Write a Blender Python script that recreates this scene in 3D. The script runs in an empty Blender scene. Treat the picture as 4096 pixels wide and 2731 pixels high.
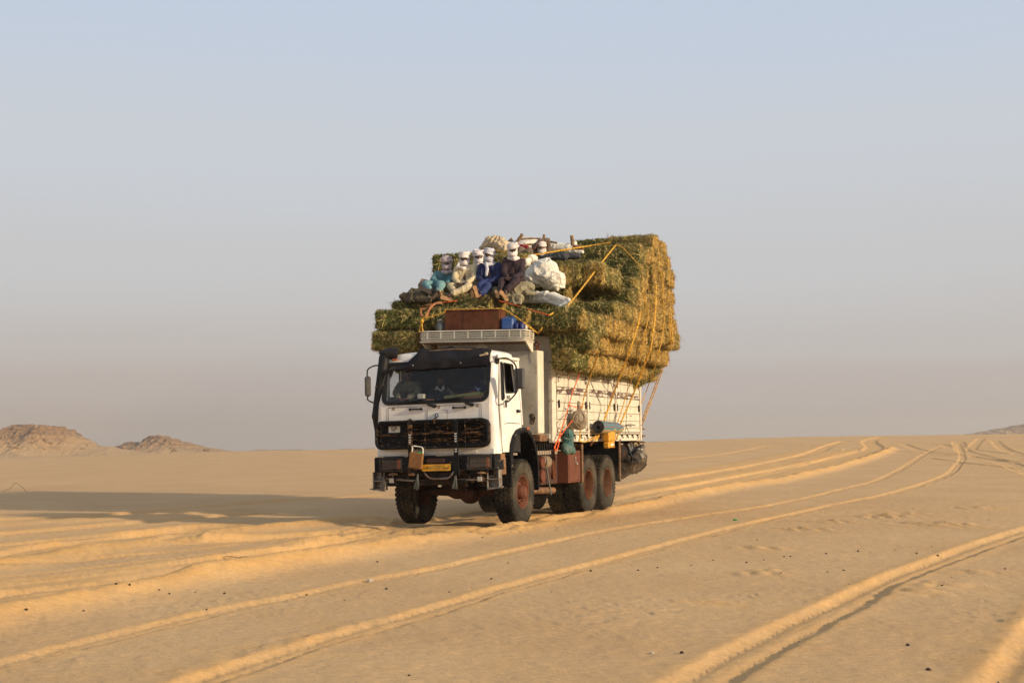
import bpy, bmesh, math, random
import numpy as np
from mathutils import Vector, Matrix, noise, geometry

S = bpy.context.scene
COL = S.collection
rng = random.Random(7)
PI = math.pi

# ------------------------------------------------------------------ camera
CAM_POS = Vector((10.26, -23.77, 1.62))
YAW, PITCH, ROLL, FPX = math.radians(21.3), math.radians(4.1), math.radians(0.6), 5394.0
_fw = Vector((-math.sin(YAW)*math.cos(PITCH), math.cos(YAW)*math.cos(PITCH), math.sin(PITCH)))
_rt0 = Vector((math.cos(YAW), math.sin(YAW), 0))
_up0 = _rt0.cross(_fw)
_rt = _rt0*math.cos(ROLL) - _up0*math.sin(ROLL)
_up = _rt0*math.sin(ROLL) + _up0*math.cos(ROLL)
cam_data = bpy.data.cameras.new('camera')
cam_data.sensor_width = 36
cam_data.lens = FPX/4096*36
cam_data.clip_start = 0.1
cam_data.clip_end = 30000
cam = bpy.data.objects.new('camera', cam_data)
COL.objects.link(cam)
cam.matrix_world = Matrix(((_rt.x, _up.x, -_fw.x, CAM_POS.x), (_rt.y, _up.y, -_fw.y, CAM_POS.y),
                           (_rt.z, _up.z, -_fw.z, CAM_POS.z), (0, 0, 0, 1)))
S.camera = cam

# ------------------------------------------------------------------ light
SUN_EL = math.radians(17.0)
# light travels mostly towards the truck's right-hand side (-X), a touch towards its tail (+Y)
SUN_DIR = Vector((-math.cos(math.radians(9.0)), math.sin(math.radians(9.0)), 0))*math.cos(SUN_EL) + Vector((0, 0, -math.sin(SUN_EL)))
sun_d = bpy.data.lights.new('sun', 'SUN')
sun_d.energy = 4.8
sun_d.angle = math.radians(2.2)
sun_d.color = (1.0, 0.79, 0.52)
sun = bpy.data.objects.new('sun', sun_d)
COL.objects.link(sun)
sun.rotation_euler = SUN_DIR.to_track_quat('-Z', 'Y').to_euler()
sun.location = (30, -10, 30)

world = bpy.data.worlds.new('World')
S.world = world
world.use_nodes = True
wn, wl = world.node_tree.nodes, world.node_tree.links
wn.clear()
wo = wn.new('ShaderNodeOutputWorld')
sky = wn.new('ShaderNodeTexSky')
sky.sky_type = 'NISHITA'
sky.sun_disc = False
sky.sun_elevation = SUN_EL
sky.sun_rotation = math.atan2(-SUN_DIR.x, -SUN_DIR.y)
sky.dust_density = 4.0
sky.air_density = 1.0
bg_sky = wn.new('ShaderNodeBackground')
bg_sky.inputs['Strength'].default_value = 0.05
wl.new(sky.outputs[0], bg_sky.inputs['Color'])
# dust haze: a veil whose colour depends on height above the horizon only
tc = wn.new('ShaderNodeTexCoord')
sep = wn.new('ShaderNodeSeparateXYZ')
wl.new(tc.outputs['Generated'], sep.inputs[0])
ramp = wn.new('ShaderNodeValToRGB')
ramp.color_ramp.interpolation = 'EASE'
def lin(c):
    return tuple(((v/255)/12.92 if v/255 <= 0.04045 else ((v/255+0.055)/1.055)**2.4) for v in c) + (1,)
HAZE = [(0.0, (181, 170, 162)), (0.045, (187, 178, 173)), (0.075, (192, 187, 184)), (0.13, (197, 197, 198)),
        (0.21, (199, 204, 211)), (0.31, (192, 203, 219)), (0.45, (182, 192, 208)), (1.0, (165, 172, 183))]
cr = ramp.color_ramp
cr.elements[0].position, cr.elements[0].color = HAZE[0][0], lin(HAZE[0][1])
cr.elements[1].position, cr.elements[1].color = HAZE[-1][0], lin(HAZE[-1][1])
for p, c in HAZE[1:-1]:
    e = cr.elements.new(p)
    e.color = lin(c)
cl = wn.new('ShaderNodeTexNoise')
cl.inputs['Scale'].default_value = 1.6
cl.inputs['Detail'].default_value = 4
mp = wn.new('ShaderNodeMapping')
mp.inputs['Scale'].default_value = (1.0, 1.0, 7.0)
wl.new(tc.outputs['Generated'], mp.inputs[0])
wl.new(mp.outputs[0], cl.inputs['Vector'])
hs = wn.new('ShaderNodeMapRange')
hs.inputs['From Min'].default_value = 0.3
hs.inputs['From Max'].default_value = 0.7
hs.inputs['To Min'].default_value = -0.012
hs.inputs['To Max'].default_value = 0.012
wl.new(cl.outputs['Fac'], hs.inputs['Value'])
ad = wn.new('ShaderNodeMath')
ad.operation = 'ADD'
wl.new(sep.outputs['Z'], ad.inputs[0])
wl.new(hs.outputs[0], ad.inputs[1])
wl.new(ad.outputs[0], ramp.inputs['Fac'])
bg_haze = wn.new('ShaderNodeBackground')
bg_haze.inputs['Strength'].default_value = 1.02
wl.new(ramp.outputs['Color'], bg_haze.inputs['Color'])
mixw = wn.new('ShaderNodeMixShader')
mixw.inputs[0].default_value = 0.92
wl.new(bg_sky.outputs[0], mixw.inputs[1])
wl.new(bg_haze.outputs[0], mixw.inputs[2])
wl.new(mixw.outputs[0], wo.inputs['Surface'])

S.view_settings.view_transform = 'Standard'
S.view_settings.look = 'None'
S.view_settings.exposure = 0.12
S.view_settings.gamma = 1.0
S.view_settings.use_curve_mapping = False
S.cycles.max_bounces = 6
S.cycles.transparent_max_bounces = 8

# ------------------------------------------------------------------ pixel <-> place
def ray(u, v):
    return _fw + _rt*((u-2048)/FPX) - _up*((v-1365.5)/FPX)
def at(u, v, ax, val):
    d = ray(u, v)
    return CAM_POS + d*((val-CAM_POS[ax])/d[ax])
def zb(x, y, Y):      # place on the plane y = Y seen at a point of the passengers' close-up
    return at(1880+x/4.611, 920+y/4.611, 1, Y)
def za(x, y, Y):
    return at(1600+x/5.226, 930+y/5.226, 1, Y)
def c2(x, y, ax, v):
    return at(2000+x*750/1527, 1350+y*770/1568, ax, v)
def c3(x, y, ax, v):
    return at(1550+x*800/2352, 920+y*500/1470, ax, v)
def c4(x, y, ax, v):
    return at(2050+x*700/1715, 920+y*640/1568, ax, v)

# ------------------------------------------------------------------ materials
def mat(name, col, rough=0.7, metal=0.0, vary=0.12, vscale=6.0, bump=0.0, bscale=60.0, wear=None, wscale=7.0, wamt=0.5,
        wsharp=0.06, coat=0.0, alpha=1.0, trans=0.0, attr=None, dust=0.0, spec=None, stretch=None, subs=None, twist=None):
    m = bpy.data.materials.new(name)
    m.use_nodes = True
    n, l = m.node_tree.nodes, m.node_tree.links
    b = n['Principled BSDF']
    b.inputs['Roughness'].default_value = rough
    b.inputs['Metallic'].default_value = metal
    b.inputs['Coat Weight'].default_value = coat
    if spec is not None: b.inputs['Specular IOR Level'].default_value = spec
    if trans: b.inputs['Transmission Weight'].default_value = trans
    b.inputs['Alpha'].default_value = alpha
    tcn = n.new('ShaderNodeTexCoord')
    vec = tcn.outputs['Object']
    if stretch:
        mpn = n.new('ShaderNodeMapping')
        mpn.inputs['Scale'].default_value = stretch
        l.new(vec, mpn.inputs[0])
        vec = mpn.outputs[0]
    def nz(scale, detail=5.0, rough_=0.6):
        t = n.new('ShaderNodeTexNoise')
        t.inputs['Scale'].default_value = scale
        t.inputs['Detail'].default_value = detail
        t.inputs['Roughness'].default_value = rough_
        l.new(vec, t.inputs['Vector'])
        return t.outputs['Fac']
    def mix(f, a, bb, mode='MIX'):
        x = n.new('ShaderNodeMix')
        x.data_type = 'RGBA'
        x.blend_type = mode
        for s, v in ((0, f), (6, a), (7, bb)):
            if hasattr(v, 'links'): l.new(v, x.inputs[s])
            elif s == 0: x.inputs[0].default_value = v
            else: x.inputs[s].default_value = v if len(v) == 4 else tuple(v)+(1,)
        return x.outputs[2]
    def rng_(v, a, bb, c, d):
        x = n.new('ShaderNodeMapRange')
        for i, q in enumerate((a, bb, c, d)): x.inputs[i+1].default_value = q
        l.new(v, x.inputs[0])
        return x.outputs[0]
    if attr:
        an = n.new('ShaderNodeAttribute')
        an.attribute_name = attr
        base = an.outputs['Color']
    else:
        base = tuple(col)+(1,)
    nv = nz(vscale)
    dark = tuple(max(0, c*(1-vary*2)) for c in col)
    if attr:
        sc = rng_(nv, 0.3, 0.7, 1-vary, 1+vary)
        cc = n.new('ShaderNodeCombineColor')
        for i in range(3): l.new(sc, cc.inputs[i])
        out = mix(1.0, base, cc.outputs[0], 'MULTIPLY')
    else:
        out = mix(rng_(nv, 0.3, 0.7, 0, 1), dark, tuple(min(1, c*(1+vary*0.5)) for c in col))
    if dust:
        out = mix(rng_(nz(vscale*0.6), 0.42, 0.72, 0, dust), out, (0.40, 0.29, 0.17))
    if wear:
        w = nz(wscale, 9.0, 0.72)
        f = rng_(w, 1-wamt-wsharp, 1-wamt+wsharp, 0, 1)
        out = mix(f, out, wear)
        l.new(rng_(f, 0, 1, rough, 0.9), b.inputs['Roughness'])
    l.new(out, b.inputs['Base Color'])
    if bump:
        bn = n.new('ShaderNodeBump')
        bn.inputs['Strength'].default_value = bump
        bn.inputs['Distance'].default_value = 0.02
        l.new(nz(bscale), bn.inputs['Height'])
        l.new(bn.outputs[0], b.inputs['Normal'])
    return m

M = {}
M['cab_white'] = mat('cab_white', (0.80, 0.78, 0.73), 0.42, vary=0.08, dust=0.26, vscale=3, wear=(0.30, 0.17, 0.08), wscale=9, wamt=0.29, wsharp=0.012, coat=0.2, bump=0.05, bscale=5)
M['old_white'] = mat('old_white', (0.66, 0.61, 0.50), 0.6, vary=0.10, vscale=4, wear=(0.16, 0.08, 0.05), wscale=12, wamt=0.34, wsharp=0.015, bump=0.15, bscale=20)
M['peeled_white'] = mat('peeled_white', (0.68, 0.62, 0.50), 0.65, vary=0.10, vscale=5, wear=(0.13, 0.07, 0.05), wscale=5, wamt=0.39, wsharp=0.012, bump=0.25, bscale=25, stretch=(1, 0.7, 2.6))
M['very_peeled'] = mat('very_peeled', (0.68, 0.63, 0.52), 0.7, vary=0.15, wear=(0.10, 0.05, 0.045), wscale=5, wamt=0.51, wsharp=0.02, bump=0.3, bscale=25, stretch=(1, 0.8, 3.5))
M['cream_rusty'] = mat('cream_rusty', (0.58, 0.52, 0.40), 0.6, vary=0.18, vscale=2.2, wear=(0.33, 0.15, 0.05), wscale=2.6, wamt=0.38, wsharp=0.07, bump=0.1, bscale=15)
M['brown_steel'] = mat('brown_steel', (0.24, 0.12, 0.05), 0.7, vary=0.3, wear=(0.08, 0.05, 0.03), wscale=8, wamt=0.45, bump=0.2)
M['rust_red'] = mat('rust_red', (0.17, 0.045, 0.018), 0.7, spec=0.25, vary=0.35, vscale=3, wear=(0.085, 0.036, 0.015), wscale=3.5, wamt=0.48, wsharp=0.14, bump=0.15, dust=0.05)
M['red_paint'] = mat('red_paint', (0.155, 0.045, 0.024), 0.65, spec=0.3, vary=0.2, vscale=4, wear=(0.10, 0.045, 0.022), wscale=6, wamt=0.42, wsharp=0.10, dust=0.10, bump=0.1)
M['dull_red'] = mat('dull_red', (0.075, 0.020, 0.010), 0.7, vary=0.3, vscale=3, wear=(0.06, 0.03, 0.02), wscale=4, wamt=0.5, wsharp=0.15, bump=0.15)
M['black_paint'] = mat('black_paint', (0.010, 0.010, 0.012), 0.5, spec=0.10, vary=0.2, wear=(0.40, 0.31, 0.20), wscale=16, wamt=0.365, wsharp=0.015, bump=0.2, bscale=20)
M['black_worn'] = mat('black_worn', (0.010, 0.009, 0.008), 0.6, spec=0.08, vary=0.3, wear=(0.22, 0.12, 0.06), wscale=6, wamt=0.44, wsharp=0.05, bump=0.2, bscale=30, stretch=(1, 1, 4))
M['black_plastic'] = mat('black_plastic', (0.012, 0.013, 0.015), 0.5, spec=0.2, vary=0.2, dust=0.02)
M['visor_cloth'] = mat('visor_cloth', (0.014, 0.015, 0.022), 0.8, spec=0.2, vary=0.3, vscale=4, dust=0.04, bump=0.15, bscale=12)
M['rubber'] = mat('rubber', (0.024, 0.021, 0.017), 0.9, spec=0.2, vary=0.25, vscale=5, dust=0.13, bump=0.2, bscale=40)
M['rubber_side'] = mat('rubber_side', (0.042, 0.038, 0.031), 0.9, spec=0.2, vary=0.25, vscale=4, dust=0.16, bump=0.1, bscale=30)
M['chassis_dark'] = mat('chassis_dark', (0.020, 0.012, 0.009), 0.8, spec=0.2, vary=0.4, wear=(0.07, 0.03, 0.015), wscale=5, wamt=0.42, bump=0.2, dust=0.06)
M['steel'] = mat('steel', (0.30, 0.28, 0.25), 0.55, 0.4, vary=0.3, wear=(0.20, 0.11, 0.06), wscale=8, wamt=0.45)
M['wire'] = mat('wire', (0.05, 0.04, 0.035), 0.6, vary=0.2)
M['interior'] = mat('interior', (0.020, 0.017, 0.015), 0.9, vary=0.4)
M['lamp_glass'] = mat('lamp_glass', (0.50, 0.47, 0.42), 0.2, vary=0.2, coat=0.5)
M['lamp_dark'] = mat('lamp_dark', (0.07, 0.05, 0.04), 0.25, vary=0.3, coat=0.6)
M['amber'] = mat('amber', (0.42, 0.10, 0.025), 0.35, vary=0.2, coat=0.4)
M['plate_yellow'] = mat('plate_yellow', (0.75, 0.38, 0.02), 0.5, vary=0.08)
M['plate_white'] = mat('plate_white', (0.72, 0.68, 0.58), 0.6, vary=0.08)
M['ink'] = mat('ink', (0.02, 0.02, 0.02), 0.7)
M['paint_mark'] = mat('paint_mark', (0.75, 0.74, 0.70), 0.6)
M['emblem_blue'] = mat('emblem_blue', (0.10, 0.15, 0.26), 0.3, 0.5)
M['glass'] = None
M['rope_yellow'] = mat('rope_yellow', (0.70, 0.385, 0.04), 0.75, vary=0.25, vscale=18, bump=0.5, bscale=90)
M['rope_orange'] = mat('rope_orange', (0.80, 0.13, 0.02), 0.65, vary=0.15, vscale=18)
M['strap_dull'] = mat('strap_dull', (0.33, 0.13, 0.05), 0.8, vary=0.3, vscale=10)
M['wood'] = mat('wood', (0.36, 0.22, 0.11), 0.8, vary=0.35, vscale=9, bump=0.3)
M['sack_white'] = mat('sack_white', (0.78, 0.74, 0.64), 0.8, vary=0.12, vscale=3, wear=(0.50, 0.36, 0.20), wscale=2.2, wamt=0.34, wsharp=0.1, bump=0.25, bscale=28)
M['sack_tan'] = mat('sack_tan', (0.56, 0.44, 0.28), 0.85, vary=0.15, vscale=3, bump=0.3, bscale=22)
M['khaki'] = mat('khaki', (0.30, 0.26, 0.165), 0.85, vary=0.2, vscale=4, bump=0.3, bscale=16)
M['olive'] = mat('olive', (0.125, 0.098, 0.055), 0.85, vary=0.3, vscale=4, bump=0.35, bscale=14)
M['canvas'] = mat('canvas', (0.30, 0.22, 0.15), 0.9, vary=0.2, bump=0.3, bscale=30)
M['blue_plastic'] = mat('blue_plastic', (0.025, 0.10, 0.34), 0.4, vary=0.15, dust=0.1)
M['navy_plastic'] = mat('navy_plastic', (0.012, 0.022, 0.17), 0.35, vary=0.15)
M['clear_plastic'] = mat('clear_plastic', (0.16, 0.18, 0.18), 0.25, vary=0.2, alpha=0.62, coat=0.4)
M['yellow_plastic'] = mat('yellow_plastic', (0.72, 0.34, 0.02), 0.45, vary=0.15, dust=0.12)
M['teal_bag'] = mat('teal_bag', (0.035, 0.13, 0.125), 0.6, vary=0.35, vscale=6, dust=0.25, bump=0.3, bscale=20)
M['net_sack'] = mat('net_sack', (0.34, 0.28, 0.20), 0.85, vary=0.25, vscale=9, bump=0.4, bscale=30)
M['mat_grey'] = mat('mat_grey', (0.06, 0.06, 0.065), 0.8, vary=0.2)
M['black_bag'] = mat('black_bag', (0.020, 0.022, 0.028), 0.38, vary=0.3, vscale=4, dust=0.62, bump=0.25, bscale=9)
M['brown_cloth'] = mat('brown_cloth', (0.25, 0.115, 0.035), 0.9, vary=0.2, vscale=12, bump=0.4, bscale=80)
M['green_bit'] = mat('green_bit', (0.03, 0.30, 0.05), 0.5)
M['frayed'] = mat('frayed', (0.12, 0.13, 0.12), 0.8)
M['skin'] = mat('skin', (0.075, 0.036, 0.022), 0.6, vary=0.15, vscale=12)
M['skin2'] = mat('skin2', (0.14, 0.06, 0.035), 0.6, vary=0.15, vscale=12)
def cloth(nm, c, **k):
    a = dict(rough=0.85, vary=0.2, vscale=5, bump=0.5, bscale=13); a.update(k)
    M[nm] = mat(nm, c, **a)
cloth('turban_lilac', (0.48, 0.40, 0.42)); cloth('turban_white', (0.74, 0.68, 0.66)); cloth('turban_blue', (0.56, 0.57, 0.64))
cloth('turban_pink', (0.74, 0.66, 0.66)); cloth('teal_robe', (0.09, 0.22, 0.25)); cloth('teal_trousers', (0.17, 0.33, 0.34))
cloth('cream_robe', (0.62, 0.52, 0.33)); cloth('navy_robe', (0.010, 0.020, 0.095)); cloth('jeans', (0.020, 0.040, 0.15))
cloth('plum_robe', (0.035, 0.017, 0.024)); cloth('brown_robe', (0.16, 0.11, 0.075)); cloth('grey_shirt', (0.23, 0.22, 0.15))
cloth('green_scarf', (0.05, 0.06, 0.045)); cloth('navy_shirt', (0.02, 0.03, 0.09)); cloth('dark_shirt', (0.02, 0.024, 0.03))
cloth('red_cloth', (0.30, 0.012, 0.015)); cloth('grey_blue_cloth', (0.05, 0.055, 0.065)); cloth('orange_fleece', (0.36, 0.15, 0.07)); cloth('yellow_cloth', (0.38, 0.34, 0.10))
M['sole'] = mat('sole', (0.52, 0.30, 0.14), 0.8, vary=0.2, vscale=14, wear=(0.26, 0.13, 0.06), wscale=20, wamt=0.42)
M['sole_dark'] = mat('sole_dark', (0.075, 0.06, 0.05), 0.8, vary=0.2, vscale=14)
M['dung'] = mat('dung', (0.045, 0.030, 0.018), 0.9, vary=0.3, vscale=30)
M['pebble_pale'] = mat('pebble_pale', (0.55, 0.50, 0.42), 0.8, vary=0.2, vscale=30)

def glass_mat():
    m = bpy.data.materials.new('glass')
    m.use_nodes = True
    n, l = m.node_tree.nodes, m.node_tree.links
    n.clear()
    o = n.new('ShaderNodeOutputMaterial')
    t = n.new('ShaderNodeBsdfTransparent')
    t.inputs[0].default_value = (0.90, 0.91, 0.91, 1)
    g = n.new('ShaderNodeBsdfGlossy')
    g.inputs['Roughness'].default_value = 0.04
    g.inputs['Color'].default_value = (0.9, 0.9, 0.9, 1)
    d = n.new('ShaderNodeBsdfDiffuse')
    d.inputs[0].default_value = (0.35, 0.28, 0.2, 1)
    lw = n.new('ShaderNodeLayerWeight')
    lw.inputs[0].default_value = 0.5
    pw = n.new('ShaderNodeMath'); pw.operation = 'POWER'; pw.inputs[1].default_value = 4.0
    l.new(lw.outputs['Facing'], pw.inputs[0])
    f = n.new('ShaderNodeMath'); f.operation = 'MULTIPLY_ADD'; f.inputs[1].default_value = 0.5; f.inputs[2].default_value = 0.016
    l.new(pw.outputs[0], f.inputs[0])
    mx = n.new('ShaderNodeMixShader')
    mx2 = n.new('ShaderNodeMixShader')
    tx = n.new('ShaderNodeTexNoise')
    tx.inputs['Scale'].default_value = 5
    tx.inputs['Detail'].default_value = 6
    mr = n.new('ShaderNodeMapRange')
    for i, q in enumerate((0.4, 0.75, 0.0, 0.012)): mr.inputs[i+1].default_value = q
    l.new(tx.outputs['Fac'], mr.inputs[0])
    l.new(f.outputs[0], mx.inputs[0]); l.new(t.outputs[0], mx.inputs[1]); l.new(g.outputs[0], mx.inputs[2])
    l.new(mr.outputs[0], mx2.inputs[0]); l.new(mx.outputs[0], mx2.inputs[1]); l.new(d.outputs[0], mx2.inputs[2])
    l.new(mx2.outputs[0], o.inputs[0])
    return m
M['glass'] = glass_mat()
def mirror_mat():
    return mat('mirror_back', (0.05, 0.05, 0.055), 0.45, vary=0.2, dust=0.15)
M['mirror_back'] = mirror_mat()

# ------------------------------------------------------------------ mesh builder
class MB:
    def __init__(s, X=None):
        s.v, s.f, s.X, s.cols = [], [], X, None
    def add(s, vs, fs):
        o = len(s.v)
        if s.X is not None: vs = [s.X @ Vector(p) for p in vs]
        s.v += [tuple(p) for p in vs]
        s.f += [tuple(i+o for i in f) for f in fs]
    def box(s, c, d, R=None, ch=0.006):
        """chamfered box, centre c, full size d"""
        hx, hy, hz = d[0]/2, d[1]/2, d[2]/2
        k = min(ch, 0.45*min(d))
        vs, idx = [], {}
        for sx in (-1, 1):
            for sy in (-1, 1):
                for sz in (-1, 1):
                    for a in range(3):
                        p = [sx*hx, sy*hy, sz*hz]
                        for b in range(3):
                            if b != a: p[b] -= k*(1 if p[b] > 0 else -1)
                        idx[(sx, sy, sz, a)] = len(vs)
                        vs.append(p)
        fs = []
        def fc(q):
            q = list(q)
            P = [Vector(vs[i]) for i in q]
            n_ = (P[1]-P[0]).cross(P[2]-P[0])
            if n_.dot(sum(P, Vector())) < 0: q.reverse()
            fs.append(tuple(q))
        for a in range(3):
            b, c_ = [(1, 2), (0, 2), (0, 1)][a]
            for sa in (-1, 1):
                q = []
                for sb, sc in ((-1, -1), (1, -1), (1, 1), (-1, 1)):
                    t = [0, 0, 0]; t[a], t[b], t[c_] = sa, sb, sc
                    q.append(idx[(t[0], t[1], t[2], a)])
                fc(q)
        for a in range(3):
            b, c_ = [(1, 2), (0, 2), (0, 1)][a]
            for sb in (-1, 1):
                for sc in (-1, 1):
                    t1 = [0, 0, 0]; t1[a], t1[b], t1[c_] = -1, sb, sc
                    t2 = [0, 0, 0]; t2[a], t2[b], t2[c_] = 1, sb, sc
                    fc([idx[(*t1, b)], idx[(*t2, b)], idx[(*t2, c_)], idx[(*t1, c_)]])
        for sx in (-1, 1):
            for sy in (-1, 1):
                for sz in (-1, 1):
                    fc([idx[(sx, sy, sz, 0)], idx[(sx, sy, sz, 1)], idx[(sx, sy, sz, 2)]])
        c = Vector(c)
        if R is None: vs = [Vector(p)+c for p in vs]
        else: vs = [R @ Vector(p)+c for p in vs]
        s.add(vs, fs)
        return s
    def tube(s, pts, r, n=8, caps=True, closed=False):
        pts = [Vector(p) for p in pts]
        N = len(pts)
        rs = r if isinstance(r, (list, tuple)) else [r]*N
        vs, fs = [], []
        prev = None
        for i, p in enumerate(pts):
            a = pts[(i-1) % N] if (i > 0 or closed) else p
            b = pts[(i+1) % N] if (i < N-1 or closed) else p
            t = (b-a).normalized() if (b-a).length > 1e-9 else Vector((0, 0, 1))
            if prev is None:
                u = t.cross(Vector((0, 0, 1)))
                if u.length < 0.1: u = t.cross(Vector((1, 0, 0)))
            else:
                u = prev - t*prev.dot(t)
                if u.length < 1e-6: u = t.orthogonal()
            u.normalize(); prev = u
            w = t.cross(u)
            for k in range(n):
                an = 2*PI*k/n
                vs.append(p + (u*math.cos(an)+w*math.sin(an))*rs[i])
        M_ = N if closed else N-1
        for i in range(M_):
            j = (i+1) % N
            for k in range(n):
                k2 = (k+1) % n
                fs.append((i*n+k, i*n+k2, j*n+k2, j*n+k))
        if caps and not closed:
            fs.append(tuple(range(n-1, -1, -1)))
            fs.append(tuple((N-1)*n+k for k in range(n)))
        s.add(vs, fs)
        return s
    def cyl(s, a, b, r, r2=None, n=20):
        return s.tube([a, b], [r, r2 if r2 is not None else r], n)
    def lathe(s, prof, c, ax, n=32, closed=False):
        """prof: (radius, along) pairs, turned about axis ax (0/1/2) through c"""
        c = Vector(c)
        vs, fs = [], []
        for k in range(n):
            an = 2*PI*k/n
            for r, h in prof:
                p = [0, 0, 0]
                p[ax] = h
                p[(ax+1) % 3] = r*math.cos(an); p[(ax+2) % 3] = r*math.sin(an)
                vs.append(Vector(p)+c)
        m = len(prof)
        for k in range(n):
            k2 = (k+1) % n
            for i in range(m if closed else m-1):
                j = (i+1) % m
                fs.append((k*m+i, k2*m+i, k2*m+j, k*m+j))
        s.add(vs, fs)
        return s
    def plate(s, outer, fn, t0, t1, holes=()):
        """flat plate with holes: outlines in (u, v), fn(u, v, t) -> place, from depth t0 to t1"""
        loops = [list(outer)]+[list(h) for h in holes]
        flat = [p for lp in loops for p in lp]
        tri = geometry.tessellate_polygon([[Vector((p[0], p[1], 0)) for p in lp] for lp in loops])
        n = len(flat)
        vs = [fn(p[0], p[1], t0) for p in flat]+[fn(p[0], p[1], t1) for p in flat]
        fs = []
        nn = (Vector(vs[0+n])-Vector(vs[0]))
        for t in tri:
            a, b, c = [Vector(vs[i]) for i in t]
            if (b-a).cross(c-a).dot(nn) > 0: t = (t[0], t[2], t[1])
            fs.append(tuple(t)); fs.append((t[0]+n, t[2]+n, t[1]+n))
        o = 0
        for lp in loops:
            for i in range(len(lp)):
                a, b = o+i, o+(i+1) % len(lp)
                fs.append((a, b, b+n, a+n))
            o += len(lp)
        s.add(vs, fs)
        s.fix = True
        return s
    def sheet(s, fn, nu, nv, closed_u=False, closed_v=False):
        vs = [fn(i/(nu if closed_u else nu-1), j/(nv if closed_v else nv-1)) for i in range(nu) for j in range(nv)]
        fs = []
        for i in range(nu if closed_u else nu-1):
            for j in range(nv if closed_v else nv-1):
                i2, j2 = (i+1) % nu, (j+1) % nv
                fs.append((i*nv+j, i2*nv+j, i2*nv+j2, i*nv+j2))
        s.add(vs, fs)
        return s
    def mesh(s, name, m, off=(0, 0, 0), smooth=35):
        me = bpy.data.meshes.new(name)
        ox, oy, oz = off
        me.from_pydata([(x-ox, y-oy, z-oz) for x, y, z in s.v], [], s.f)
        if getattr(s, 'fix', False):
            bm = bmesh.new(); bm.from_mesh(me)
            bmesh.ops.remove_doubles(bm, verts=bm.verts, dist=1e-5)
            bmesh.ops.recalc_face_normals(bm, faces=bm.faces)
            bm.to_mesh(me); bm.free()
        if smooth:
            me.polygons.foreach_set('use_smooth', [True]*len(me.polygons))
            me.set_sharp_from_angle(angle=math.radians(smooth))
        if m: me.materials.append(m)
        me.update()
        return me
    def build(s, name, m, parent=None, smooth=35, off=None):
        wl_ = Vector((0, 0, 0))
        p = parent
        while p is not None:
            wl_ += p.location; p = p.parent
        if off is None: off = wl_ if parent is not None else Vector((0, 0, 0))
        o = bpy.data.objects.new(name, s.mesh(name, m, off, smooth))
        COL.objects.link(o)
        if parent is not None: o.parent = parent
        return o

def tag(o, label=None, cat=None, group=None, kind=None):
    if label: o['label'] = label
    if cat: o['category'] = cat
    if group: o['group'] = group
    if kind: o['kind'] = kind
    return o
def thing(name, label, cat, loc=(0, 0, 0), group=None):
    o = bpy.data.objects.new(name, None)
    o.empty_display_size = 0.2
    COL.objects.link(o)
    o.location = loc
    return tag(o, label, cat, group)
def solo(mb, name, label, cat, m, group=None, smooth=35, kind=None):
    """a thing that is one mesh: origin at the lowest middle of its points"""
    xs, ys, zs = zip(*mb.v)
    c = Vector(((min(xs)+max(xs))/2, (min(ys)+max(ys))/2, min(zs)))
    o = mb.build(name, m, None, smooth, c)
    o.location = c
    return tag(o, label, cat, group, kind)
def copy_tree(o, parent=None):
    c = o.copy()
    COL.objects.link(c)
    if parent is not None: c.parent = parent
    for ch in list(o.children): copy_tree(ch, c)
    return c
def rrect(x0, y0, x1, y1, r, n=5):
    out = []
    for cx, cy, a0 in ((x1-r, y0+r, -90), (x1-r, y1-r, 0), (x0+r, y1-r, 90), (x0+r, y0+r, 180)):
        for i in range(n+1):
            a = math.radians(a0+90*i/n)
            out.append((cx+r*math.cos(a), cy+r*math.sin(a)))
    return out
def smooth_path(pts, n=6, closed=False):
    pts = [Vector(p) for p in pts]
    out = []
    N = len(pts)
    for i in range(N if closed else N-1):
        p0 = pts[(i-1) % N] if (closed or i > 0) else pts[0]
        p1, p2 = pts[i], pts[(i+1) % N]
        p3 = pts[(i+2) % N] if (closed or i+2 < N) else pts[-1]
        for k in range(n):
            t = k/n
            out.append(0.5*((2*p1)+(p2-p0)*t+(2*p0-5*p1+4*p2-p3)*t*t+(3*p1-p0-3*p2+p3)*t**3))
    if not closed: out.append(pts[-1])
    return out
def nz3(p, s=1.0, o=0.0):
    return noise.noise(Vector((p[0]*s+o, p[1]*s+o*1.7, p[2]*s-o)))
# ------------------------------------------------------------------ ground
F2 = np.array([-math.sin(YAW), math.cos(YAW)])
R2 = np.array([math.cos(YAW), math.sin(YAW)])
C2 = np.array([CAM_POS.x, CAM_POS.y])
def _hash(ix, iy, seed):
    h = (ix.astype(np.int64)*374761393 + iy.astype(np.int64)*668265263 + seed*1442695041) & 0xffffffff
    h = ((h ^ (h >> 13))*1274126177) & 0xffffffff
    return ((h ^ (h >> 16)) & 0xffffff)/float(0xffffff)
def vnoise(x, y, seed=0):
    ix, iy = np.floor(x), np.floor(y)
    fx, fy = x-ix, y-iy
    fx = fx*fx*fx*(fx*(fx*6-15)+10); fy = fy*fy*fy*(fy*(fy*6-15)+10)
    a = _hash(ix, iy, seed); b = _hash(ix+1, iy, seed); c = _hash(ix, iy+1, seed); d = _hash(ix+1, iy+1, seed)
    return (a*(1-fx)+b*fx)*(1-fy)+(c*(1-fx)+d*fx)*fy-0.5
def fbm(x, y, seed=0, oct=4, gain=0.5):
    s, a = 0, 1.0
    for i in range(oct):
        s = s+a*vnoise(x*2**i+i*17.3, y*2**i-i*9.1, seed+i); a *= gain
    return s
CREST = 130.0
_cx = np.array([-60, -49, -27, -14, 12.7, 22, 30, 49, 70])
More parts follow.
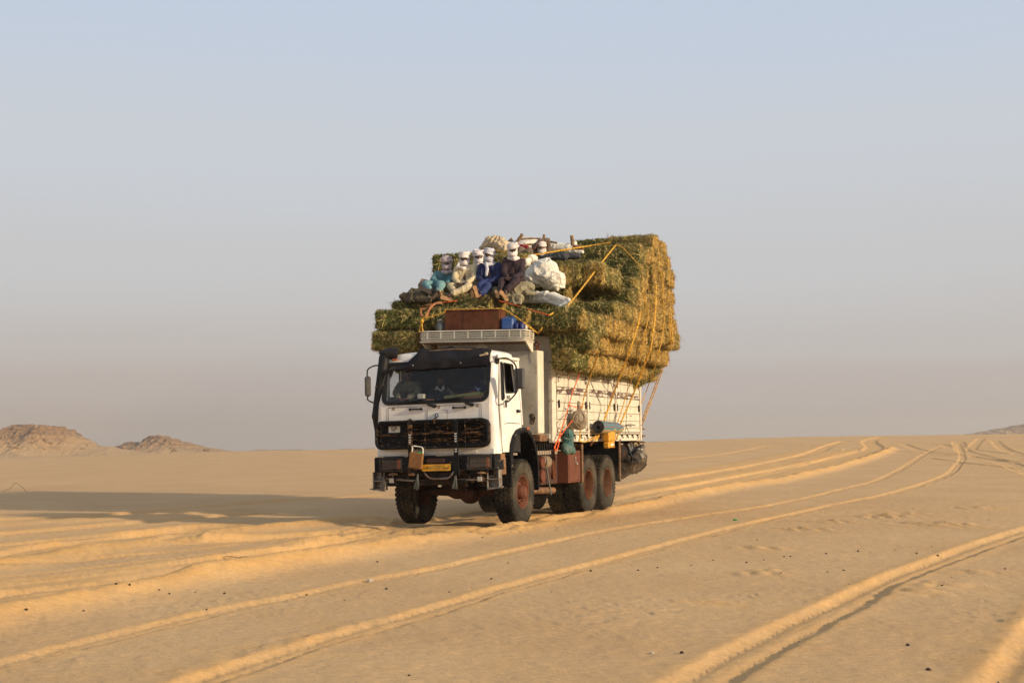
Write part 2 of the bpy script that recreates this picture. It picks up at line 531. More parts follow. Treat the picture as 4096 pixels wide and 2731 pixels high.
_cz = np.array([0.05, 0.19, 0.68, 0.72, 1.08, 1.38, 1.50, 1.58, 1.6])
def base_z(x, y):
    dx, dy = x-C2[0], y-C2[1]
    lat, dep = dx*R2[0]+dy*R2[1], dx*F2[0]+dy*F2[1]
    t = np.clip((dep-30)/(CREST-30), 0, 1)
    zc = np.interp(lat, _cx, _cz)
    z = zc*t**1.15
    z = z+fbm(x*0.02, y*0.02, 3, 3)*0.5*np.clip((dep-34)/80, 0, 1)*np.clip((320-dep)/120, 0, 1)*0.35
    z = z+fbm(x*0.12, y*0.12, 11, 3)*0.05*np.clip((60-np.hypot(dx-(-10.26), dy-23.77))/60, 0, 1)
    e = np.sqrt((dep-CREST-12)**2+12.0**2)+(dep-CREST-12)     # the plain falls gently away behind the rise
    z = z-0.0135*0.5*e*np.clip((dep-60)/60, 0, 1)
    return z
def ground_at(u, v):
    """where the sight line through a photo point meets the sand"""
    d = ray(u, v)
    t = 3.0
    step = 0.5
    while t < 400:
        p = CAM_POS+d*t
        if p.z < float(base_z(np.array(p.x), np.array(p.y))): break
        t += step; step = 0.3+t*0.01
    lo, hi = t-step*1.2, t
    for _ in range(18):
        m = (lo+hi)/2
        p = CAM_POS+d*m
        if p.z < float(base_z(np.array(p.x), np.array(p.y))): hi = m
        else: lo = m
    p = CAM_POS+d*hi
    return (p.x, p.y)
def r3(x, y): return ground_at(x/1.14844, 1900+y/1.14844)
def r4(x, y): return ground_at(2048+x/1.14844, 1900+y/1.14844)
def r2(x, y): return ground_at(2500+x*0.67857, 1600+y*0.67857)

# (path, half width, depth, rim height, rim width, tread, fresh)
TR = []
def track(pts, hw, dep, rim, rw, tread=0.0, fresh=1.0, rimL=1.0, rimR=1.0):
    TR.append((smooth_path([(p[0], p[1], 0) for p in pts], 5), hw, dep, rim, rw, tread, fresh, rimL, rimR))
# the truck's own wheel lines (it drives towards -Y): behind the wheels and ahead of them
track([r4(0, 1050), r4(250, 860), r4(760, 770-90), r4(1000, 560), r4(1240, 440), r4(1540, 300), r4(1940, 120)][:0] or
      [ground_at(2660, 2760), ground_at(2790, 2731), ground_at(2970, 2620), ground_at(3310, 2447), ground_at(3657, 2281), ground_at(4096, 2124), ground_at(4400, 2040)],
      0.205, 0.045, 0.050, 0.075, 0.009, 0.8)
track([ground_at(3990, 2900), ground_at(4075, 2731), ground_at(4170, 2577), ground_at(4265, 2420), ground_at(4400, 2280), ground_at(4900, 2060), ground_at(5600, 1930)], 0.22, 0.05, 0.08, 0.12, 0.004, 0.8)
A_ = [r3(-250, 925), r3(0, 870), r3(600, 720), r3(1000, 625), r3(1400, 548), r3(1650, 492), r3(2000, 430), r4(0, 350), r4(460, 250), r4(870, 185), r4(1230, 130), r2(1260, 530), r2(1520, 460), r2(1700, 362), r2(1790, 305), r2(1880, 265)]
B_ = [r3(500, 1080), r3(900, 950), r3(1200, 855), r3(1480, 765), r3(1700, 702), r3(1900, 645), r3(2150, 570), r4(0, 510), r4(360, 415), r4(700, 325), r4(1000, 245), r4(1230, 192), r4(1500, 132), r4(1750, 82), r2(1900, 440), r2(1960, 385), r2(1990, 330), r2(1965, 255)]
track(A_, 0.135, 0.030, 0.032, 0.055, 0.006, 0.7)
track(B_, 0.155, 0.034, 0.038, 0.06, 0.007, 0.8)
# deep main ruts the truck is in
right_rut = [r3(-300, 600), r3(0, 555), r3(700, 465), r3(1300, 365), r3(1800, 262), (1.0, -3.0), (1.02, 0), (1.02, 4), (1.05, 8), r2(0, 590), r2(400, 515), r2(800, 438), r2(1100, 380), r2(1350, 320), r2(1470, 280), r2(1440, 240), r2(1530, 215)]
left_rut = [r3(-300, 400), r3(0, 368), r3(500, 290), r3(1000, 232), (-2.6, -5.6), (-1.2, -2.5), (-1.02, 0), (-1.02, 4), (-1.0, 8), r2(0, 515), r2(400, 448), r2(800, 380), r2(1100, 312), r2(1200, 270), r2(1300, 240)]
track(right_rut, 0.55, 0.08, 0.035, 0.22, 0.0, 1.0, 1.0, 1.2)
track(left_rut, 0.42, 0.08, 0.045, 0.22, 0.0, 1.0, 1.1, 0.8)
track([r3(-300, 545), r3(0, 508), r3(700, 428), r3(1300, 335), r3(1750, 248)], 0.22, 0.05, 0.03, 0.12, 0.0, 1.0)
track([r3(-300, 650), r3(0, 590), r3(700, 492), r3(1300, 388), r3(1800, 285), (1.6, -3.0)], 0.10, 0.03, 0.02, 0.06, 0.004, 1.0)
for i_, (a_, b_, c_, d_, e_) in enumerate(((470, 395, 318, 236, -1.9), (492, 412, 330, 244, -1.3), (528, 445, 350, 254, 0.2), (572, 478, 378, 272, 1.35), (604, 503, 398, 292, 2.1), (430, 362, 290, 214, -2.2))):
    track([r3(-300, a_+42), r3(0, a_), r3(700, b_), r3(1300, c_), r3(1780, d_), (e_*0.6, -2.2)], 0.055+0.02*(i_ % 3), 0.022, 0.05, 0.05, 0.0, 0.9)
for i_ in range(5):
    track([r2(-20, 520+i_*17), r2(400, 452+i_*15), r2(800, 384+i_*13), r2(1100, 330+i_*10), r2(1300, 285+i_*7)], 0.07, 0.02, 0.05, 0.06, 0.0, 0.7)
# other old ruts left of the truck
track([r3(-300, 232), r3(0, 205), r3(450, 188), r3(900, 150), r3(1300, 118), r3(1750, 92)], 0.4, 0.07, 0.08, 0.2, 0, 0.7)
track([r3(-300, 300), r3(0, 272), r3(500, 230), r3(900, 195), r3(1200, 178)], 0.35, 0.06, 0.07, 0.2, 0, 0.7)
track([r3(-300, 350), r3(0, 325), r3(400, 285), r3(900, 240)], 0.25, 0.05, 0.06, 0.15, 0, 0.8)
# tracks on the rise to the right
for pts, w in (([r2(250, 352), r2(600, 318), r2(760, 290), r2(900, 265), r2(1150, 268)], 0.5), ([r2(820, 262), r2(1000, 262), r2(1100, 262)], 0.8),
               ([r2(1500, 300), r2(1560, 300), r2(1900, 322), r2(2200, 352), r2(2352, 366), r2(2700, 400)], 0.25),
               ([r2(1640, 258), r2(1710, 285), r2(1780, 300), r2(1990, 322), r2(2200, 352)], 0.25),
               ([r2(1965, 245), r2(1990, 295), r2(2100, 330), r2(2250, 370), r2(2352, 408), r2(2600, 500)], 0.4),
               ([r2(2180, 240), r2(2230, 285), r2(2352, 325), r2(2600, 380)], 0.3),
               ([r2(1780, 340), r2(2000, 370), r2(2280, 400)], 0.22), ([r2(1560, 250), r2(1850, 258), r2(1910, 280)], 0.25),
               ([r2(2040, 290), r2(2200, 310), r2(2352, 328)], 0.25), ([r2(2100, 225), r2(2060, 265), r2(2040, 290)], 0.3),
               ([r2(430, 275), r2(700, 262), r2(830, 250)], 0.5), ([r2(1180, 295), r2(1320, 300), r2(1340, 285)], 0.5)):
    track(pts, w, 0.045, 0.04, 0.2, 0, 0.55)
RIDGE = []
def h3(x, y, z=0.10):
    p = at(x/1.14844, 1900+y/1.14844, 2, z); return (p.x, p.y)
def h4(x, y, z=0.11):
    p = at(2048+x/1.14844, 1900+y/1.14844, 2, z); return (p.x, p.y)
def ridge(pts, h, w, fresh=1.0): RIDGE.append((smooth_path([(p[0], p[1], 0) for p in pts], 5), h, w, fresh))
ridge([h3(-300, 432), h3(0, 392), h3(500, 324), h3(1000, 255), h3(1400, 210), h3(1650, 188), h3(1760, 190)], 0.16, 0.42)
ridge([h3(-300, 690), h3(0, 615), h3(600, 510), h3(900, 450), h3(1300, 392), h3(1900, 298), h3(2352, 219), h4(250, 170), h4(480, 146), r4(700, 122), r4(1000, 62), r2(900, 482), r2(1250, 402), r2(1500, 322), r2(1570, 290)], 0.23, 0.32)
ridge([r3(-200, 250), r3(0, 232), r3(700, 192), r3(1100, 160)], 0.07, 0.3, 0.6)
ridge([r2(60, 490), r2(400, 420), r2(800, 350), r2(1080, 295)], 0.035, 0.45, 0.8)
ridge([r2(0, 555), r2(400, 482), r2(800, 410), r2(1150, 345), r2(1350, 290)], 0.05, 0.4, 0.9)
BUMP = []   # wind-blown lumps: centre, height, radius
for (x, y, h, r) in ((1700, 190, .07, .5), (1960, 225, .08, .55), (2010, 235, .05, .5), (1480, 215, .05, .4), (1340, 250, .05, .45), (1130, 335, .035, .35), (1170, 345, .03, .3),
                     (1130, 455, .04, .3), (1180, 440, .035, .25), (1870, 540, .06, .28), (1990, 500, .05, .28), (1930, 515, .045, .25), (2130, 445, .03, .3), (2170, 150, .04, .6), (1770, 175, .04, .5), (930, 590, .02, .3)):
    BUMP.append((r4(x, y), h, r))
for (x, y, h, r) in ((1450, 735, .06, .20), (1560, 700, .055, .2), (1660, 680, .06, .2), (1750, 665, .04, .17), (1380, 750, .045, .2), (1250, 790, .035, .22), (1120, 830, .035, .22), (1000, 860, .035, .25), (860, 905, .03, .25), (1900, 618, .035, .15),
                     (1900, 330, .06, .4), (1500, 300, .04, .4), (1650, 250, .04, .3), (330, 560, .03, .5)):
    BUMP.append((r3(x, y), h*0.45, r))

def seg_dist(x, y, path):
    """distance, signed side and running length to a polyline"""
    best = np.full(x.shape, 1e9); side = np.zeros(x.shape); run = np.zeros(x.shape)
    L = 0.0
    for a, b in zip(path[:-1], path[1:]):
        ax, ay, bx, by = a[0], a[1], b[0], b[1]
        ux, uy = bx-ax, by-ay
        ln = math.hypot(ux, uy)
        if ln < 1e-6: continue
        ux /= ln; uy /= ln
        px, py = x-ax, y-ay
        s_ = np.clip(px*ux+py*uy, 0, ln)
        cr_ = ux*py-uy*px
        d = np.hypot(px-ux*s_, py-uy*s_)
        m = d < best
        best = np.where(m, d, best); side = np.where(m, np.sign(cr_), side); run = np.where(m, L+s_, run)
        L += ln
    return best, side, run
def ground_z(x, y):
    z = base_z(x, y)
    fresh = np.zeros(x.shape)
    wob = fbm(x*0.9, y*0.9, 21, 3)
    wob2 = fbm(x*5.0, y*5.0, 22, 3)
    wob3 = fbm(x*14.0, y*14.0, 23, 2)
    dist = np.hypot(x-C2[0], y-C2[1])
    lod = np.clip(1.4-dist/60, 0.0, 1)
    for path, hw, dep, rim, rw, tread, fr, rL, rR in TR:
        xs = [p[0] for p in path]; ys = [p[1] for p in path]
        R = hw+4*rw+0.6
        idx = np.nonzero((x > min(xs)-R) & (x < max(xs)+R) & (y > min(ys)-R) & (y < max(ys)+R))[0]
        if not len(idx): continue
        d, sd, run = seg_dist(x[idx], y[idx], path)
        w1, w2, w3 = wob[idx], wob2[idx], wob3[idx]
        d = d+w2*0.020+w1*0.05+w3*0.010
        k = 1/(1+np.exp(np.clip((d-hw)/(0.014+hw*0.045), -30, 30)))
        dz = -dep*0.80*k*(1+0.35*w1)
        rs = np.where(sd > 0, rL, rR)
        dd_ = d-hw-rw*0.5
        g = np.exp(-(dd_/np.where(dd_ < 0, rw*0.50, rw*1.25))**2)*rim*rs*0.19*np.clip(1+0.6*w1+0.22*w2+0.07*w3, 0.1, 2)
        out = np.exp(-((d-hw-rw*1.2)/(rw*3))**2)
        if tread:
            dz = dz+k*tread*0.5*np.sin(2*PI*run/0.17+np.where(np.abs(d) < hw*0.5, 1.5, 0))*lod[idx]
            dz = dz+k*0.4*dep*np.cos(d/hw*PI*2.0)*0.35
        if hw > 0.35:
            dz = dz+k*0.007*np.sin(sd*d*22)*np.cos(run*0.3+sd*2)+k*0.007*w2
        z[idx] += dz+g
        fresh[idx] = np.maximum(fresh[idx], fr*np.clip(k*0.5+g/max(rim, 1e-3)*3.0+out*0.12, 0, 1))
    for path, h, w, fr in RIDGE:
        xs = [p[0] for p in path]; ys = [p[1] for p in path]
        R = 3.5*w
        idx = np.nonzero((x > min(xs)-R) & (x < max(xs)+R) & (y > min(ys)-R) & (y < max(ys)+R))[0]
        d, sd, run = seg_dist(x[idx], y[idx], path)
        g = np.exp(-np.abs(d/(w*(1+0.25*wob[idx])))**1.7)*(1+0.35*wob[idx]+0.07*wob2[idx]+0.02*wob3[idx])
        z[idx] += h*0.72*g
        fresh[idx] = np.maximum(fresh[idx], fr*np.clip(g*1.15, 0, 1))
    for (cx, cy), h, r in BUMP:
        idx = np.nonzero((np.abs(x-cx) < 4*r) & (np.abs(y-cy) < 4*r))[0]
        dx, dy = x[idx]-cx, y[idx]-cy
        q = np.exp(-(dx*dx*0.7+dy*dy*1.6)/(r*r)*(1+0.8*wob2[idx]))
        z[idx] += h*q*(0.7+0.8*np.sin((dx*1.0+dy*0.5)*16+wob[idx]*9)*0.5+0.8*wob2[idx])*0.8
        fresh[idx] = np.maximum(fresh[idx], 0.5*q)
    z = z+(0.012*wob+0.0070*wob2+0.0035*wob3)*lod
    rip = np.sin((x*0.35+y)*24+wob*14+wob2*5)*(0.5+wob)
    z = z+0.0055*rip*lod*np.clip(0.55+fbm(x*0.25, y*0.25, 41, 2)*1.6, 0.05, 1)
    # nothing of the sand may bury the tyres
    for cx in (-1.02, 1.02):
        for cy in (0.0, 3.95, 5.30):
            q = np.exp(-((x-cx)/0.40)**4-((y-cy)/0.45)**4)
            z = z*(1-q)+np.minimum(z, 0.015)*q
    return z, fresh

def build_ground():
    na_d = 1150
    ang = list(np.linspace(math.radians(-24), math.radians(24), na_d))
    rest = np.linspace(math.radians(24), math.radians(336), 80)[1:-1]
    ang = np.array(ang+list(rest))
    rad = np.concatenate([np.array([1.5, 4.0]), np.geomspace(6.5, 175, 640), np.geomspace(180, 3000, 60)])
    A, Rr = np.meshgrid(ang, rad, indexing='ij')
    # centre direction of view
    dx = np.sin(A)*Rr; dy = np.cos(A)*Rr
    X = C2[0]+dx*R2[0]+dy*F2[0]; Y = C2[1]+dx*R2[1]+dy*F2[1]
    X = X.ravel(); Y = Y.ravel()
    Z, fr = ground_z(X, Y)
    n_a, n_r = len(ang), len(rad)
    vs = np.stack([X, Y, Z], 1)
    vs = np.vstack([vs, [[C2[0], C2[1], float(base_z(np.array(C2[0]), np.array(C2[1])))]]])
    fr = np.append(fr, 0)
    I = np.arange(n_a)[:, None]; J = np.arange(n_r-1)[None, :]
    I2 = (I+1) % n_a
    q = np.stack([I*n_r+J, I2*n_r+J, I2*n_r+J+1, I*n_r+J+1], -1).reshape(-1, 4)[:, ::-1]
    tr = np.array([[n_a*n_r, ((i+1) % n_a)*n_r, i*n_r] for i in range(n_a)])
    me = bpy.data.meshes.new('sand')
    me.vertices.add(len(vs)); me.vertices.foreach_set('co', vs.astype(np.float32).ravel())
    nl = q.size+tr.size
    me.loops.add(nl)
    me.loops.foreach_set('vertex_index', np.concatenate([q.ravel(), tr.ravel()]).astype(np.int32))
    me.polygons.add(len(q)+len(tr))
    st = np.concatenate([np.arange(len(q))*4, len(q)*4+np.arange(len(tr))*3]).astype(np.int32)
    me.polygons.foreach_set('loop_start', st)
    me.polygons.foreach_set('use_smooth', np.ones(len(q)+len(tr), dtype=bool))
    me.update(calc_edges=True)
    me.validate()
    at_ = me.attributes.new('fresh', 'FLOAT', 'POINT')
    at_.data.foreach_set('value', fr.astype(np.float32))
    m = bpy.data.materials.new('sand')
    m.use_nodes = True
    n, l = m.node_tree.nodes, m.node_tree.links
    b = n['Principled BSDF']
    b.inputs['Roughness'].default_value = 0.92
    b.inputs['Specular IOR Level'].default_value = 0.25
    tcn = n.new('ShaderNodeTexCoord')
    def nz(s, d=4, v=None, r=0.6):
        t = n.new('ShaderNodeTexNoise'); t.inputs['Scale'].default_value = s; t.inputs['Detail'].default_value = d; t.inputs['Roughness'].default_value = r
        l.new(v or tcn.outputs['Object'], t.inputs['Vector']); return t.outputs['Fac']
    def mr(v, a, b_, c, d):
        x = n.new('ShaderNodeMapRange')
        for i, qv in enumerate((a, b_, c, d)): x.inputs[i+1].default_value = qv
        l.new(v, x.inputs[0]); return x.outputs[0]
    def mx(f, a, b_):
        x = n.new('ShaderNodeMix'); x.data_type = 'RGBA'
        for s, v in ((0, f), (6, a), (7, b_)):
            if hasattr(v, 'links'): l.new(v, x.inputs[s])
            else: x.inputs[s].default_value = tuple(v)+(1,)
        return x.outputs[2]
    old = mx(mr(nz(0.35, 6), 0.35, 0.65, 0, 1), (0.585, 0.370, 0.178), (0.655, 0.432, 0.215))
    old = mx(mr(nz(26, 6, r=0.75), 0.48, 0.72, 0, 0.34), old, (0.38, 0.25, 0.135))
    old = mx(mr(nz(60, 4, r=0.8), 0.50, 0.64, 0, 0.50), old, (0.32, 0.20, 0.11))
    old = mx(mr(nz(170, 3, r=0.7), 0.60, 0.72, 0, 0.65), old, (0.80, 0.66, 0.44))
    new = mx(mr(nz(1.2, 5), 0.35, 0.65, 0, 1), (0.62, 0.355, 0.125), (0.68, 0.41, 0.16))
    new = mx(mr(nz(200, 3, r=0.7), 0.64, 0.74, 0, 0.45), new, (0.8, 0.62, 0.36))
    an = n.new('ShaderNodeAttribute'); an.attribute_name = 'fresh'
    fa = n.new('ShaderNodeMath'); fa.operation = 'ADD'; fa.use_clamp = True
    l.new(an.outputs['Fac'], fa.inputs[0]); l.new(mr(nz(2.2, 6), 0.3, 0.7, -0.22, 0.22), fa.inputs[1])
    l.new(mx(fa.outputs[0], old, new), b.inputs['Base Color'])
    mp_ = n.new('ShaderNodeMapping'); mp_.inputs['Rotation'].default_value = (0, 0, math.radians(20)); mp_.inputs['Scale'].default_value = (0.45, 1.5, 1)
    l.new(tcn.outputs['Object'], mp_.inputs[0])
    b1 = n.new('ShaderNodeBump'); b1.inputs['Strength'].default_value = 1.0; b1.inputs['Distance'].default_value = 0.032
    l.new(nz(11, 6, mp_.outputs[0], 0.62), b1.inputs['Height'])
    b2 = n.new('ShaderNodeBump'); b2.inputs['Strength'].default_value = 0.6; b2.inputs['Distance'].default_value = 0.004
    l.new(nz(120, 4, r=0.8), b2.inputs['Height']); l.new(b1.outputs[0], b2.inputs['Normal'])
    b3 = n.new('ShaderNodeBump'); b3.inputs['Strength'].default_value = 0.7; b3.inputs['Distance'].default_value = 0.009
    l.new(nz(38, 5, mp_.outputs[0], 0.7), b3.inputs['Height']); l.new(b2.outputs[0], b3.inputs['Normal'])
    l.new(b3.outputs[0], b.inputs['Normal'])
    me.materials.append(m)
    o = bpy.data.objects.new('sand', me)
    COL.objects.link(o)
    tag(o, kind='structure')
    return o
GROUND = build_ground()
def gz(x, y):
    z, _ = ground_z(np.array([float(x)]), np.array([float(y)]))
    return float(z[0])

# ------------------------------------------------------------------ far rocks and ridges
def rock_mat(name, a, b_, c):
    m = bpy.data.materials.new(name); m.use_nodes = True
    n, l = m.node_tree.nodes, m.node_tree.links
    bs = n['Principled BSDF']; bs.inputs['Roughness'].default_value = 0.95
    tcn = n.new('ShaderNodeTexCoord')
    def nz(s, d=6):
        t = n.new('ShaderNodeTexNoise'); t.inputs['Scale'].default_value = s; t.inputs['Detail'].default_value = d; t.inputs['Roughness'].default_value = 0.7
        l.new(tcn.outputs['Object'], t.inputs['Vector']); return t.outputs['Fac']
    an = n.new('ShaderNodeAttribute'); an.attribute_name = 'rock'
    x = n.new('ShaderNodeMix'); x.data_type = 'RGBA'
    l.new(an.outputs['Fac'], x.inputs[0]); x.inputs[6].default_value = a+(1,); x.inputs[7].default_value = b_+(1,)
    y = n.new('ShaderNodeMix'); y.data_type = 'RGBA'
    r_ = n.new('ShaderNodeMapRange'); r_.inputs[1].default_value = 0.50; r_.inputs[2].default_value = 0.62
    l.new(nz(0.22, 9), r_.inputs[0])
    ml = n.new('ShaderNodeMath'); ml.operation = 'MULTIPLY'; l.new(r_.outputs[0], ml.inputs[0]); l.new(an.outputs['Fac'], ml.inputs[1])
    l.new(ml.outputs[0], y.inputs[0]); l.new(x.outputs[2], y.inputs[6]); y.inputs[7].default_value = c+(1,)
    l.new(y.outputs[2], bs.inputs['Base Color'])
    bp = n.new('ShaderNodeBump'); bp.inputs['Strength'].default_value = 0.8; bp.inputs['Distance'].default_value = 1.2
    l.new(nz(0.5, 8), bp.inputs['Height']); l.new(bp.outputs[0], bs.inputs['Normal'])
    return m
ROCK = rock_mat('rock', (0.46, 0.305, 0.155), (0.23, 0.125, 0.060), (0.055, 0.038, 0.030))
def hill(prof, dist, depth, name, rough=1.0, cliff=0.0, nx=420, ny=120, seed=5, floor=-5.0):
    """prof: (photo x, photo y of the skyline) ; built dist metres away, depth metres deep"""
    xs = [(p[0]-2048)/FPX for p in prof]
    hs = []
    for u, v in prof:
        d = ray(u, v); f = d.x*F2[0]+d.y*F2[1]
        hs.append(CAM_POS.z+d.z/f*dist)
    lat = np.linspace(xs[0], xs[-1], nx)*dist
    dep = np.linspace(-0.5, 0.5, ny)*depth
    Lt, Dp = np.meshgrid(lat, dep, indexing='ij')
    top = np.interp(Lt/dist, xs, hs)
    t = np.abs(Dp)/(depth*0.5)
    n1 = fbm(Lt*0.025, Dp*0.025, seed, 5)
    n2 = fbm(Lt*0.12, Dp*0.12, seed+9, 5, 0.6)
    tt = np.clip(t+n1*0.24*np.clip(t*3, 0, 1), 0, 1)
    sh = np.clip(1-tt, 0, 1)**1.25
    if cliff:
        ck = 1/(1+np.exp((tt-0.30)/0.035))
        rel = np.clip((top-floor)/(max(hs)-floor), 0, 1)
        sh = sh*(1-cliff*rel**2)+cliff*rel**2*(0.30+0.70*ck)*np.where(tt < 0.3, 1, np.clip(1.25-tt*1.25, 0, 1)/0.9)
    Z = floor+(top-floor)*sh
    Z = Z+n2*rough*2.0*np.clip(sh*3, 0, 1)*np.clip((top-floor)/20, 0.1, 1)
    hgt = np.clip((Z-floor)/(max(hs)-floor), 0, 1.2)
    gul = fbm(Lt*0.30, Dp*0.05, seed+3, 4, 0.6)*rough*2.4*np.clip(hgt*1.6-0.35, 0, 1)*(t > 0.02)
    Z = Z+gul*np.clip(t*8, 0, 1)
    st_ = 1.7+0.5*n1
    ter = np.floor(Z/st_)*st_+st_*np.clip((Z/st_-np.floor(Z/st_))*2.2-0.6, 0, 1)
    Z = Z+(ter-Z)*0.75*np.clip(hgt*2.2-0.8, 0, 1)*(cliff > 0)
    rock = np.clip((Z-floor)/(max(hs)-floor)*1.7-0.35+n1*0.8, 0, 1)
    X = C2[0]+Lt*R2[0]+(dist+Dp)*F2[0]; Y = C2[1]+Lt*R2[1]+(dist+Dp)*F2[1]
    mb = MB()
    vs = np.stack([X.ravel(), Y.ravel(), Z.ravel()], 1)
    mb.v = [tuple(p) for p in vs.tolist()]
    mb.f = [(i*ny+j, (i+1)*ny+j, (i+1)*ny+j+1, i*ny+j+1) for i in range(nx-1) for j in range(ny-1)]
    o = mb.build(name, ROCK, smooth=0)
    a = o.data.attributes.new('rock', 'FLOAT', 'POINT')
    a.data.foreach_set('value', rock.ravel().astype(np.float32))
    tag(o, kind='structure')
    return o
k = 1500/2352
def q(x, y): return (x*k, 1600+y*k)
hill([q(-420, 345), q(-250, 310), q(-80, 255), q(0, 238), q(48, 205), q(62, 172), q(88, 155), q(140, 160), q(180, 168), q(230, 158), q(300, 162), q(392, 160), q(402, 180), q(450, 208), q(500, 235), q(540, 262), q(600, 282), q(700, 292), q(850, 318), q(1000, 345)],
     520, 150, 'rocky_mesa', 0.8, 0.75, seed=5, floor=-6.5)
hill([q(560, 345), q(730, 290), q(800, 265), q(825, 255), q(890, 262), q(955, 222), q(1000, 224), q(1060, 232), q(1110, 242), q(1180, 266), q(1260, 290), q(1330, 300), q(1400, 312), q(1500, 325), q(1620, 345)],
     640, 170, 'rocky_hill', 0.7, 0.15, seed=17, floor=-8.0)
hill([q(1450, 335), q(1560, 322), q(1600, 308), q(1700, 307), q(1850, 309), q(2000, 314), q(2120, 310), q(2150, 300), q(2230, 303), q(2352, 302), (1800, 1795), (2200, 1775), (2700, 1762), (3160, 1756), (3200, 1748), (3250, 1750), (3350, 1754), (3600, 1760)],
     2600, 500, 'distant_ridge', 1.2, 0.2, 300, 40, 29, -36)
hill([(3700, 1765), (3850, 1738), (3900, 1730), (3960, 1716), (4020, 1706), (4096, 1692), (4300, 1655), (4600, 1640), (5200, 1720)],
     1500, 400, 'distant_slope', 0.8, 0.0, 200, 60, 33, -20)
# boulders on the two near hills
def boulder_mesh(seed, jag=0.35):
    bm = bmesh.new(); bmesh.ops.create_icosphere(bm, subdivisions=2, radius=1)
    for v in bm.verts:
        v.co *= 1+jag*nz3(v.co, 1.3, seed*7.7)
        v.co.z *= 0.7
    me = bpy.data.meshes.new('boulder'); bm.to_mesh(me); bm.free(); me.materials.append(ROCK)
    a = me.attributes.new('rock', 'FLOAT', 'POINT'); a.data.foreach_set('value', [0.55+0.3*(seed % 2)]*len(me.vertices))
    return me
BM_ = [boulder_mesh(i) for i in range(4)]
dg = bpy.context.evaluated_depsgraph_get()
def boulders(x0, x1, y0, y1, n, s0, s1):
    bpy.context.view_layer.update()
    dg_ = bpy.context.evaluated_depsgraph_get()
    for _ in range(n):
        u, v = rng.uniform(x0, x1), rng.uniform(y0, y1)
        hit, loc, nrm, idx, ob, mtx = S.ray_cast(dg_, CAM_POS, ray(u, v), distance=3000)
        if not hit or (loc-CAM_POS).length < 380: continue
        o = bpy.data.objects.new('boulder', BM_[rng.randrange(4)])
        COL.objects.link(o)
        s_ = rng.uniform(s0, s1)*rng.choice((0.6, 0.8, 1, 1.5))
        o.location = loc; o.scale = (s_, s_*rng.uniform(.7, 1.2), s_*rng.uniform(.6, 1)); o.rotation_euler = (0, 0, rng.uniform(0, 6))
        far = loc[1] if False else u
        tag(o, 'weathered boulder lying on the slope of the flat-topped mesa' if u < 400 else 'weathered boulder lying on the low rocky hill beside the mesa', 'boulder', 'boulders on the mesa' if u < 400 else 'boulders on the low hill')
boulders(10, 380, 1705, 1800, 42, 0.35, 1.0)
boulders(480, 900, 1740, 1805, 44, 0.4, 1.2)

# ------------------------------------------------------------------ small things on the sand
def pellet_mesh(seed, m):
    bm = bmesh.new(); bmesh.ops.create_icosphere(bm, subdivisions=2, radius=1)
    for v in bm.verts:
        v.co *= 1+0.35*nz3(v.co, 1.6, seed*3.1); v.co.z *= 0.75
    me = bpy.data.meshes.new('dropping'); bm.to_mesh(me); bm.free(); me.materials.append(m); return me
PM = [pellet_mesh(i, M['dung']) for i in range(3)]
spots = [('r3', x, y, s) for x, y, s in ((36, 362, 1), (120, 665, 1.1), (93, 586, .8), (384, 635, .8), (532, 566, .9), (595, 561, 1.2), (731, 552, .7), (778, 557, 1.1), (1031, 544, 1), (949, 622, .8), (1408, 540, .9),
         (1775, 522, 1.1), (2064, 536, .8), (2257, 477, 1.2), (1733, 399, 1), (1582, 577, .6), (697, 183, 1), (2216, 291, .8), (2280, 267, .7), (2256, 272, .6), (180, 537, .6), (497, 518, .6), (913, 343, .7), (897, 543, .5), (2334, 405, .8), (340, 286, .6), (258, 250, .6), (1463, 165, .6), (1880, 918, .9), (1817, 655, .6))]
spots += [('r4', x, y, s) for x, y, s in ((361, 443, 1.3), (579, 438, 1), (668, 427, .9), (1077, 401, 1.2), (924, 391, .9), (1157, 389, .8), (1250, 373, .9), (1279, 373, .9), (1443, 361, .9), (1590, 350, 1.1), (1646, 356, .7), (1859, 360, 1), (1956, 367, 1.1), (1927, 328, .7),
          (1524, 439, .9), (1449, 447, .7), (1236, 459, .7), (2265, 431, 1.1), (1976, 518, 1.2), (1818, 779, 1), (1913, 892, 1.1), (780, 816, 1.1), (402, 292, .6), (205, 253, .6), (1126, 297, .8), (1843, 153, .6), (2166, 306, .7), (823, 415, .6), (943, 477, .5), (182, 535, .5), (1549, 501, .5), (38, 268, .8), (2021, 471, .6), (1318, 757, .6), (2232, 922, .8), (1760, 341, .5))]
for f, x, y, s in spots:
    gx, gy = (r3 if f == 'r3' else r4)(x, y)
    o = bpy.data.objects.new('dung_pellet', PM[rng.randrange(3)])
    COL.objects.link(o)
    r = 0.0115*s*rng.uniform(0.85, 1.2)*(1+0.012*math.hypot(gx-C2[0], gy-C2[1]))
    o.scale = (r, r*rng.uniform(.8, 1.2), r*rng.uniform(.8, 1.1)); o.rotation_euler = (0, 0, rng.uniform(0, 6))
    o.location = (gx, gy, gz(gx, gy)+r*0.35)
    tag(o, 'small dark round dropping lying on the bare sand', 'dropping', 'dark droppings scattered on the sand')
def bit(u, v, s, m, label, name='pebble', cat='pebble'):
    gx, gy = ground_at(u, v)
    me = pellet_mesh(5, m); o = bpy.data.objects.new(name, me); COL.objects.link(o)
    o.scale = (s, s*.7, s*.6); o.location = (gx, gy, gz(gx, gy)+s*0.3)
    tag(o, label, cat)
bit(1479, 2319, 0.045, M['pebble_pale'], 'pale translucent scrap lying on the rim of the wheel track', 'plastic_scrap', 'litter')
bit(2607, 2611, 0.02, M['pebble_pale'], 'tiny white pebble in the near sand below the middle of the photo')
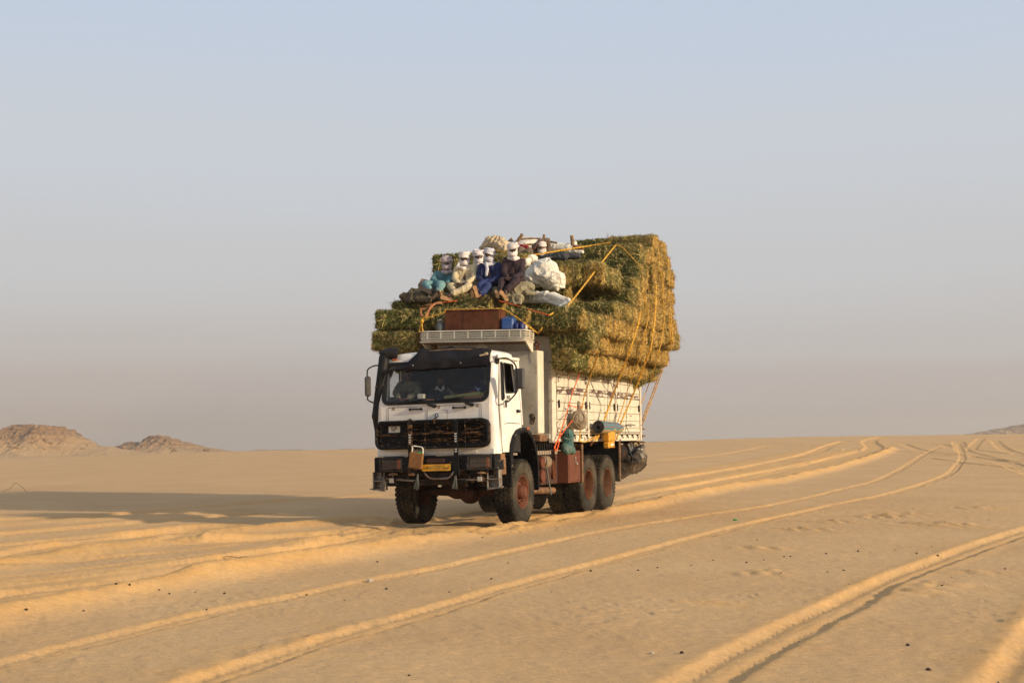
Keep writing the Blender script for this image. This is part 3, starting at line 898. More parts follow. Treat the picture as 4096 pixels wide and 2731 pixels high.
bit(2940, 2081, 0.05, M['green_bit'], 'tiny green scrap on the sand right of the truck', 'plastic_scrap', 'litter')
# dark wire loops
def wire_loop(pts, label, r=0.0035):
    gx, gy = ground_at(*pts[0])
    P = [at(u, v, 1, gy) for u, v in pts]
    dz = gz(gx, gy)-P[0].z
    P = [p+Vector((0, 0.12*math.sin(i*1.3), dz)) for i, p in enumerate(P)]
    mb = MB(); mb.tube(smooth_path(P, 5), r, 5)
    solo(mb, 'wire_loop', label, 'wire', M['wire'])
def R3(x, y): return (x/1.14844, 1900+y/1.14844)
wire_loop([R3(*p) for p in ((1015, 422), (1012, 398), (1022, 368), (1045, 350), (1090, 347), (1125, 364), (1155, 373), (1165, 362), (1150, 347), (1105, 356), (1073, 372), (1050, 398), (1024, 421))], 'thin dark loop of wire sticking up from the sand in the left rut')
wire_loop([(10, 1965), (30, 1953), (50, 1936), (70, 1932), (88, 1940), (100, 1964), (60, 1968), (20, 1966)], 'faint dry stalk bent over the sand at the far left', 0.006)
M['gap_grey'] = mat('gap_grey', (0.34, 0.29, 0.22), 0.9, vary=0.3)
M['plank_line'] = mat('plank_line', (0.60, 0.54, 0.43), 0.8, vary=0.05)
# ------------------------------------------------------------------ the truck
TK = thing('cargo_truck', 'old white six-wheeled cargo truck with black grille guard, piled high with hay', 'truck', (0, 0, 0))
ROLLC = Matrix.Translation((0, 0, 1.3)) @ Matrix.Rotation(math.radians(-1.0), 4, 'Y') @ Matrix.Translation((0, 0, -1.3))
def cmb(): return MB(ROLLC)
def part(mb, name, m, parent=TK, label=None, smooth=35, kind=None):
    o = mb.build(name, m, parent, smooth)
    if label: o['label'] = label
    if kind: o['kind'] = kind
    return o
def sx(z): return 1.235-0.045*(z-1.3)                    # half width of the cab at height z
def fy(z): return -1.36 if z < 2.24 else -1.36+(z-2.24)*0.24     # front of the cab at height z
Z0, Z1 = 1.33, 3.07
RC = 0.15
# lower front, windscreen surround, corners, roof, back, floor
cab = cmb()
cab.plate(rrect(-1.085, 1.33, 1.085, 2.24, 0.01), lambda u, v, t: (u, fy(v)+t, v), 0, 0.03)
WS_O = rrect(-1.055, 2.285, 1.055, 3.045, 0.13)
cab.plate([(-1.09, 2.24), (1.09, 2.24), (1.055, 3.10), (-1.055, 3.10)], lambda u, v, t: (u, fy(v)+t, v), 0, 0.03, [WS_O])
def corner(sgn):
    def fn(a, b):
        z = Z0+(Z1+0.04-Z0)*b
        an = a*PI/2
        cx, cy = sx(z)-RC, fy(z)+RC
        return (sgn*(cx+RC*math.sin(an)), cy-RC*math.cos(an), z)
    return fn
for s in (-1, 1): cab.sheet(corner(s), 9, 14)
def roof(a, b):
    # b: 0 at the gutter, 1 at the middle of the roof; a runs round
    an = a*2*PI
    k_ = 4.5
    c_, s_ = math.cos(an), math.sin(an)
    r_ = (abs(c_)**k_+abs(s_)**k_)**(-1/k_)
    sh = 1-b**2.2*0.0
    w, dp = sx(Z1)*r_*c_, 0.575*r_*s_
    q_ = b
    infl = math.cos(q_*PI/2)
    return (w*infl if b < 1 else 0, (-0.60)+dp*infl if b < 1 else -0.60, Z1+0.02+0.185*math.sin(q_*PI/2)**0.55)
cab.sheet(roof, 56, 10, closed_u=True)
for s in (-1, 1):   # strip of side wall between corner and door
    cab.plate([(-1.225, Z0), (-1.175, Z0), (-1.00, 3.07), (-1.035, 3.07)], lambda u, v, t, s=s: (s*(sx(v)-t), u, v), 0, 0.03)
    cab.plate([(-0.10, 1.85), (0.0, 1.85), (0.0, 3.07), (-0.28, 3.07)], lambda u, v, t, s=s: (s*(sx(v)-t), u, v), 0, 0.03)
    cab.box((s*1.16, -0.62, 3.075), (0.10, 1.05, 0.05))
part(cab, 'cab_shell', M['cab_white'])
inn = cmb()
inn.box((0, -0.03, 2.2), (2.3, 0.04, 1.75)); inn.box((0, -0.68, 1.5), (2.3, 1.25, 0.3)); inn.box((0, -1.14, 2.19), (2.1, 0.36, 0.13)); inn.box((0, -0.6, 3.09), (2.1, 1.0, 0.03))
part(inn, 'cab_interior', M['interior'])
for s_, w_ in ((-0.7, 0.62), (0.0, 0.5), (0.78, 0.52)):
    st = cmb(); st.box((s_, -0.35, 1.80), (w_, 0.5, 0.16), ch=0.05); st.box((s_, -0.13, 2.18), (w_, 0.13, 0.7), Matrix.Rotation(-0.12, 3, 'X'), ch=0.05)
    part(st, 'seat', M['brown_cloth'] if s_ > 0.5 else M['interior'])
# windscreen: gasket and glass
g = cmb(); g.plate(rrect(-1.075, 2.265, 1.075, 3.065, 0.15), lambda u, v, t: (u, fy(v)+t, v), -0.022, 0.02, [rrect(-1.01, 2.33, 1.01, 3.0, 0.10)])
gk = part(g, 'windscreen_gasket', M['black_plastic'])
g = cmb(); g.plate(rrect(-1.02, 2.32, 1.02, 3.01, 0.10), lambda u, v, t: (u, fy(v)+t, v), 0.0, 0.006)
part(g, 'windscreen', M['glass'])
# doors
def arch(cx, cz, r, a0, a1, n=10): return [(cx+r*math.cos(math.radians(a0+(a1-a0)*i/n)), cz+r*math.sin(math.radians(a0+(a1-a0)*i/n))) for i in range(n+1)]
DOOR = [(-1.17, Z0+0.02)]+[(-0.80, Z0+0.02), (-0.74, 1.46), (-0.60, 1.62), (-0.40, 1.74), (-0.12, 1.80)]+[(-0.10, 2.2), (-0.17, 2.6), (-0.26, 3.02), (-0.34, 3.06), (-0.97, 3.06), (-1.03, 3.0)]
QW = [(-1.055, 2.30), (-1.0, 2.29), (-0.915, 2.33), (-0.89, 2.95), (-0.92, 2.985), (-0.985, 2.985)]
MW = [(-0.82, 2.45), (-0.80, 2.43), (-0.31, 2.45), (-0.295, 2.49), (-0.375, 2.94), (-0.40, 2.965), (-0.83, 2.975), (-0.85, 2.95)]
for s in (1, -1):
    f = lambda u, v, t, s=s: (s*(sx(v)+0.012-t), u, v)
    d = cmb(); d.plate(DOOR, f, 0, 0.035, [QW, MW])
    dr = part(d, 'cab_door', M['cab_white'])
    fr = cmb()
    for W in (QW, MW):
        P = [Vector(f(u, v, -0.004)) for u, v in W]
        fr.tube(P, 0.014, 6, closed=True)
    part(fr, 'window_frame', M['black_plastic'], dr)
    if s > 0:
        sm = cmb()
        sm.tube([Vector(f(u, v, -0.001)) for u, v in ((-1.17, 1.36), (-1.178, 2.2), (-1.04, 3.04), (-0.97, 3.065), (-0.34, 3.068), (-0.25, 3.02), (-0.165, 2.6), (-0.095, 2.2), (-0.115, 1.8))], 0.0045, 5)
        sm.tube([Vector(f(u, v, -0.003)) for u, v in ((-0.98, 1.86), (-0.8, 1.88), (-0.22, 1.87))], 0.006, 5)
        part(sm, 'door_seam', M['chassis_dark'], dr)
    q_ = cmb(); q_.plate([(u, v) for u, v in QW], f, 0.016, 0.020)
    part(q_, 'quarter_light', M['glass'] if s < 0 else mat('dark_glass', (0.03, 0.035, 0.045), 0.12, coat=1.0), dr)
    if s < 0:
        q_ = cmb(); q_.plate([(u, v) for u, v in MW], f, 0.016, 0.020); part(q_, 'window_pane', M['glass'], dr)
    h = cmb(); h.box((s*1.225, -0.27, 2.10), (0.035, 0.15, 0.045)); h.box((s*1.235, -0.32, 2.10), (0.045, 0.05, 0.06))
    part(h, 'door_handle', M['black_plastic'], dr)
    v = cmb(); v.box((s*1.16, -1.10, 3.03), (0.07, 0.10, 0.17), ch=0.03)
    part(v, 'air_deflector', M['black_plastic'], dr)
# model number painted on the door and the mirror bracket foot
def text(body, size, c, rot, m, parent, ext=0.002, name='lettering', bold=0.0, sxl=1.0):
    cu = bpy.data.curves.new(name, 'FONT'); cu.body = body; cu.size = size; cu.extrude = ext; cu.offset = bold
    cu.align_x = 'CENTER'; cu.align_y = 'CENTER'
    o = bpy.data.objects.new(name, cu); COL.objects.link(o)
    dgx = bpy.context.evaluated_depsgraph_get()
    me = bpy.data.meshes.new_from_object(o.evaluated_get(dgx)); bpy.data.objects.remove(o)
    me.transform(Matrix.Diagonal((sxl, 1, 1, 1)))
    me.transform(ROLLC @ Matrix.Translation(c) @ rot)
    me.materials.clear(); me.materials.append(m)
    o = bpy.data.objects.new(name, me); COL.objects.link(o); o.parent = parent
    return o
FRONT = Matrix.Rotation(PI/2, 4, 'X')
SIDE = Matrix.Rotation(PI/2, 4, 'Z') @ FRONT
text('2632', 0.085, (1.217, -0.73, 2.345), SIDE, M['ink'], TK, bold=0.002)
# hood hatch, seams, handles, emblem
h = cmb(); h.box((0.06, fy(2.05)-0.004, 2.055), (0.385, 0.012, 0.165), ch=0.004); part(h, 'service_hatch', M['cab_white'])
h = cmb()
for P in (((-0.93, 1.96), (-0.93, 2.22)), ((0.93, 1.96), (0.93, 2.22)), ((-0.93, 2.222), (0.93, 2.222)), ((-0.135, 1.97), (-0.135, 2.137)), ((0.255, 1.97), (0.255, 2.137)), ((-0.135, 2.137), (0.255, 2.137))):
    h.tube([(P[0][0], fy(2)-0.006, P[0][1]), (P[1][0], fy(2)-0.006, P[1][1])], 0.0035, 5)
part(h, 'panel_seam', M['chassis_dark'])
for x in (-0.37, 0.50):
    h = cmb(); h.tube([(x-0.115, -1.37, 2.175), (x-0.105, -1.405, 2.175), (x+0.105, -1.405, 2.175), (x+0.115, -1.37, 2.175)], 0.014, 8); h.box((x-0.115, -1.37, 2.175), (0.04, 0.02, 0.045)); h.box((x+0.115, -1.37, 2.175), (0.04, 0.02, 0.045))
    part(h, 'grab_handle', M['black_plastic'])
e = cmb(); e.lathe([(0.001, -0.018), (0.034, -0.02), (0.042, -0.012), (0.042, 0.006)], (0.055, fy(2)-0.012, 2.05), 1, 20)
em = part(e, 'emblem', M['emblem_blue'])
e = cmb()
for a in (90, 210, 330): e.tube([(0.055, fy(2)-0.034, 2.05), (0.055+0.034*math.cos(math.radians(a)), fy(2)-0.034, 2.05+0.034*math.sin(math.radians(a)))], [0.007, 0.0015], 5)
part(e, 'emblem_star', M['plate_white'], em)
for (x, z) in ((-0.82, 2.20), (0.10, 2.20), (0.86, 2.20)):
    t_ = cmb(); t_.box((x, -1.362, z), (0.05, 0.006, 0.06), ch=0.001); part(t_, 'tape_patch', M['canvas'])
# wipers
for x, tx, tz in ((0.02, -0.52, 2.36), (0.76, 0.20, 2.40)):
    w = cmb(); w.tube([(x, -1.405, 2.215), (x-0.10, -1.42, 2.25), (x-0.22, -1.405, 2.33)], [0.028, 0.024, 0.014], 8)
    w.tube([(x-0.22, -1.405, 2.33), (tx-0.02, -1.385, tz-0.07)], 0.010, 6)
    w.tube([(x-0.14, -1.39, 2.36), (tx-0.2, -1.375, tz-0.08)], 0.011, 6)
    w.lathe([(0.001, -0.03), (0.032, -0.025), (0.034, 0.03)], (x, -1.39, 2.215), 1, 14)
    part(w, 'wiper', M['black_plastic'])
# marker lamps
for x, lab in ((-0.86, None), ):
    w = cmb(); w.box((x, fy(3.07)-0.03, 3.115), (0.11, 0.04, 0.04), ch=0.01); part(w, 'marker_lamp', M['amber'])
w = cmb(); w.box((0.97, -1.27, 3.115), (0.17, 0.03, 0.035), Matrix.Rotation(-0.16, 3, 'Y'), ch=0.008); w.box((1.02, -1.28, 3.14), (0.06, 0.02, 0.03)); part(w, 'marker_lamp', M['sack_tan'])
# dark cloth visor over the windscreen
def visor(a, b):
    x = -1.03+2.11*a
    topz = np.interp(a, [0, .10, .20, .28, .33, .40, .5, .62, .66, .8, .96, 1.0], [2.925, 2.95, 3.03, 3.20, 3.33, 3.27, 3.28, 3.32, 3.27, 3.26, 3.24, 3.20])
    botz = np.interp(a, [0, .1, .2, .35, 1.0], [2.89, 2.90, 2.90, 2.91, 2.925])+0.006*math.sin(a*31)
    z = botz+(topz-botz)*b
    bulge = 0.075*math.sin(min(1, b*2.2)*PI/2)*(1-max(0, b-0.45)/0.55)+0.012*nz3((x, b, 0), 5)
    y = fy(min(z, 3.1))-0.05-bulge*0.7+max(0, z-3.10)*0.45
    return (x, y, z)
v = cmb(); v.sheet(visor, 70, 18)
vis = part(v, 'windscreen_visor', M['visor_cloth'])
v = cmb(); rr = random.Random(3)
for i in range(26):
    x = -1.02+rr.random()*0.20
    v.tube([(x, -1.30, 2.92), (x-0.02-rr.random()*0.05, -1.33, 2.90-rr.random()*0.10*(x+1.05)*8)], [0.016, 0.003], 4)
part(v, 'torn_edge', M['visor_cloth'], vis)
v = cmb()
for x in (-0.44, 0.52): v.lathe([(0.001, -0.012), (0.012, -0.01), (0.018, 0.0)], (x, fy(2.98)-0.115, 2.985), 1, 12)
part(v, 'visor_stud', M['steel'], vis)
w = cmb(); w.tube([(-0.2, -1.13, 3.245), (0.3, -1.15, 3.255), (0.95, -1.13, 3.215)], 0.012, 6); part(w, 'visor_batten', M['wood'], vis)

# grille
GX0, GX1, GZ0, GZ1 = -1.12, 1.09, 1.475, 1.945
gr = cmb(); gr.plate(rrect(GX0-.015, GZ0-.015, GX1+.015, GZ1+.015, 0.12), lambda u, v, t: (u, -1.385+t, v), 0, 0.02)
gr.plate(rrect(GX0-.01, GZ0-.01, GX1+.01, GZ1+.01, 0.12), lambda u, v, t: (u, -1.43+t, v), 0, 0.045, [rrect(GX0+.05, GZ0+.05, GX1-.05, GZ1-.05, 0.09)])
grille = part(gr, 'grille', M['black_worn'])
for i in range(11):
    z = GZ0+0.065+i*0.036
    gr = cmb(); gr.box(((-0.52+GX1-0.06)/2, -1.395, z), (GX1-0.06+0.52, 0.022, 0.016), ch=0.004)
    part(gr, 'slat', M['black_worn'], grille)
gr = cmb(); gr.box((-0.80, -1.39, 1.82), (0.50, 0.03, 0.20), ch=0.01); gr.box((-0.80, -1.385, 1.60), (0.50, 0.02, 0.19), ch=0.01); part(gr, 'blanking_panel', M['black_paint'], grille)
pl = cmb(); pl.plate(rrect(-0.905, 1.76, -0.675, 1.875, 0.012, 2), lambda u, v, t: (u, -1.412+t, v), 0, 0.008)
part(pl, 'number_board', M['plate_white'], grille)
text('SP', 0.115, (-0.79, -1.4165, 1.818), FRONT, M['ink'], grille, sxl=1.15)
# grille guard
gd = cmb(); ring = [(u, -1.49, v) for u, v in rrect(GX0, GZ0, GX1, GZ1, 0.11, 6)]
gd.tube(ring, 0.030, 8, closed=True)
gd.tube([(u, -1.475, v) for u, v in rrect(GX0+0.10, GZ0+0.05, GX1-0.06, GZ1-0.05, 0.07, 4)], 0.014, 6, closed=True)
guard = part(gd, 'grille_guard', M['black_paint'])
gd = cmb()
for z in (1.72,): gd.tube([(GX0+.02, -1.505, z), (GX1-.02, -1.505, z)], 0.016, 7)
for x in (-0.45, -0.13, 0.32, 0.66): gd.tube([(x, -1.50, GZ0), (x, -1.50, GZ1)], 0.012, 6)
part(gd, 'guard_bar', M['black_worn'], guard)
for x in (-0.45, 0.06):
    gd = cmb(); gd.tube([(x-0.02, -1.36, 1.975), (x, -1.44, 1.99), (x+.01, -1.53, 1.965), (x+.01, -1.53, 1.90)], 0.02, 6); gd.box((x, -1.50, 1.955), (0.07, 0.06, 0.05)); part(gd, 'guard_clamp', M['black_worn'], guard)
for x, zt in ((-0.41, 1.93), (0.50, 1.93)):
    gd = cmb(); gd.box((x, -1.545, (zt+1.0)/2), (0.085, 0.022, zt-1.0), ch=0.004)
    gd.box((x+0.01, -1.53, 1.03), (0.11, 0.07, 0.12), ch=0.01)
    post = part(gd, 'guard_upright', M['black_worn'] if x < 0 else M['black_paint'], guard)
    zz = [1.70, 1.655, 1.61, 1.565]+([1.42, 1.38] if x > 0 else [])
    for z in zz:
        cv = cmb()
        cv.plate([(-0.026, 0.014), (-0.018, 0.022), (0.0, 0.004), (0.018, 0.022), (0.026, 0.014), (0.0, -0.014)], lambda u, v, t, x=x, z=z: (x+u, -1.5565-t, z+v), 0, 0.003)
        part(cv, 'chevron', M['paint_mark'], post)
# lower apron and front vents
ap = cmb(); ap.box((0, -1.34, 1.375), (2.34, 0.06, 0.11), ch=0.012); part(ap, 'front_apron', M['cab_white'])
ap = cmb()
for x0, x1 in ((-0.72, -0.38), (-0.34, 0.10), (0.13, 0.44), (0.56, 0.83)):
    ap.plate(rrect(x0, 1.345, x1, 1.395, 0.012, 3), lambda u, v, t: (u, -1.385+t, v), 0, 0.012, [rrect(x0+.02, 1.358, x1-.02, 1.382, 0.005, 2)] if -0.4 < x0 < 0.3 else [])
part(ap, 'vent_strip', M['old_white'])
# bumper
bp = cmb(); bp.box((0.02, -1.42, 1.175), (2.42, 0.10, 0.28), ch=0.02)
for s in (-1, 1): bp.box((0.02+s*1.20, -1.27, 1.175), (0.045, 0.32, 0.27), ch=0.015)
bumper = part(bp, 'bumper', M['black_paint'])
for cx in (-0.83, 0.93):
    hl = cmb(); hl.box((cx, -1.475, 1.175), (0.40, 0.03, 0.185), ch=0.012)
    H = part(hl, 'headlight', M['lamp_dark'], TK)
    hl = cmb(); hl.box((cx+0.15, -1.478, 1.175), (0.07, 0.03, 0.18), ch=0.01); part(hl, 'indicator_lens', M['amber'], H)
    wg = cmb()
    for i in range(15): wg.tube([(cx-0.205+i*0.0293, -1.505, 1.065), (cx-0.205+i*0.0293, -1.505, 1.285)], 0.0028, 4)
    for i in range(3): wg.tube([(cx-0.215, -1.509, 1.10+i*0.075), (cx+0.215, -1.509, 1.10+i*0.075)], 0.0028, 4)
    wg.tube([(u, -1.505, v) for u, v in rrect(cx-0.225, 1.055, cx+0.225, 1.295, 0.02, 2)], 0.006, 5, closed=True)
    part(wg, 'wire_guard', M['wire'], H)
pl = cmb(); pl.plate(rrect(-0.21, 1.045, 0.35, 1.165, 0.015, 3), lambda u, v, t: (u, -1.487+t, v), 0, 0.01)
NP = part(pl, 'number_plate', M['plate_yellow'])
text('46727', 0.088, (0.045, -1.490, 1.103), FRONT, mat('plate_digits', (0.42, 0.27, 0.06), 0.6), NP, bold=0.001, sxl=1.1)
st = cmb()   # the Arabic words on the plate, as pen strokes
def strokes(L, r=0.0042):
    for P in L: st.tube([(x, -1.4885, z) for x, z in P], r, 5)
bx, bz = 0.22, 1.09
strokes([[(bx+.105, bz+.050), (bx+.105, bz), (bx+.085, bz-.004)], [(bx+.085, bz-.004), (bx+.075, bz+.012), (bx+.070, bz-.003), (bx+.052, bz-.003), (bx+.046, bz+.013), (bx+.042, bz-.003), (bx+.024, bz-.003), (bx+.018, bz+.013), (bx+.014, bz-.003), (bx+.004, bz-.003)],
         [(bx+.004, bz-.003), (bx-.008, bz+.016), (bx-.014, bz+.001), (bx+.004, bz-.003)], [(bx+.072, bz-.020), (bx+.078, bz-.020)], [(bx+.058, bz-.020), (bx+.064, bz-.020)], [(bx+.044, bz-.021), (bx+.048, bz-.021)], [(bx+.022, bz-.020), (bx+.028, bz-.020)], [(bx-.008, bz+.032), (bx-.003, bz+.032)], [(bx+.004, bz+.032), (bx+.009, bz+.032)]])
bx = -0.10
strokes([[(bx+.012, bz+.03), (bx, bz+.042), (bx-.012, bz+.03), (bx, bz+.014), (bx+.014, bz), (bx, bz-.018), (bx-.014, bz), (bx, bz+.014)], [(bx-.022, bz+.01), (bx-.036, bz+.01)], [(bx-.05, bz+.03), (bx-.066, bz+.012), (bx-.06, bz-.006), (bx-.045, bz-.002)], [(bx+.04, bz+.02), (bx+.046, bz+.02)]])
part(st, 'plate_script', M['ink'], NP)
pl = cmb(); pl.plate(rrect(-0.12, 1.19, 0.24, 1.27, 0.03, 4), lambda u, v, t: (u, -1.482+t, v), 0, 0.012); part(pl, 'bumper_plaque', M['dull_red'])
# under the bumper: brackets, steps, fog lamps, towing bar, cross tube
un = cmb()
un.tube([(-1.15, -1.30, 0.93), (-0.3, -1.34, 0.86), (0.9, -1.34, 0.88), (1.15, -1.30, 0.95)], 0.022, 8)
un.tube(smooth_path([(-0.19, -1.44, 1.03), (-0.09, -1.46, 0.93), (0.02, -1.46, 0.905), (0.2, -1.46, 0.905), (0.32, -1.46, 0.93), (0.40, -1.44, 1.03)], 5), 0.017, 8)
part(un, 'tow_bar', M['steel'])
un = cmb(); un.box((0.08, -1.33, 0.83), (1.05, 0.10, 0.09), ch=0.01); un.box((0, -1.2, 1.0), (2.2, 0.30, 0.10)); un.box((0.1, -1.36, 0.95), (0.6, 0.04, 0.16))
for x in (-0.9, -0.55, 0.62, 0.80, 1.0): un.box((x, -1.36, 0.97), (0.05, 0.05, 0.14))
part(un, 'front_crossmember', M['chassis_dark'])
for x in (-0.82, 0.93):
    un = cmb(); un.box((x, -1.45, 0.885), (0.125, 0.07, 0.105), ch=0.02); FG = part(un, 'fog_lamp', M['chassis_dark'])
    un = cmb(); un.box((x-0.01, -1.489, 0.885), (0.095, 0.02, 0.085), ch=0.01); part(un, 'lens', M['lamp_glass'], FG)
    un = cmb(); un.tube([(x, -1.45, 0.94), (x, -1.44, 1.03)], 0.015, 6); un.lathe([(0.001, 0), (0.1, 0.0), (0.085, 0.03), (0.03, 0.045)], (x, -1.42, 0.98), 2, 14); part(un, 'lamp_bracket', M['brown_steel'], FG)
for s in (-1, 1):
    un = cmb()
    for z in (0.96, 0.80):
        for dx in (-0.11, 0.11): un.box((s*1.14+dx, -1.33, z), (0.02, 0.14, 0.17), ch=0.004)
        un.box((s*1.14, -1.33, z-0.08), (0.24, 0.16, 0.02), ch=0.004)
        un.box((s*1.14, -1.27, z), (0.22, 0.02, 0.15), ch=0.004)
    un.box((s*1.17, -1.37, 0.715), (0.30, 0.10, 0.018), Matrix.Rotation(-0.15*s, 3, 'Y'), ch=0.004)
    part(un, 'cab_step', M['steel'])
# tassels hanging from the guard
for x in (-0.28, 0.47):
    un = cmb()
    for i in range(26):
        a = rr.uniform(-1, 1); b = rr.uniform(-1, 1)
        un.tube([(x+0.005*a, -1.52+0.005*b, 1.0), (x+0.02*a-0.01, -1.52+0.02*b, 0.87), (x+0.055*a-0.03, -1.52+0.03*b, 0.70+0.05*rr.random())], [0.005, 0.004, 0.0015], 4)
    part(un, 'rope_tassel', M['frayed'])
# mirrors
mr_ = cmb(); mr_.tube(smooth_path([(1.19, -1.12, 3.02), (1.30, -1.30, 3.03), (1.45, -1.33, 3.02), (1.58, -1.33, 2.92), (1.62, -1.33, 2.8), (1.625, -1.33, 2.5), (1.60, -1.33, 2.40), (1.44, -1.26, 2.27), (1.25, -0.98, 2.24)], 5), 0.0135, 7)
MA = part(mr_, 'mirror_arm', M['black_plastic'])
mr_ = cmb(); mr_.box((1.655, -1.30, 2.65), (0.21, 0.07, 0.37), Matrix.Rotation(-0.1, 3, 'Z'), ch=0.028); part(mr_, 'mirror', M['mirror_back'], MA)
mr_ = cmb(); mr_.box((1.25, -0.95, 2.22), (0.03, 0.04, 0.13), ch=0.01); mr_.box((1.24, -0.88, 2.28), (0.03, 0.08, 0.03)); part(mr_, 'mirror_foot', M['black_plastic'], MA)
mr_ = cmb(); mr_.tube(smooth_path([(-1.19, -1.12, 3.02), (-1.25, -1.25, 3.02), (-1.36, -1.30, 2.96), (-1.385, -1.30, 2.85), (-1.385, -1.30, 2.45), (-1.36, -1.30, 2.37), (-1.22, -1.1, 2.28)], 5), 0.0135, 7)
MA = part(mr_, 'mirror_arm', M['black_plastic'])
mr_ = cmb(); mr_.box((-1.365, -1.32, 2.635), (0.115, 0.11, 0.38), Matrix.Rotation(0.5, 3, 'Z'), ch=0.03); part(mr_, 'mirror', M['mirror_back'], MA)
# snorkel
sn = cmb(); sn.tube(smooth_path([(-1.13, -1.13, 1.50), (-1.165, -1.17, 1.7), (-1.235, -1.22, 2.02), (-1.215, -1.22, 2.2), (-1.13, -1.22, 2.75), (-1.09, -1.20, 3.06)], 5), [0.085]*11+[0.098]*15, 18)
sn.tube([(-1.235, -1.21, 2.0), (-1.20, -1.18, 1.72)], 0.088, 16)
SN = part(sn, 'snorkel_pipe', M['black_plastic'])
sn = cmb(); sn.tube(smooth_path([(-1.09, -1.20, 3.03), (-1.075, -1.19, 3.17), (-1.02, -1.17, 3.23), (-0.9, -1.13, 3.235), (-0.84, -1.10, 3.22)], 5), [0.10]*8+[0.11]*13, 18)
for z, x in ((3.10, -1.085), (3.04, -1.095)): sn.lathe([(0.094, -0.02), (0.10, -0.02), (0.10, 0.02), (0.094, 0.02)], (x, -1.20, z), 2, 18, closed=True)
sn.lathe([(0.001, 0.03), (0.10, 0.02), (0.13, -0.02), (0.125, -0.035), (0.05, -0.03)], (-1.06, -1.18, 3.30-0.03), 2, 20)
part(sn, 'intake_head', M['black_plastic'], SN)
sn = cmb(); sn.lathe([(0.08, -0.022), (0.094, -0.022), (0.094, 0.022), (0.08, 0.022)], (-1.165, -1.22, 2.62), 2, 18, closed=True); sn.box((-1.07, -1.26, 2.62), (0.06, 0.05, 0.09)); sn.box((-1.06, -1.26, 2.56), (0.04, 0.04, 0.06)); part(sn, 'clamp', M['steel'], SN)
# wings over the front wheels
for s in (1, -1):
    A = [(-0.86, 1.08), (-0.87, 1.30), (-0.80, 1.50), (-0.66, 1.66), (-0.45, 1.775), (-0.20, 1.82), (0.05, 1.80), (0.27, 1.70), (0.45, 1.53), (0.57, 1.30), (0.62, 1.05), (0.62, 0.66)]
    B = [(-0.72, 1.08), (-0.73, 1.30), (-0.67, 1.48), (-0.55, 1.61), (-0.38, 1.70), (-0.18, 1.74), (0.03, 1.72), (0.22, 1.63), (0.38, 1.48), (0.50, 1.27), (0.56, 1.05), (0.57, 0.66)]
    w = MB()
    m_ = len(A)
    def wf(a, b, A=A, s=s):
        i = a*(m_-1); i0 = min(int(i), m_-2); t = i-i0
        y = A[i0][0]*(1-t)+A[i0+1][0]*t; z = A[i0][1]*(1-t)+A[i0+1][1]*t
        return (s*(0.86+0.42*b), y, z)
    w.sheet(wf, 40, 3)
    def wr(a, b, A=A, B=B, s=s):
        i = a*(m_-1); i0 = min(int(i), m_-2); t = i-i0
        p = [A[i0][k_]*(1-t)+A[i0+1][k_]*t for k_ in (0, 1)]; q__ = [B[i0][k_]*(1-t)+B[i0+1][k_]*t for k_ in (0, 1)]
        return (s*(1.28+0.012*math.sin(b*PI)), p[0]*(1-b)+q__[0]*b, p[1]*(1-b)+q__[1]*b)
    w.sheet(wr, 40, 4)
    w.box((s*1.07, -0.80, 0.92), (0.42, 0.05, 0.36)); w.box((s*1.07, 0.60, 0.85), (0.42, 0.03, 0.45))
    F = part(w, 'wheel_arch', M['black_paint'])
    w = MB(); w.box((s*1.285, 0.02, 1.80), (0.04, 0.11, 0.06), ch=0.01); part(w, 'side_lamp', M['amber'], F)
# fringe of the cab above bumper right side + bracket
w = cmb(); w.box((1.22, -1.16, 1.27), (0.05, 0.22, 0.12)); w.box((1.20, -1.1, 1.10), (0.06, 0.25, 0.3)); part(w, 'bumper_bracket', M['brown_steel'])

# ------------------------------------------------------------------ wheels
def make_tyre():
    mb = MB()
    W, R = 0.345, 0.615
    prof = [(0.30, -0.12), (0.33, -0.155), (0.42, -0.182), (0.50, -0.185), (0.56, -0.172), (0.588, -0.155), (R-0.022, -0.13), (R-0.022, 0.13), (0.588, 0.155), (0.56, 0.172), (0.50, 0.185), (0.42, 0.182), (0.33, 0.155), (0.30, 0.12)]
    mb.lathe(prof, (0, 0, 0), 0, 72)
    n = 40
    for k_ in range(n):
        for j, (x, off) in enumerate(((-0.125, 0), (-0.043, .5), (0.043, 0), (0.125, .5))):
            an = 2*PI*(k_+off)/n
            Rm = Matrix.Rotation(an, 3, 'X')
            c = Rm @ Vector((x, 0, R-0.018))
            tw = 0.35*(1 if (k_+j) % 2 else -1) if j in (1, 2) else 0
            mb.box(c, (0.076, 0.080, 0.040), Rm @ Matrix.Rotation(tw, 3, 'Z'), ch=0.006)
        for s in (-1, 1):
            an = 2*PI*(k_+0.5*(s > 0))/n
            Rm = Matrix.Rotation(an, 3, 'X')
            mb.box(Rm @ Vector((s*0.163, 0, R-0.050)), (0.022, 0.060, 0.075), Rm @ Matrix.Rotation(s*0.25, 3, 'Y'), ch=0.004)
    return mb.mesh('tyre', M['rubber'], smooth=30)
TY = make_tyre()
sw = MB()
for s in (-1, 1):
    sw.lathe([(0.298, 0.125*s), (0.32, 0.158*s), (0.36, 0.178*s), (0.365, 0.184*s), (0.40, 0.187*s), (0.47, 0.190*s), (0.475, 0.194*s), (0.50, 0.193*s), (0.505, 0.188*s), (0.548, 0.180*s)], (0, 0, 0), 0, 72)
SWM = sw.mesh('sidewall', M['rubber_side'])
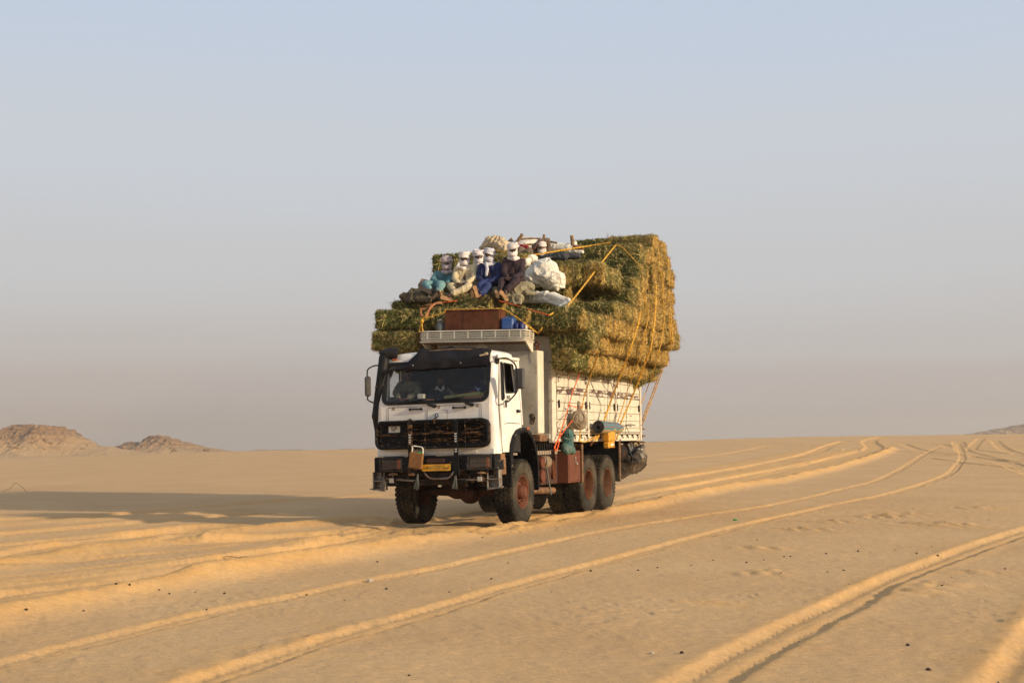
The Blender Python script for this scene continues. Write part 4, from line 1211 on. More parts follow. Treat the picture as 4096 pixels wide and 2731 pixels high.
def rim_front():
    mb = MB()
    mb.lathe([(0.315, 0.155), (0.318, 0.165), (0.305, 0.168), (0.290, 0.150), (0.275, 0.07), (0.262, 0.045), (0.245, 0.055), (0.18, 0.085), (0.14, 0.09), (0.001, 0.09)], (0, 0, 0), 0, 48)
    mb.lathe([(0.135, 0.08), (0.135, 0.15), (0.12, 0.19), (0.095, 0.20), (0.08, 0.225), (0.001, 0.23)], (0, 0, 0), 0, 32)
    for k_ in range(10):
        a = 2*PI*k_/10
        mb.tube([(0.07, 0.205*math.cos(a), 0.205*math.sin(a)), (0.125, 0.205*math.cos(a), 0.205*math.sin(a))], 0.018, 6)
        mb.tube([(0.19, 0.105*math.cos(a+.3), 0.105*math.sin(a+.3)), (0.212, 0.105*math.cos(a+.3), 0.105*math.sin(a+.3))], 0.010, 6)
    mb.lathe([(0.30, -0.16), (0.27, -0.1), (0.26, 0.04)], (0, 0, 0), 0, 48)
    return mb.mesh('rim', M['red_paint'])
def rim_rear():
    mb = MB()
    mb.lathe([(0.315, 0.165), (0.318, 0.175), (0.300, 0.178), (0.285, 0.15), (0.268, 0.06), (0.262, -0.05), (0.25, -0.075), (0.20, -0.09), (0.10, -0.09), (0.001, -0.09)], (0, 0, 0), 0, 48)
    mb.lathe([(0.14, -0.09), (0.14, 0.0), (0.11, 0.05), (0.001, 0.06)], (0, 0, 0), 0, 28)
    for k_ in range(10):
        a = 2*PI*k_/10
        mb.tube([(-0.09, 0.19*math.cos(a), 0.19*math.sin(a)), (-0.035, 0.19*math.cos(a), 0.19*math.sin(a))], 0.018, 6)
    return mb.mesh('rim', M['rust_red'])
RF, RR_ = rim_front(), rim_rear()
def wheel(x, y, s, rim, spin, name='wheel'):
    w = bpy.data.objects.new(name, TY); COL.objects.link(w); w.parent = TK
    w.location = (x, y, 0.615); w.rotation_euler = (spin, 0, 0 if s > 0 else PI)
    for me, nm in ((SWM, 'sidewall'), (rim, 'rim')):
        if me is None: continue
        o = bpy.data.objects.new(nm, me); COL.objects.link(o); o.parent = w
    return w
for s in (1, -1):
    wheel(s*1.015, 0, s, RF, 0.3*s)
    for i, y in enumerate((3.95, 5.30)):
        wheel(s*1.015, y, s, RR_, 0.1+i*0.04)
        wheel(s*0.605, y, s, RR_, 0.17)
# ------------------------------------------------------------------ chassis
ch = MB()
for s in (-1, 1): ch.box((s*0.40, 3.0, 1.02), (0.09, 8.6, 0.27))
for y in (-0.9, 0.9, 2.2, 3.3, 4.6, 6.0, 7.1): ch.box((0, y, 1.02), (0.74, 0.1, 0.2))
part(ch, 'chassis_frame', M['chassis_dark'])
for y in (0.0, 3.95, 5.30):
    ch = MB()
    ch.tube([(-0.9, y, 0.62), (-0.35, y, 0.62), (-0.2, y, 0.60), (0.2, y, 0.60), (0.35, y, 0.62), (0.9, y, 0.62)], [0.075, 0.09, 0.13, 0.13, 0.09, 0.075], 14)
    bm_c = (0.12, y-0.03, 0.60)
    ch.lathe([(0.001, -0.2), (0.14, -0.17), (0.21, -0.06), (0.215, 0.05), (0.15, 0.16), (0.001, 0.2)], bm_c, 1, 22)
    for k_ in range(9): ch.tube([(-0.5+0.05*k_-0.02, y-0.05, 0.56), (-0.5+0.05*k_-0.02, y-0.11, 0.56)], 0.018, 6)
    part(ch, 'axle', M['dull_red'])
ch = MB()
for s in (-1, 1):
    for k_ in range(6):
        ch.sheet(lambda a, b, s=s, k_=k_: (s*(0.62+0.05*b), -0.75+1.6*a*(1-0.1*k_)+0.08*k_, 0.85+0.13*(2*a-1)**2-0.022*k_), 9, 2)
        ch.box((s*0.64, 0.05, 0.84-0.02*k_), (0.09, 1.5-0.2*k_, 0.016))
        ch.box((s*0.62, 4.62, 0.78-0.02*k_), (0.1, 1.7-0.2*k_, 0.016))
    ch.tube([(s*0.78, -0.1, 0.6), (s*0.76, -0.05, 1.15)], 0.04, 8)
ch.tube([(0.05, 0.3, 0.75), (0.0, 3.7, 0.72)], 0.06, 10)
ch.tube([(-0.7, -0.2, 0.66), (0.7, -0.2, 0.66)], 0.022, 8)
part(ch, 'suspension', M['chassis_dark'])
ch = MB(); ch.box((0, -0.6, 1.05), (0.75, 1.0, 0.5)); ch.box((0, -0.3, 0.78), (0.5, 0.5, 0.25)); ch.tube([(-0.35, -0.75, 0.9), (0.35, -0.75, 0.9)], 0.1, 10)
part(ch, 'engine', M['chassis_dark'])
# left side equipment between the axles
ch = MB(); ch.box((1.09, 2.95, 1.02), (0.24, 0.78, 0.66), ch=0.01)
tb = part(ch, 'tool_box', M['red_paint'])
ch = MB(); ch.box((1.213, 2.95, 1.0), (0.012, 0.70, 0.56), ch=0.005); ch.box((1.222, 2.95, 0.735), (0.015, 0.60, 0.015)); part(ch, 'box_lid', M['red_paint'], tb)
ch = MB(); ch.box((1.225, 2.98, 1.16), (0.02, 0.04, 0.14)); ch.box((1.24, 3.03, 1.08), (0.03, 0.07, 0.06), ch=0.01); part(ch, 'padlock', M['steel'], tb)
ch = MB(); ch.box((0.86, 2.35, 0.98), (0.22, 1.55, 0.60), ch=0.02); part(ch, 'fuel_tank', M['dull_red'])
ch = MB(); ch.box((1.0, 3.41, 1.08), (0.5, 0.03, 0.80)); ch.box((1.23, 3.385, 1.08), (0.03, 0.08, 0.80)); part(ch, 'mud_guard', M['brown_steel'])
for y, x0 in ((5.98, 1.0), ):
    ch = MB(); ch.box((x0-0.3, y+0.12, 1.08), (1.1, 0.04, 0.95)); part(ch, 'mud_flap', M['black_plastic'])
    ch = MB(); ch.box((x0+0.235, y+0.12, 1.12), (0.04, 0.07, 0.92)); part(ch, 'flap_bracket', M['brown_steel'])
for z in (1.14, 0.86):
    ch = MB(); ch.tube([(0.68, 1.35, z), (0.70, 1.35, z), (0.70, 1.36, z), (1.10, 1.36, z), (1.12, 1.36, z)], [0.02, 0.10, 0.125, 0.125, 0.05], 18)
    part(ch, 'air_tank', M['red_paint'])
ch = MB(); ch.tube([(1.0, 1.42, 1.16), (1.0, 1.75, 1.16)], 0.11, 16); ch.tube([(1.0, 1.73, 1.16), (1.0, 1.98, 1.16)], 0.035, 8)
WN = part(ch, 'winch_drum', M['steel'])
ch = MB()
for k_ in range(7):
    r_ = 0.10+0.02*math.sin(k_*2.1)
    ch.tube([(1.02+0.012*math.sin(k_)+0.02*math.cos(a), 1.64+0.035*k_-0.1+r_*0.3*math.cos(a), 1.12+(r_+0.04)*math.sin(a)) if False else (1.03+0.10*math.cos(a), 1.52+0.04*k_, 1.14+(r_+0.01)*math.sin(a)) for a in [2*PI*i/14 for i in range(14)]], 0.015, 6, closed=True)
part(ch, 'coiled_line', M['canvas'], WN)
ch = MB(); ch.tube([(0.98, 2.24, 1.36), (0.98, 2.24, 0.92)], 0.03, 10); ch.lathe([(0.03, 0.06), (0.075, -0.02), (0.07, -0.03), (0.001, 0.0)], (0.98, 2.22, 0.88), 0, 18); ch.tube([(0.92, 2.22, 0.88), (1.03, 2.22, 0.87)], [0.07, 0.085], 18)
ch.box((0.98, 2.33, 1.14), (0.04, 0.03, 0.46)); part(ch, 'hanging_pipe', M['rust_red'])
ch = MB(); ch.tube([(0.95, 0.95, 0.60), (0.95, 2.32, 0.55)], 0.068, 18); part(ch, 'silencer', M['brown_steel'])
ch = MB(); ch.tube([(1.02, 1.78, 1.02), (1.02, 1.82, 0.88), (1.02, 1.95, 0.6), (1.03, 1.98, 0.48)], 0.018, 5); part(ch, 'hanging_strap', M['frayed'])
ch = MB(); ch.box((0.55, 1.95, 0.48), (0.12, 0.25, 0.14)); ch.box((0.55, 2.1, 0.38), (0.1, 0.12, 0.12)); ch.box((0.5, 1.2, 0.75), (0.4, 0.5, 0.3)); part(ch, 'gearbox_bracket', M['chassis_dark'])
ch = MB()
for i in range(9): ch.tube([(0.90+0.05*i, 1.30, 1.25), (0.90+0.05*i, 1.30, 1.52)], 0.004, 4)
for i in range(3): ch.tube([(0.88, 1.30, 1.28+0.1*i), (1.32, 1.30, 1.28+0.1*i)], 0.004, 4)
part(ch, 'wire_basket', M['wire'])
# right side tank (hardly seen)
ch = MB(); ch.box((-0.92, 2.2, 0.98), (0.45, 1.6, 0.6), ch=0.03); part(ch, 'side_tank', M['dull_red'])

# ------------------------------------------------------------------ cabinet, bulkhead and luggage rack
ch = MB(); ch.box((0, 0.975, 2.51), (2.40, 0.35, 1.62), ch=0.012); cabn = part(ch, 'front_cabinet', M['cream_rusty'])
ch = MB(); ch.box((1.203, 0.975, 2.52), (0.008, 0.345, 1.60), ch=0.002); part(ch, 'cabinet_side', M['old_white'], cabn)
scorch = mat('scorched', (0.05, 0.028, 0.016), 0.9, vary=0.4, wear=(0.40, 0.30, 0.19), wscale=16, wamt=0.44, wsharp=0.05)
ch = MB(); ch.plate([(1.085+0.055*math.cos(a)*(1+.25*math.sin(3*a+1)), 1.99+0.13*math.sin(a)*(1+.2*math.cos(2*a))) for a in [2*PI*i/18 for i in range(18)]], lambda u, v, t: (u, 0.7985-t, v), 0, 0.002); part(ch, 'scorch_mark', scorch, cabn)
ch = MB(); ch.tube([(1.02, 0.797, 3.29), (1.05, 0.797, 3.24), (1.04, 0.797, 3.2), (1.07, 0.797, 3.12), (1.06, 0.797, 3.07)], 0.0035, 4); part(ch, 'crack', M['ink'], cabn)
ch = MB(); ch.box((0, 1.05, 1.62), (2.46, 0.40, 0.14), ch=0.01); part(ch, 'cabinet_beam', M['brown_steel'])
ch = MB(); ch.box((0, 1.56, 2.62), (2.36, 0.06, 2.1), ch=0.006); BH = part(ch, 'bulkhead', M['old_white'])
for z, t in ((3.735, 0.07), (3.60, 0.09), (1.65, 0.1)):
    ch = MB(); ch.box((0, 1.515, z), (2.40, 0.05, t), ch=0.008); part(ch, 'bulkhead_rail', M['old_white'], BH)
for x in (-0.8, -0.27, 0.27, 0.8):
    ch = MB(); ch.box((x, 1.51, 2.6), (0.07, 0.05, 1.9), ch=0.008); part(ch, 'bulkhead_rib', M['old_white'], BH)
for s in (-1, 1):
    ch = MB(); ch.box((s*1.21, 1.625, 2.53), (0.085, 0.24, 2.02 if s > 0 else 2.3), ch=0.008); part(ch, 'corner_post', M['peeled_white'])
    ch = MB(); ch.box((s*1.205, 1.56, 3.57), (0.07, 0.1, 0.36), ch=0.008); part(ch, 'corner_post', M['old_white'])
# lifting eye and hook rings
ch = MB(); ch.lathe([(0.05, -0.02), (0.125, -0.02), (0.125, 0.02), (0.05, 0.02)], (0.06, 0.76, 3.36), 1, 28, closed=True); ch.box((0.06, 0.76, 3.30), (0.25, 0.04, 0.06)); part(ch, 'lifting_eye', M['old_white'])
ch = MB(); ch.tube(smooth_path([(0.96, 0.98, 3.32), (1.05, 0.98, 3.42), (1.12, 0.98, 3.50), (1.18, 0.98, 3.46), (1.14, 0.98, 3.32)], 4), 0.018, 7); ch.tube([(1.09+0.055*math.cos(a), 0.95, 3.38+0.055*math.sin(a)) for a in [2*PI*i/12 for i in range(12)]], 0.016, 6, closed=True); part(ch, 'hook_ring', M['rust_red'])
ch = MB()
ch.tube(smooth_path([(-1.55, 0.9, 3.10), (-1.56, 0.9, 3.35), (-1.50, 0.9, 3.48), (-1.35, 0.9, 3.54), (-1.1, 0.9, 3.56)], 5), 0.028, 8)
ch.tube(smooth_path([(-1.42, 0.9, 3.12), (-1.42, 0.9, 3.30), (-1.36, 0.9, 3.42), (-1.2, 0.9, 3.46)], 5), 0.018, 8); ch.box((-1.4, 0.9, 3.2), (0.36, 0.05, 0.03)); ch.box((-1.38, 0.9, 3.36), (0.3, 0.03, 0.025))
part(ch, 'side_ladder', M['black_paint'])
ch = MB(); ch.tube([(-1.06, 0.76, 3.34), (-1.06, 0.76, 3.42)], 0.045, 14); part(ch, 'filler_cap', M['steel'])
ROLLR = Matrix.Translation((-1.1, 0, 3.6)) @ Matrix.Rotation(0.021, 4, 'Y') @ Matrix.Translation((1.1, 0, -3.6))
# rack over the cab
rk = MB(ROLLR)
def rack_path(z, o=0.0): return smooth_path([(-1.12-o, 0.84, z), (-1.12-o, 0.55, z), (-1.09-o, 0.42, z), (-1.0, 0.38-o, z), (0, 0.38-o, z), (1.0, 0.38-o, z), (1.09+o, 0.42, z), (1.12+o, 0.55, z), (1.12+o, 0.84, z)], 4)
rk.box((0, 0.625, 3.535), (2.26, 0.47, 0.03), ch=0.01)
def lip(a, b):
    P = rack_path(3.60, 0.01); i = a*(len(P)-1); i0 = min(int(i), len(P)-2); t = i-i0
    p = P[i0].lerp(P[i0+1], t); c = Vector((0, 0.8, 0)); inn_ = (c-p); inn_.z = 0; inn_.normalize()
    off = max(0, 0.6-b)*0.0+(0.10*(1-b)**2 if b < 1 else 0)
    return (p.x+inn_.x*off, p.y+inn_.y*off, 3.535+0.055*b)
rk.sheet(lip, 60, 6)
rack = part(rk, 'roof_rack', M['old_white'])
for z in (3.612, 3.652, 3.692, 3.738):
    rk = MB(ROLLR); rk.tube(rack_path(z), 0.0115 if z < 3.73 else 0.016, 6); part(rk, 'rack_rail', M['old_white'], rack)
rk = MB(ROLLR); rk.box((0, 0.66, 3.508), (2.16, 0.40, 0.02), ch=0.004)  # dark brown sheet: shade below the rack floor, put in as colour
part(rk, 'rack_shade_sheet', M['brown_steel'], rack)
for x in (-0.95, -0.66, -0.37, -0.08, 0.21, 0.50, 0.79, 1.02):
    rk = MB(ROLLR); rk.box((x, 0.377, 3.665), (0.024, 0.012, 0.15), ch=0.003); part(rk, 'rack_post', M['old_white'], rack)
for y in (0.6, 0.82):
    for s in (-1, 1):
        rk = MB(ROLLR); rk.box((s*1.125, y, 3.665), (0.014, 0.024, 0.15), ch=0.003); part(rk, 'rack_post', M['old_white'], rack)
for s in (-1, 1):
    rk = MB(ROLLR); rk.plate([(0.45, 3.52), (0.84, 3.52), (0.84, 3.32), (0.80, 3.32)], lambda u, v, t, s=s: (s*(1.08+t), u, v), 0, 0.03); part(rk, 'rack_bracket', M['old_white'], rack)

# ------------------------------------------------------------------ cargo box sides
XB = 1.25
YS = [1.76, 3.72, 5.78, 7.80]
for s in (1, -1):
    sp = MB(); sp.box((s*1.215, 4.78, 2.30), (0.03, 6.04, 1.44), ch=0.004)
    wall = part(sp, 'side_wall', M['gap_grey'])
    mats = {0: 'peeled_white', 1: 'very_peeled', 2: 'very_peeled', 3: 'peeled_white'}
    rows = [(1.735, 1.815, 'peeled_white'), (1.825, 1.985, 'peeled_white'), (1.995, 2.155, 'peeled_white'), (2.165, 2.325, 'peeled_white'), (2.335, 2.50, 'old_white'), (2.51, 2.575, 'very_peeled'),
            (2.59, 2.64, 'very_peeled'), (2.65, 2.83, 'old_white'), (2.84, 2.90, 'peeled_white'), (2.91, 3.035, 'peeled_white')]
    for i in range(3):
        y0, y1 = YS[i]+0.045, YS[i+1]-0.045
        sl = MB()
        for z0, z1, mm in rows:
            proud = 0.012 if z1-z0 > 0.1 else 0.022
            p = MB(); p.box((s*(1.235+proud/2), (y0+y1)/2, (z0+z1)/2), (proud+0.006, y1-y0, z1-z0), ch=0.007)
            # upright pressings
            n_ = int((y1-y0)/0.33)
            if z1-z0 > 0.1:
                for k_ in range(1, n_):
                    yy = y0+(y1-y0)*k_/n_
                    pass
            pk_ = part(p, 'plank', M[mm], wall)
            if z1-z0 > 0.1:
                for k_ in range(1, n_):
                    yy = y0+(y1-y0)*(k_+rr.uniform(-.04, .04))/n_
                    sl.box((s*(1.2415+proud), yy, (z0+z1)/2), (0.004, 0.007, z1-z0-0.012), ch=0.001)
        part(sl, 'plank_joint', M['plank_line'], wall, kind='stuff')
        # hinges and latches
        for yy in (y0+0.06, y1-0.08):
            for z in (2.30, 2.82):
                p = MB(); p.box((s*1.27, yy, z), (0.03, 0.045, 0.16), Matrix.Rotation(0.12, 3, 'X'), ch=0.008); part(p, 'hinge', M['very_peeled'] if z > 2.5 else M['chassis_dark'], wall)
    for i in (1, 2, 3):
        p = MB(); p.box((s*1.262, YS[i], 2.28), (0.05, 0.08, 1.50), ch=0.008)
        part(p, 'stake_post', M['peeled_white'])
    p = MB(); p.box((s*1.225, 4.78, 1.60), (0.05, 6.1, 0.135), ch=0.008); p.box((s*1.245, 4.78, 1.70), (0.05, 6.1, 0.02), ch=0.004)
    br = part(p, 'bed_rail', M['peeled_white'])
    for k_ in range(14):
        yy = 1.95+k_*0.43
        p = MB(); p.box((s*1.262, yy, 1.665), (0.03, 0.09, 0.05), ch=0.008); p.tube([(s*1.272, yy-0.05, 1.63), (s*1.29, yy, 1.60), (s*1.272, yy+0.05, 1.63)], 0.009, 5)
        part(p, 'rope_hook', M['chassis_dark'], br)
p = MB(); p.box((0, 4.78, 1.62), (2.4, 6.0, 0.1)); p.box((0, 7.80, 2.3), (2.4, 0.06, 1.44))
for y in (1.9, 2.8, 3.7, 4.6, 5.5, 6.4, 7.3): p.box((0, y, 1.52), (2.3, 0.1, 0.1))
part(p, 'cargo_bed', M['chassis_dark'])
p = MB(); p.box((0, 4.8, 1.42), (0.9, 6.0, 0.14)); part(p, 'subframe', M['chassis_dark'])
for (x, y, z, l_) in ((1.1, 7.9, 1.82, 0.4), (1.05, 7.92, 1.66, 0.5), (1.1, 7.9, 1.50, 0.42)):
    p = MB(); p.box((x+0.05, y, z), (l_, 0.10, 0.035), Matrix.Rotation(0.05, 3, 'Y'), ch=0.006); part(p, 'tail_board', M['wood'])
# round reflector and steel bits under the bed edge
p = MB(); p.tube([(1.20, 4.08, 1.50), (1.23, 4.08, 1.48)], 0.06, 16); part(p, 'reflector', M['rust_red'])
p = MB(); p.tube([(0.95, 6.35, 1.25), (0.95, 7.1, 1.25)], 0.2, 16); part(p, 'rear_tank', M['chassis_dark'])
# ------------------------------------------------------------------ hay
hay_m = mat('hay', (0.2, 0.2, 0.1), 0.9, vary=0.22, vscale=7, attr='col', spec=0.15)
BL, BD, BH_ = 1.08, 0.53, 0.395
def bale_mesh(seed, green, n_straw=5200, endg=0.16):
    r = random.Random(seed)
    nx_, ny_, nz_ = 22, 11, 9
    verts, faces, cols = [], [], []
    def surf(p):
        """round and roughen a point of the box"""
        x, y, z = p
        hx, hy, hz = BL/2, BD/2, BH_/2
        rad = 0.085
        q = Vector((max(-hx+rad, min(hx-rad, x)), max(-hy+rad, min(hy-rad, y)), max(-hz+rad, min(hz-rad, z))))
        d = Vector((x, y, z))-q
        if d.length > 1e-6: d = d.normalized()*rad
        s_ = q+d
        nrm = d.normalized() if d.length > 1e-6 else Vector((0, 0, 1))
        # flakes: grooves between the pressed slices along the length, and two string grooves
        gro = -0.012*abs(math.sin(x*PI/0.115+seed))**6
        gro += -0.016*(math.exp(-((y-0.12)/0.02)**2)+math.exp(-((y+0.12)/0.02)**2))*(1 if abs(nrm.y) < 0.6 else 0)
        n1 = nz3(s_, 4.0, seed*3.3)*0.055+nz3(s_, 12, seed)*0.03
        return s_+nrm*(n1+gro), nrm
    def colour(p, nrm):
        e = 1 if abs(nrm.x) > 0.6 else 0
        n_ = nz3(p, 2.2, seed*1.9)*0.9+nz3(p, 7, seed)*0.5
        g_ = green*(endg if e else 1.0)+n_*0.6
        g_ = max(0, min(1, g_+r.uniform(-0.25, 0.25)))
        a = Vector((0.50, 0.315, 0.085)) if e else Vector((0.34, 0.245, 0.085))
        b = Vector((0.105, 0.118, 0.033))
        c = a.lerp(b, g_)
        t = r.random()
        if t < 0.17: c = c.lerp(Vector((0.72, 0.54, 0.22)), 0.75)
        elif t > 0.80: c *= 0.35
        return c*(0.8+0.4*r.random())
    def grid(ax, sgn, na, nb):
        o = len(verts)
        dims = (BL, BD, BH_)
        b_, c_ = [(1, 2), (2, 0), (0, 1)][ax]
        for i in range(na+1):
            for j in range(nb+1):
                p = [0, 0, 0]; p[ax] = sgn*dims[ax]/2
                p[b_] = (i/na-0.5)*dims[b_]; p[c_] = (j/nb-0.5)*dims[c_]
                s_, nrm = surf(p)
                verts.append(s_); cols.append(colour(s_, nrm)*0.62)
        for i in range(na):
            for j in range(nb):
                q = [o+i*(nb+1)+j, o+(i+1)*(nb+1)+j, o+(i+1)*(nb+1)+j+1, o+i*(nb+1)+j+1]
                faces.append(q if sgn > 0 else q[::-1])
    grid(0, 1, ny_, nz_); grid(0, -1, ny_, nz_)
    grid(1, 1, nz_, nx_); grid(1, -1, nz_, nx_)
    grid(2, 1, nx_, ny_); grid(2, -1, nx_, ny_)
    A = (BD*BH_, BL*BH_, BL*BD)
    for _ in range(n_straw):
        ax = r.choices((0, 1, 2), A)[0]
        sgn = r.choice((-1, 1))
        p = [r.uniform(-.5, .5)*BL, r.uniform(-.5, .5)*BD, r.uniform(-.5, .5)*BH_]
        p[ax] = sgn*(BL, BD, BH_)[ax]/2
        s_, nrm = surf(p)
        t = Vector((r.gauss(0, 1), r.gauss(0, 1), r.gauss(0, 1)))
        if ax != 0: t.x *= 0.8
        t = (t-nrm*t.dot(nrm)).normalized()
        out = abs(r.gauss(0, 0.22))+0.05
        if r.random() < 0.10: out = r.uniform(0.5, 1.3)
        t = (t+nrm*out).normalized()
        L = r.uniform(0.20, 0.34) if r.random() < 0.018 else r.uniform(0.04, 0.15); w = r.uniform(0.0022, 0.0055)
        sd = t.cross(nrm)
        if sd.length < 1e-3: continue
        sd = (sd.normalized()+nrm*r.uniform(-.6, .6)).normalized()*w
        bend = Vector((r.uniform(-1, 1), r.uniform(-1, 1), r.uniform(-1, 0.2)))*L*0.18
        a0 = s_-nrm*0.006-t*L*0.3; a1 = a0+t*L*0.55+nrm*0.006; a2 = a0+t*L+bend
        o = len(verts)
        verts.extend([a0-sd, a0+sd, a1-sd, a1+sd, a2])
        faces.extend([[o, o+1, o+3, o+2], [o+2, o+3, o+4]])
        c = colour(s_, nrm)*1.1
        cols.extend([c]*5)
    me = bpy.data.meshes.new('hay_bale')
    me.from_pydata(verts, [], faces)
    ca = me.color_attributes.new('col', 'FLOAT_COLOR', 'POINT')
    arr = np.ones((len(verts), 4), dtype=np.float32); arr[:, :3] = np.array([tuple(c) for c in cols])
    ca.data.foreach_set('color', arr.ravel())
    me.materials.append(hay_m)
    return me
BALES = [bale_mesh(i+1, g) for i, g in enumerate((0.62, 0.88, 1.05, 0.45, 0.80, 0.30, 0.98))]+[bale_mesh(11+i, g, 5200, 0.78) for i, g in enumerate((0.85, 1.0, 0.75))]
tw = MB()
for y in (-0.125, 0.125):
    pass
def twine_mesh(y):
    mb = MB(); hx, hz = BL/2+0.006, BH_/2+0.004
    mb.tube([(u, y, v) for u, v in rrect(-hx, -hz, hx, hz, 0.07, 3)], 0.0035, 4, closed=True)
    return mb.mesh('twine', M['canvas'])
TWM = [twine_mesh(y) for y in (-0.12, 0.12)]
ORD = ['lowest', 'second', 'third', 'fourth', 'fifth', 'sixth', 'seventh', 'eighth', 'ninth', 'tenth', 'eleventh', 'twelfth', 'thirteenth', 'fourteenth', 'fifteenth', 'sixteenth']
NTH = ['first']+ORD[1:]
def bale(x, y, z, label, grp, v=None, rz=0.0, rx=0.0, ry=0.0, sc=(1, 1, 1)):
    me = BALES[v if v is not None else rng.randrange(len(BALES))]
    o = bpy.data.objects.new('hay_bale', me); COL.objects.link(o)
    o.location = (x, y, z)
    o.rotation_euler = (rx+rng.gauss(0, 0.035), ry+rng.gauss(0, 0.025), rz+rng.gauss(0, 0.04)+(PI if rng.random() < .5 else 0))
    s = [k_*rng.uniform(0.98, 1.07) for k_ in sc]
    o.scale = s
    for me2 in TWM:
        t = bpy.data.objects.new('twine', me2); COL.objects.link(t); t.parent = o
    tag(o, label, 'hay bale', grp)
    return o
LH = 0.37
LZ = [3.02+LH*k_ for k_ in range(10)]
FR = [  # front edge of each layer in the four columns, far side to sunny side
    (1.85, 1.9, 1.9, 1.75), (0.50, 1.9, 1.9, 1.20), (0.50, 0.74, 0.80, 0.95), (1.45, 1.28, 2.25, 3.25), (2.72, 2.72, 3.02, 4.10),
    (2.98, 2.98, 9, 4.65), (3.15, 3.30, 4.85, 5.15), (9, 5.75, 6.0, 5.35), (9, 9, 7.10, 6.45)]
RX = [1.66, 1.92, 2.10, 2.12, 2.12, 2.10, 2.10, 2.05, 1.93]      # outer face of the sunny column
LX = [-1.78, -2.22, -2.20, -2.14, -2.12, -2.10, -2.08, -2.0, -1.9]
for k_ in range(9):
    for c_ in range(4):
        y = FR[k_][c_]+BD/2+(rng.uniform(-0.06, 0.12) if c_ in (0, 3) else 0)
        if y > 8.2: continue
        j = 0
        nf = FR[k_+1][c_] if k_ < 8 else 99
        while y < 8.05:
            if c_ in (0, 3) or j < 2 or y < nf+0.2:
                if c_ == 3: x = RX[k_]-BL/2
                elif c_ == 0: x = LX[k_]+BL/2
                else:
                    span = (RX[k_]-BL)-(LX[k_]+BL)
                    x = LX[k_]+BL+span*(0.25 if c_ == 1 else 0.75)
                z = LZ[k_]+LH/2-0.03*x*0.8
                jit = 0.055 if c_ in (0, 3) else 0.02
                x += rng.gauss(0, jit); yy = y+rng.gauss(0, 0.012); z += rng.gauss(0, 0.014)
                if c_ == 3 and k_ == 1 and y < 1.7: pass
                lean = -0.17 if (j == 0 and k_ > 1) else (-0.1 if j == 0 else 0)
                row = ORD[k_]
                if c_ == 3: lab = 'hay bale end on the sunlit side, %s row up, %s from the cab' % (row, NTH[min(j, 15)]); g_ = 'hay bales stacked on the sunlit side'
                elif c_ == 0: lab = 'hay bale on the far shaded side, %s row up, %s from the cab' % (row, NTH[min(j, 15)]); g_ = 'hay bales stacked on the far side'
                else: lab = 'green hay bale facing the cab, %s tier up, %s of middle, %s row back' % (row, 'left' if c_ == 1 else 'right', NTH[j]); g_ = 'hay bales in the middle of the load'
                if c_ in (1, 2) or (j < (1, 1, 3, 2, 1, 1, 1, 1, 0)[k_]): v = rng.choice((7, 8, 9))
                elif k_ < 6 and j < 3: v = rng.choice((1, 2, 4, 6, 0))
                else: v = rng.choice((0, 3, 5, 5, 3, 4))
                sc = (1, 1, 1)
                if k_ == 1 and c_ == 3 and y < 1.9: x, sc = 1.76, (0.78, 1, 1)
                if k_ == 1 and c_ == 0 and y < 1.9: x, sc = -1.78, (0.88, 1, 1)
                if k_ == 0 and c_ == 3: sc = (0.75, 1, 1); x = RX[0]-BL*0.375+(0.06 if y < 5 else -0.05)
                if c_ in (1, 2): sc = (1.02, 1, 1)
                if k_ == 0 and c_ == 3 and y > 7.5: pass
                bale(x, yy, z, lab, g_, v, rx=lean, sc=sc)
            y += rng.uniform(0.455, 0.515); j += 1
# bales lying the other way
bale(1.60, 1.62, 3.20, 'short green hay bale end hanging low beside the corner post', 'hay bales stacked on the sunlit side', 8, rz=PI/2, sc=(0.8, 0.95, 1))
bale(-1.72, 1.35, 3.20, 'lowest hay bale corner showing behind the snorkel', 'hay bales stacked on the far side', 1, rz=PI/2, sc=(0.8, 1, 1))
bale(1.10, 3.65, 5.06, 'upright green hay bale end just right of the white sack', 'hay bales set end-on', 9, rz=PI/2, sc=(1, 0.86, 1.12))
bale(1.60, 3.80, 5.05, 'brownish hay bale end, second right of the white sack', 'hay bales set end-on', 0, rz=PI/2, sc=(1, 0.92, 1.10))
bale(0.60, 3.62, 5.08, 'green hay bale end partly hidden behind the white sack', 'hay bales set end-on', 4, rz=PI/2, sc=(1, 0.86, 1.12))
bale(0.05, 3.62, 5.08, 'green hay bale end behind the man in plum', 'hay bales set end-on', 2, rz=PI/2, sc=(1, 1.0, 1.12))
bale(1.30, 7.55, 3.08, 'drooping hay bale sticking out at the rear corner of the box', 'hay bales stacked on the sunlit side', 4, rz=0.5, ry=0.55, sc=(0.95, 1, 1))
bale(1.80, 8.15, 3.95, 'hay bale jutting out at the rear, low on the sunlit side', 'hay bales stacked on the sunlit side', 5, rz=PI/2, sc=(0.7, 1, 1))

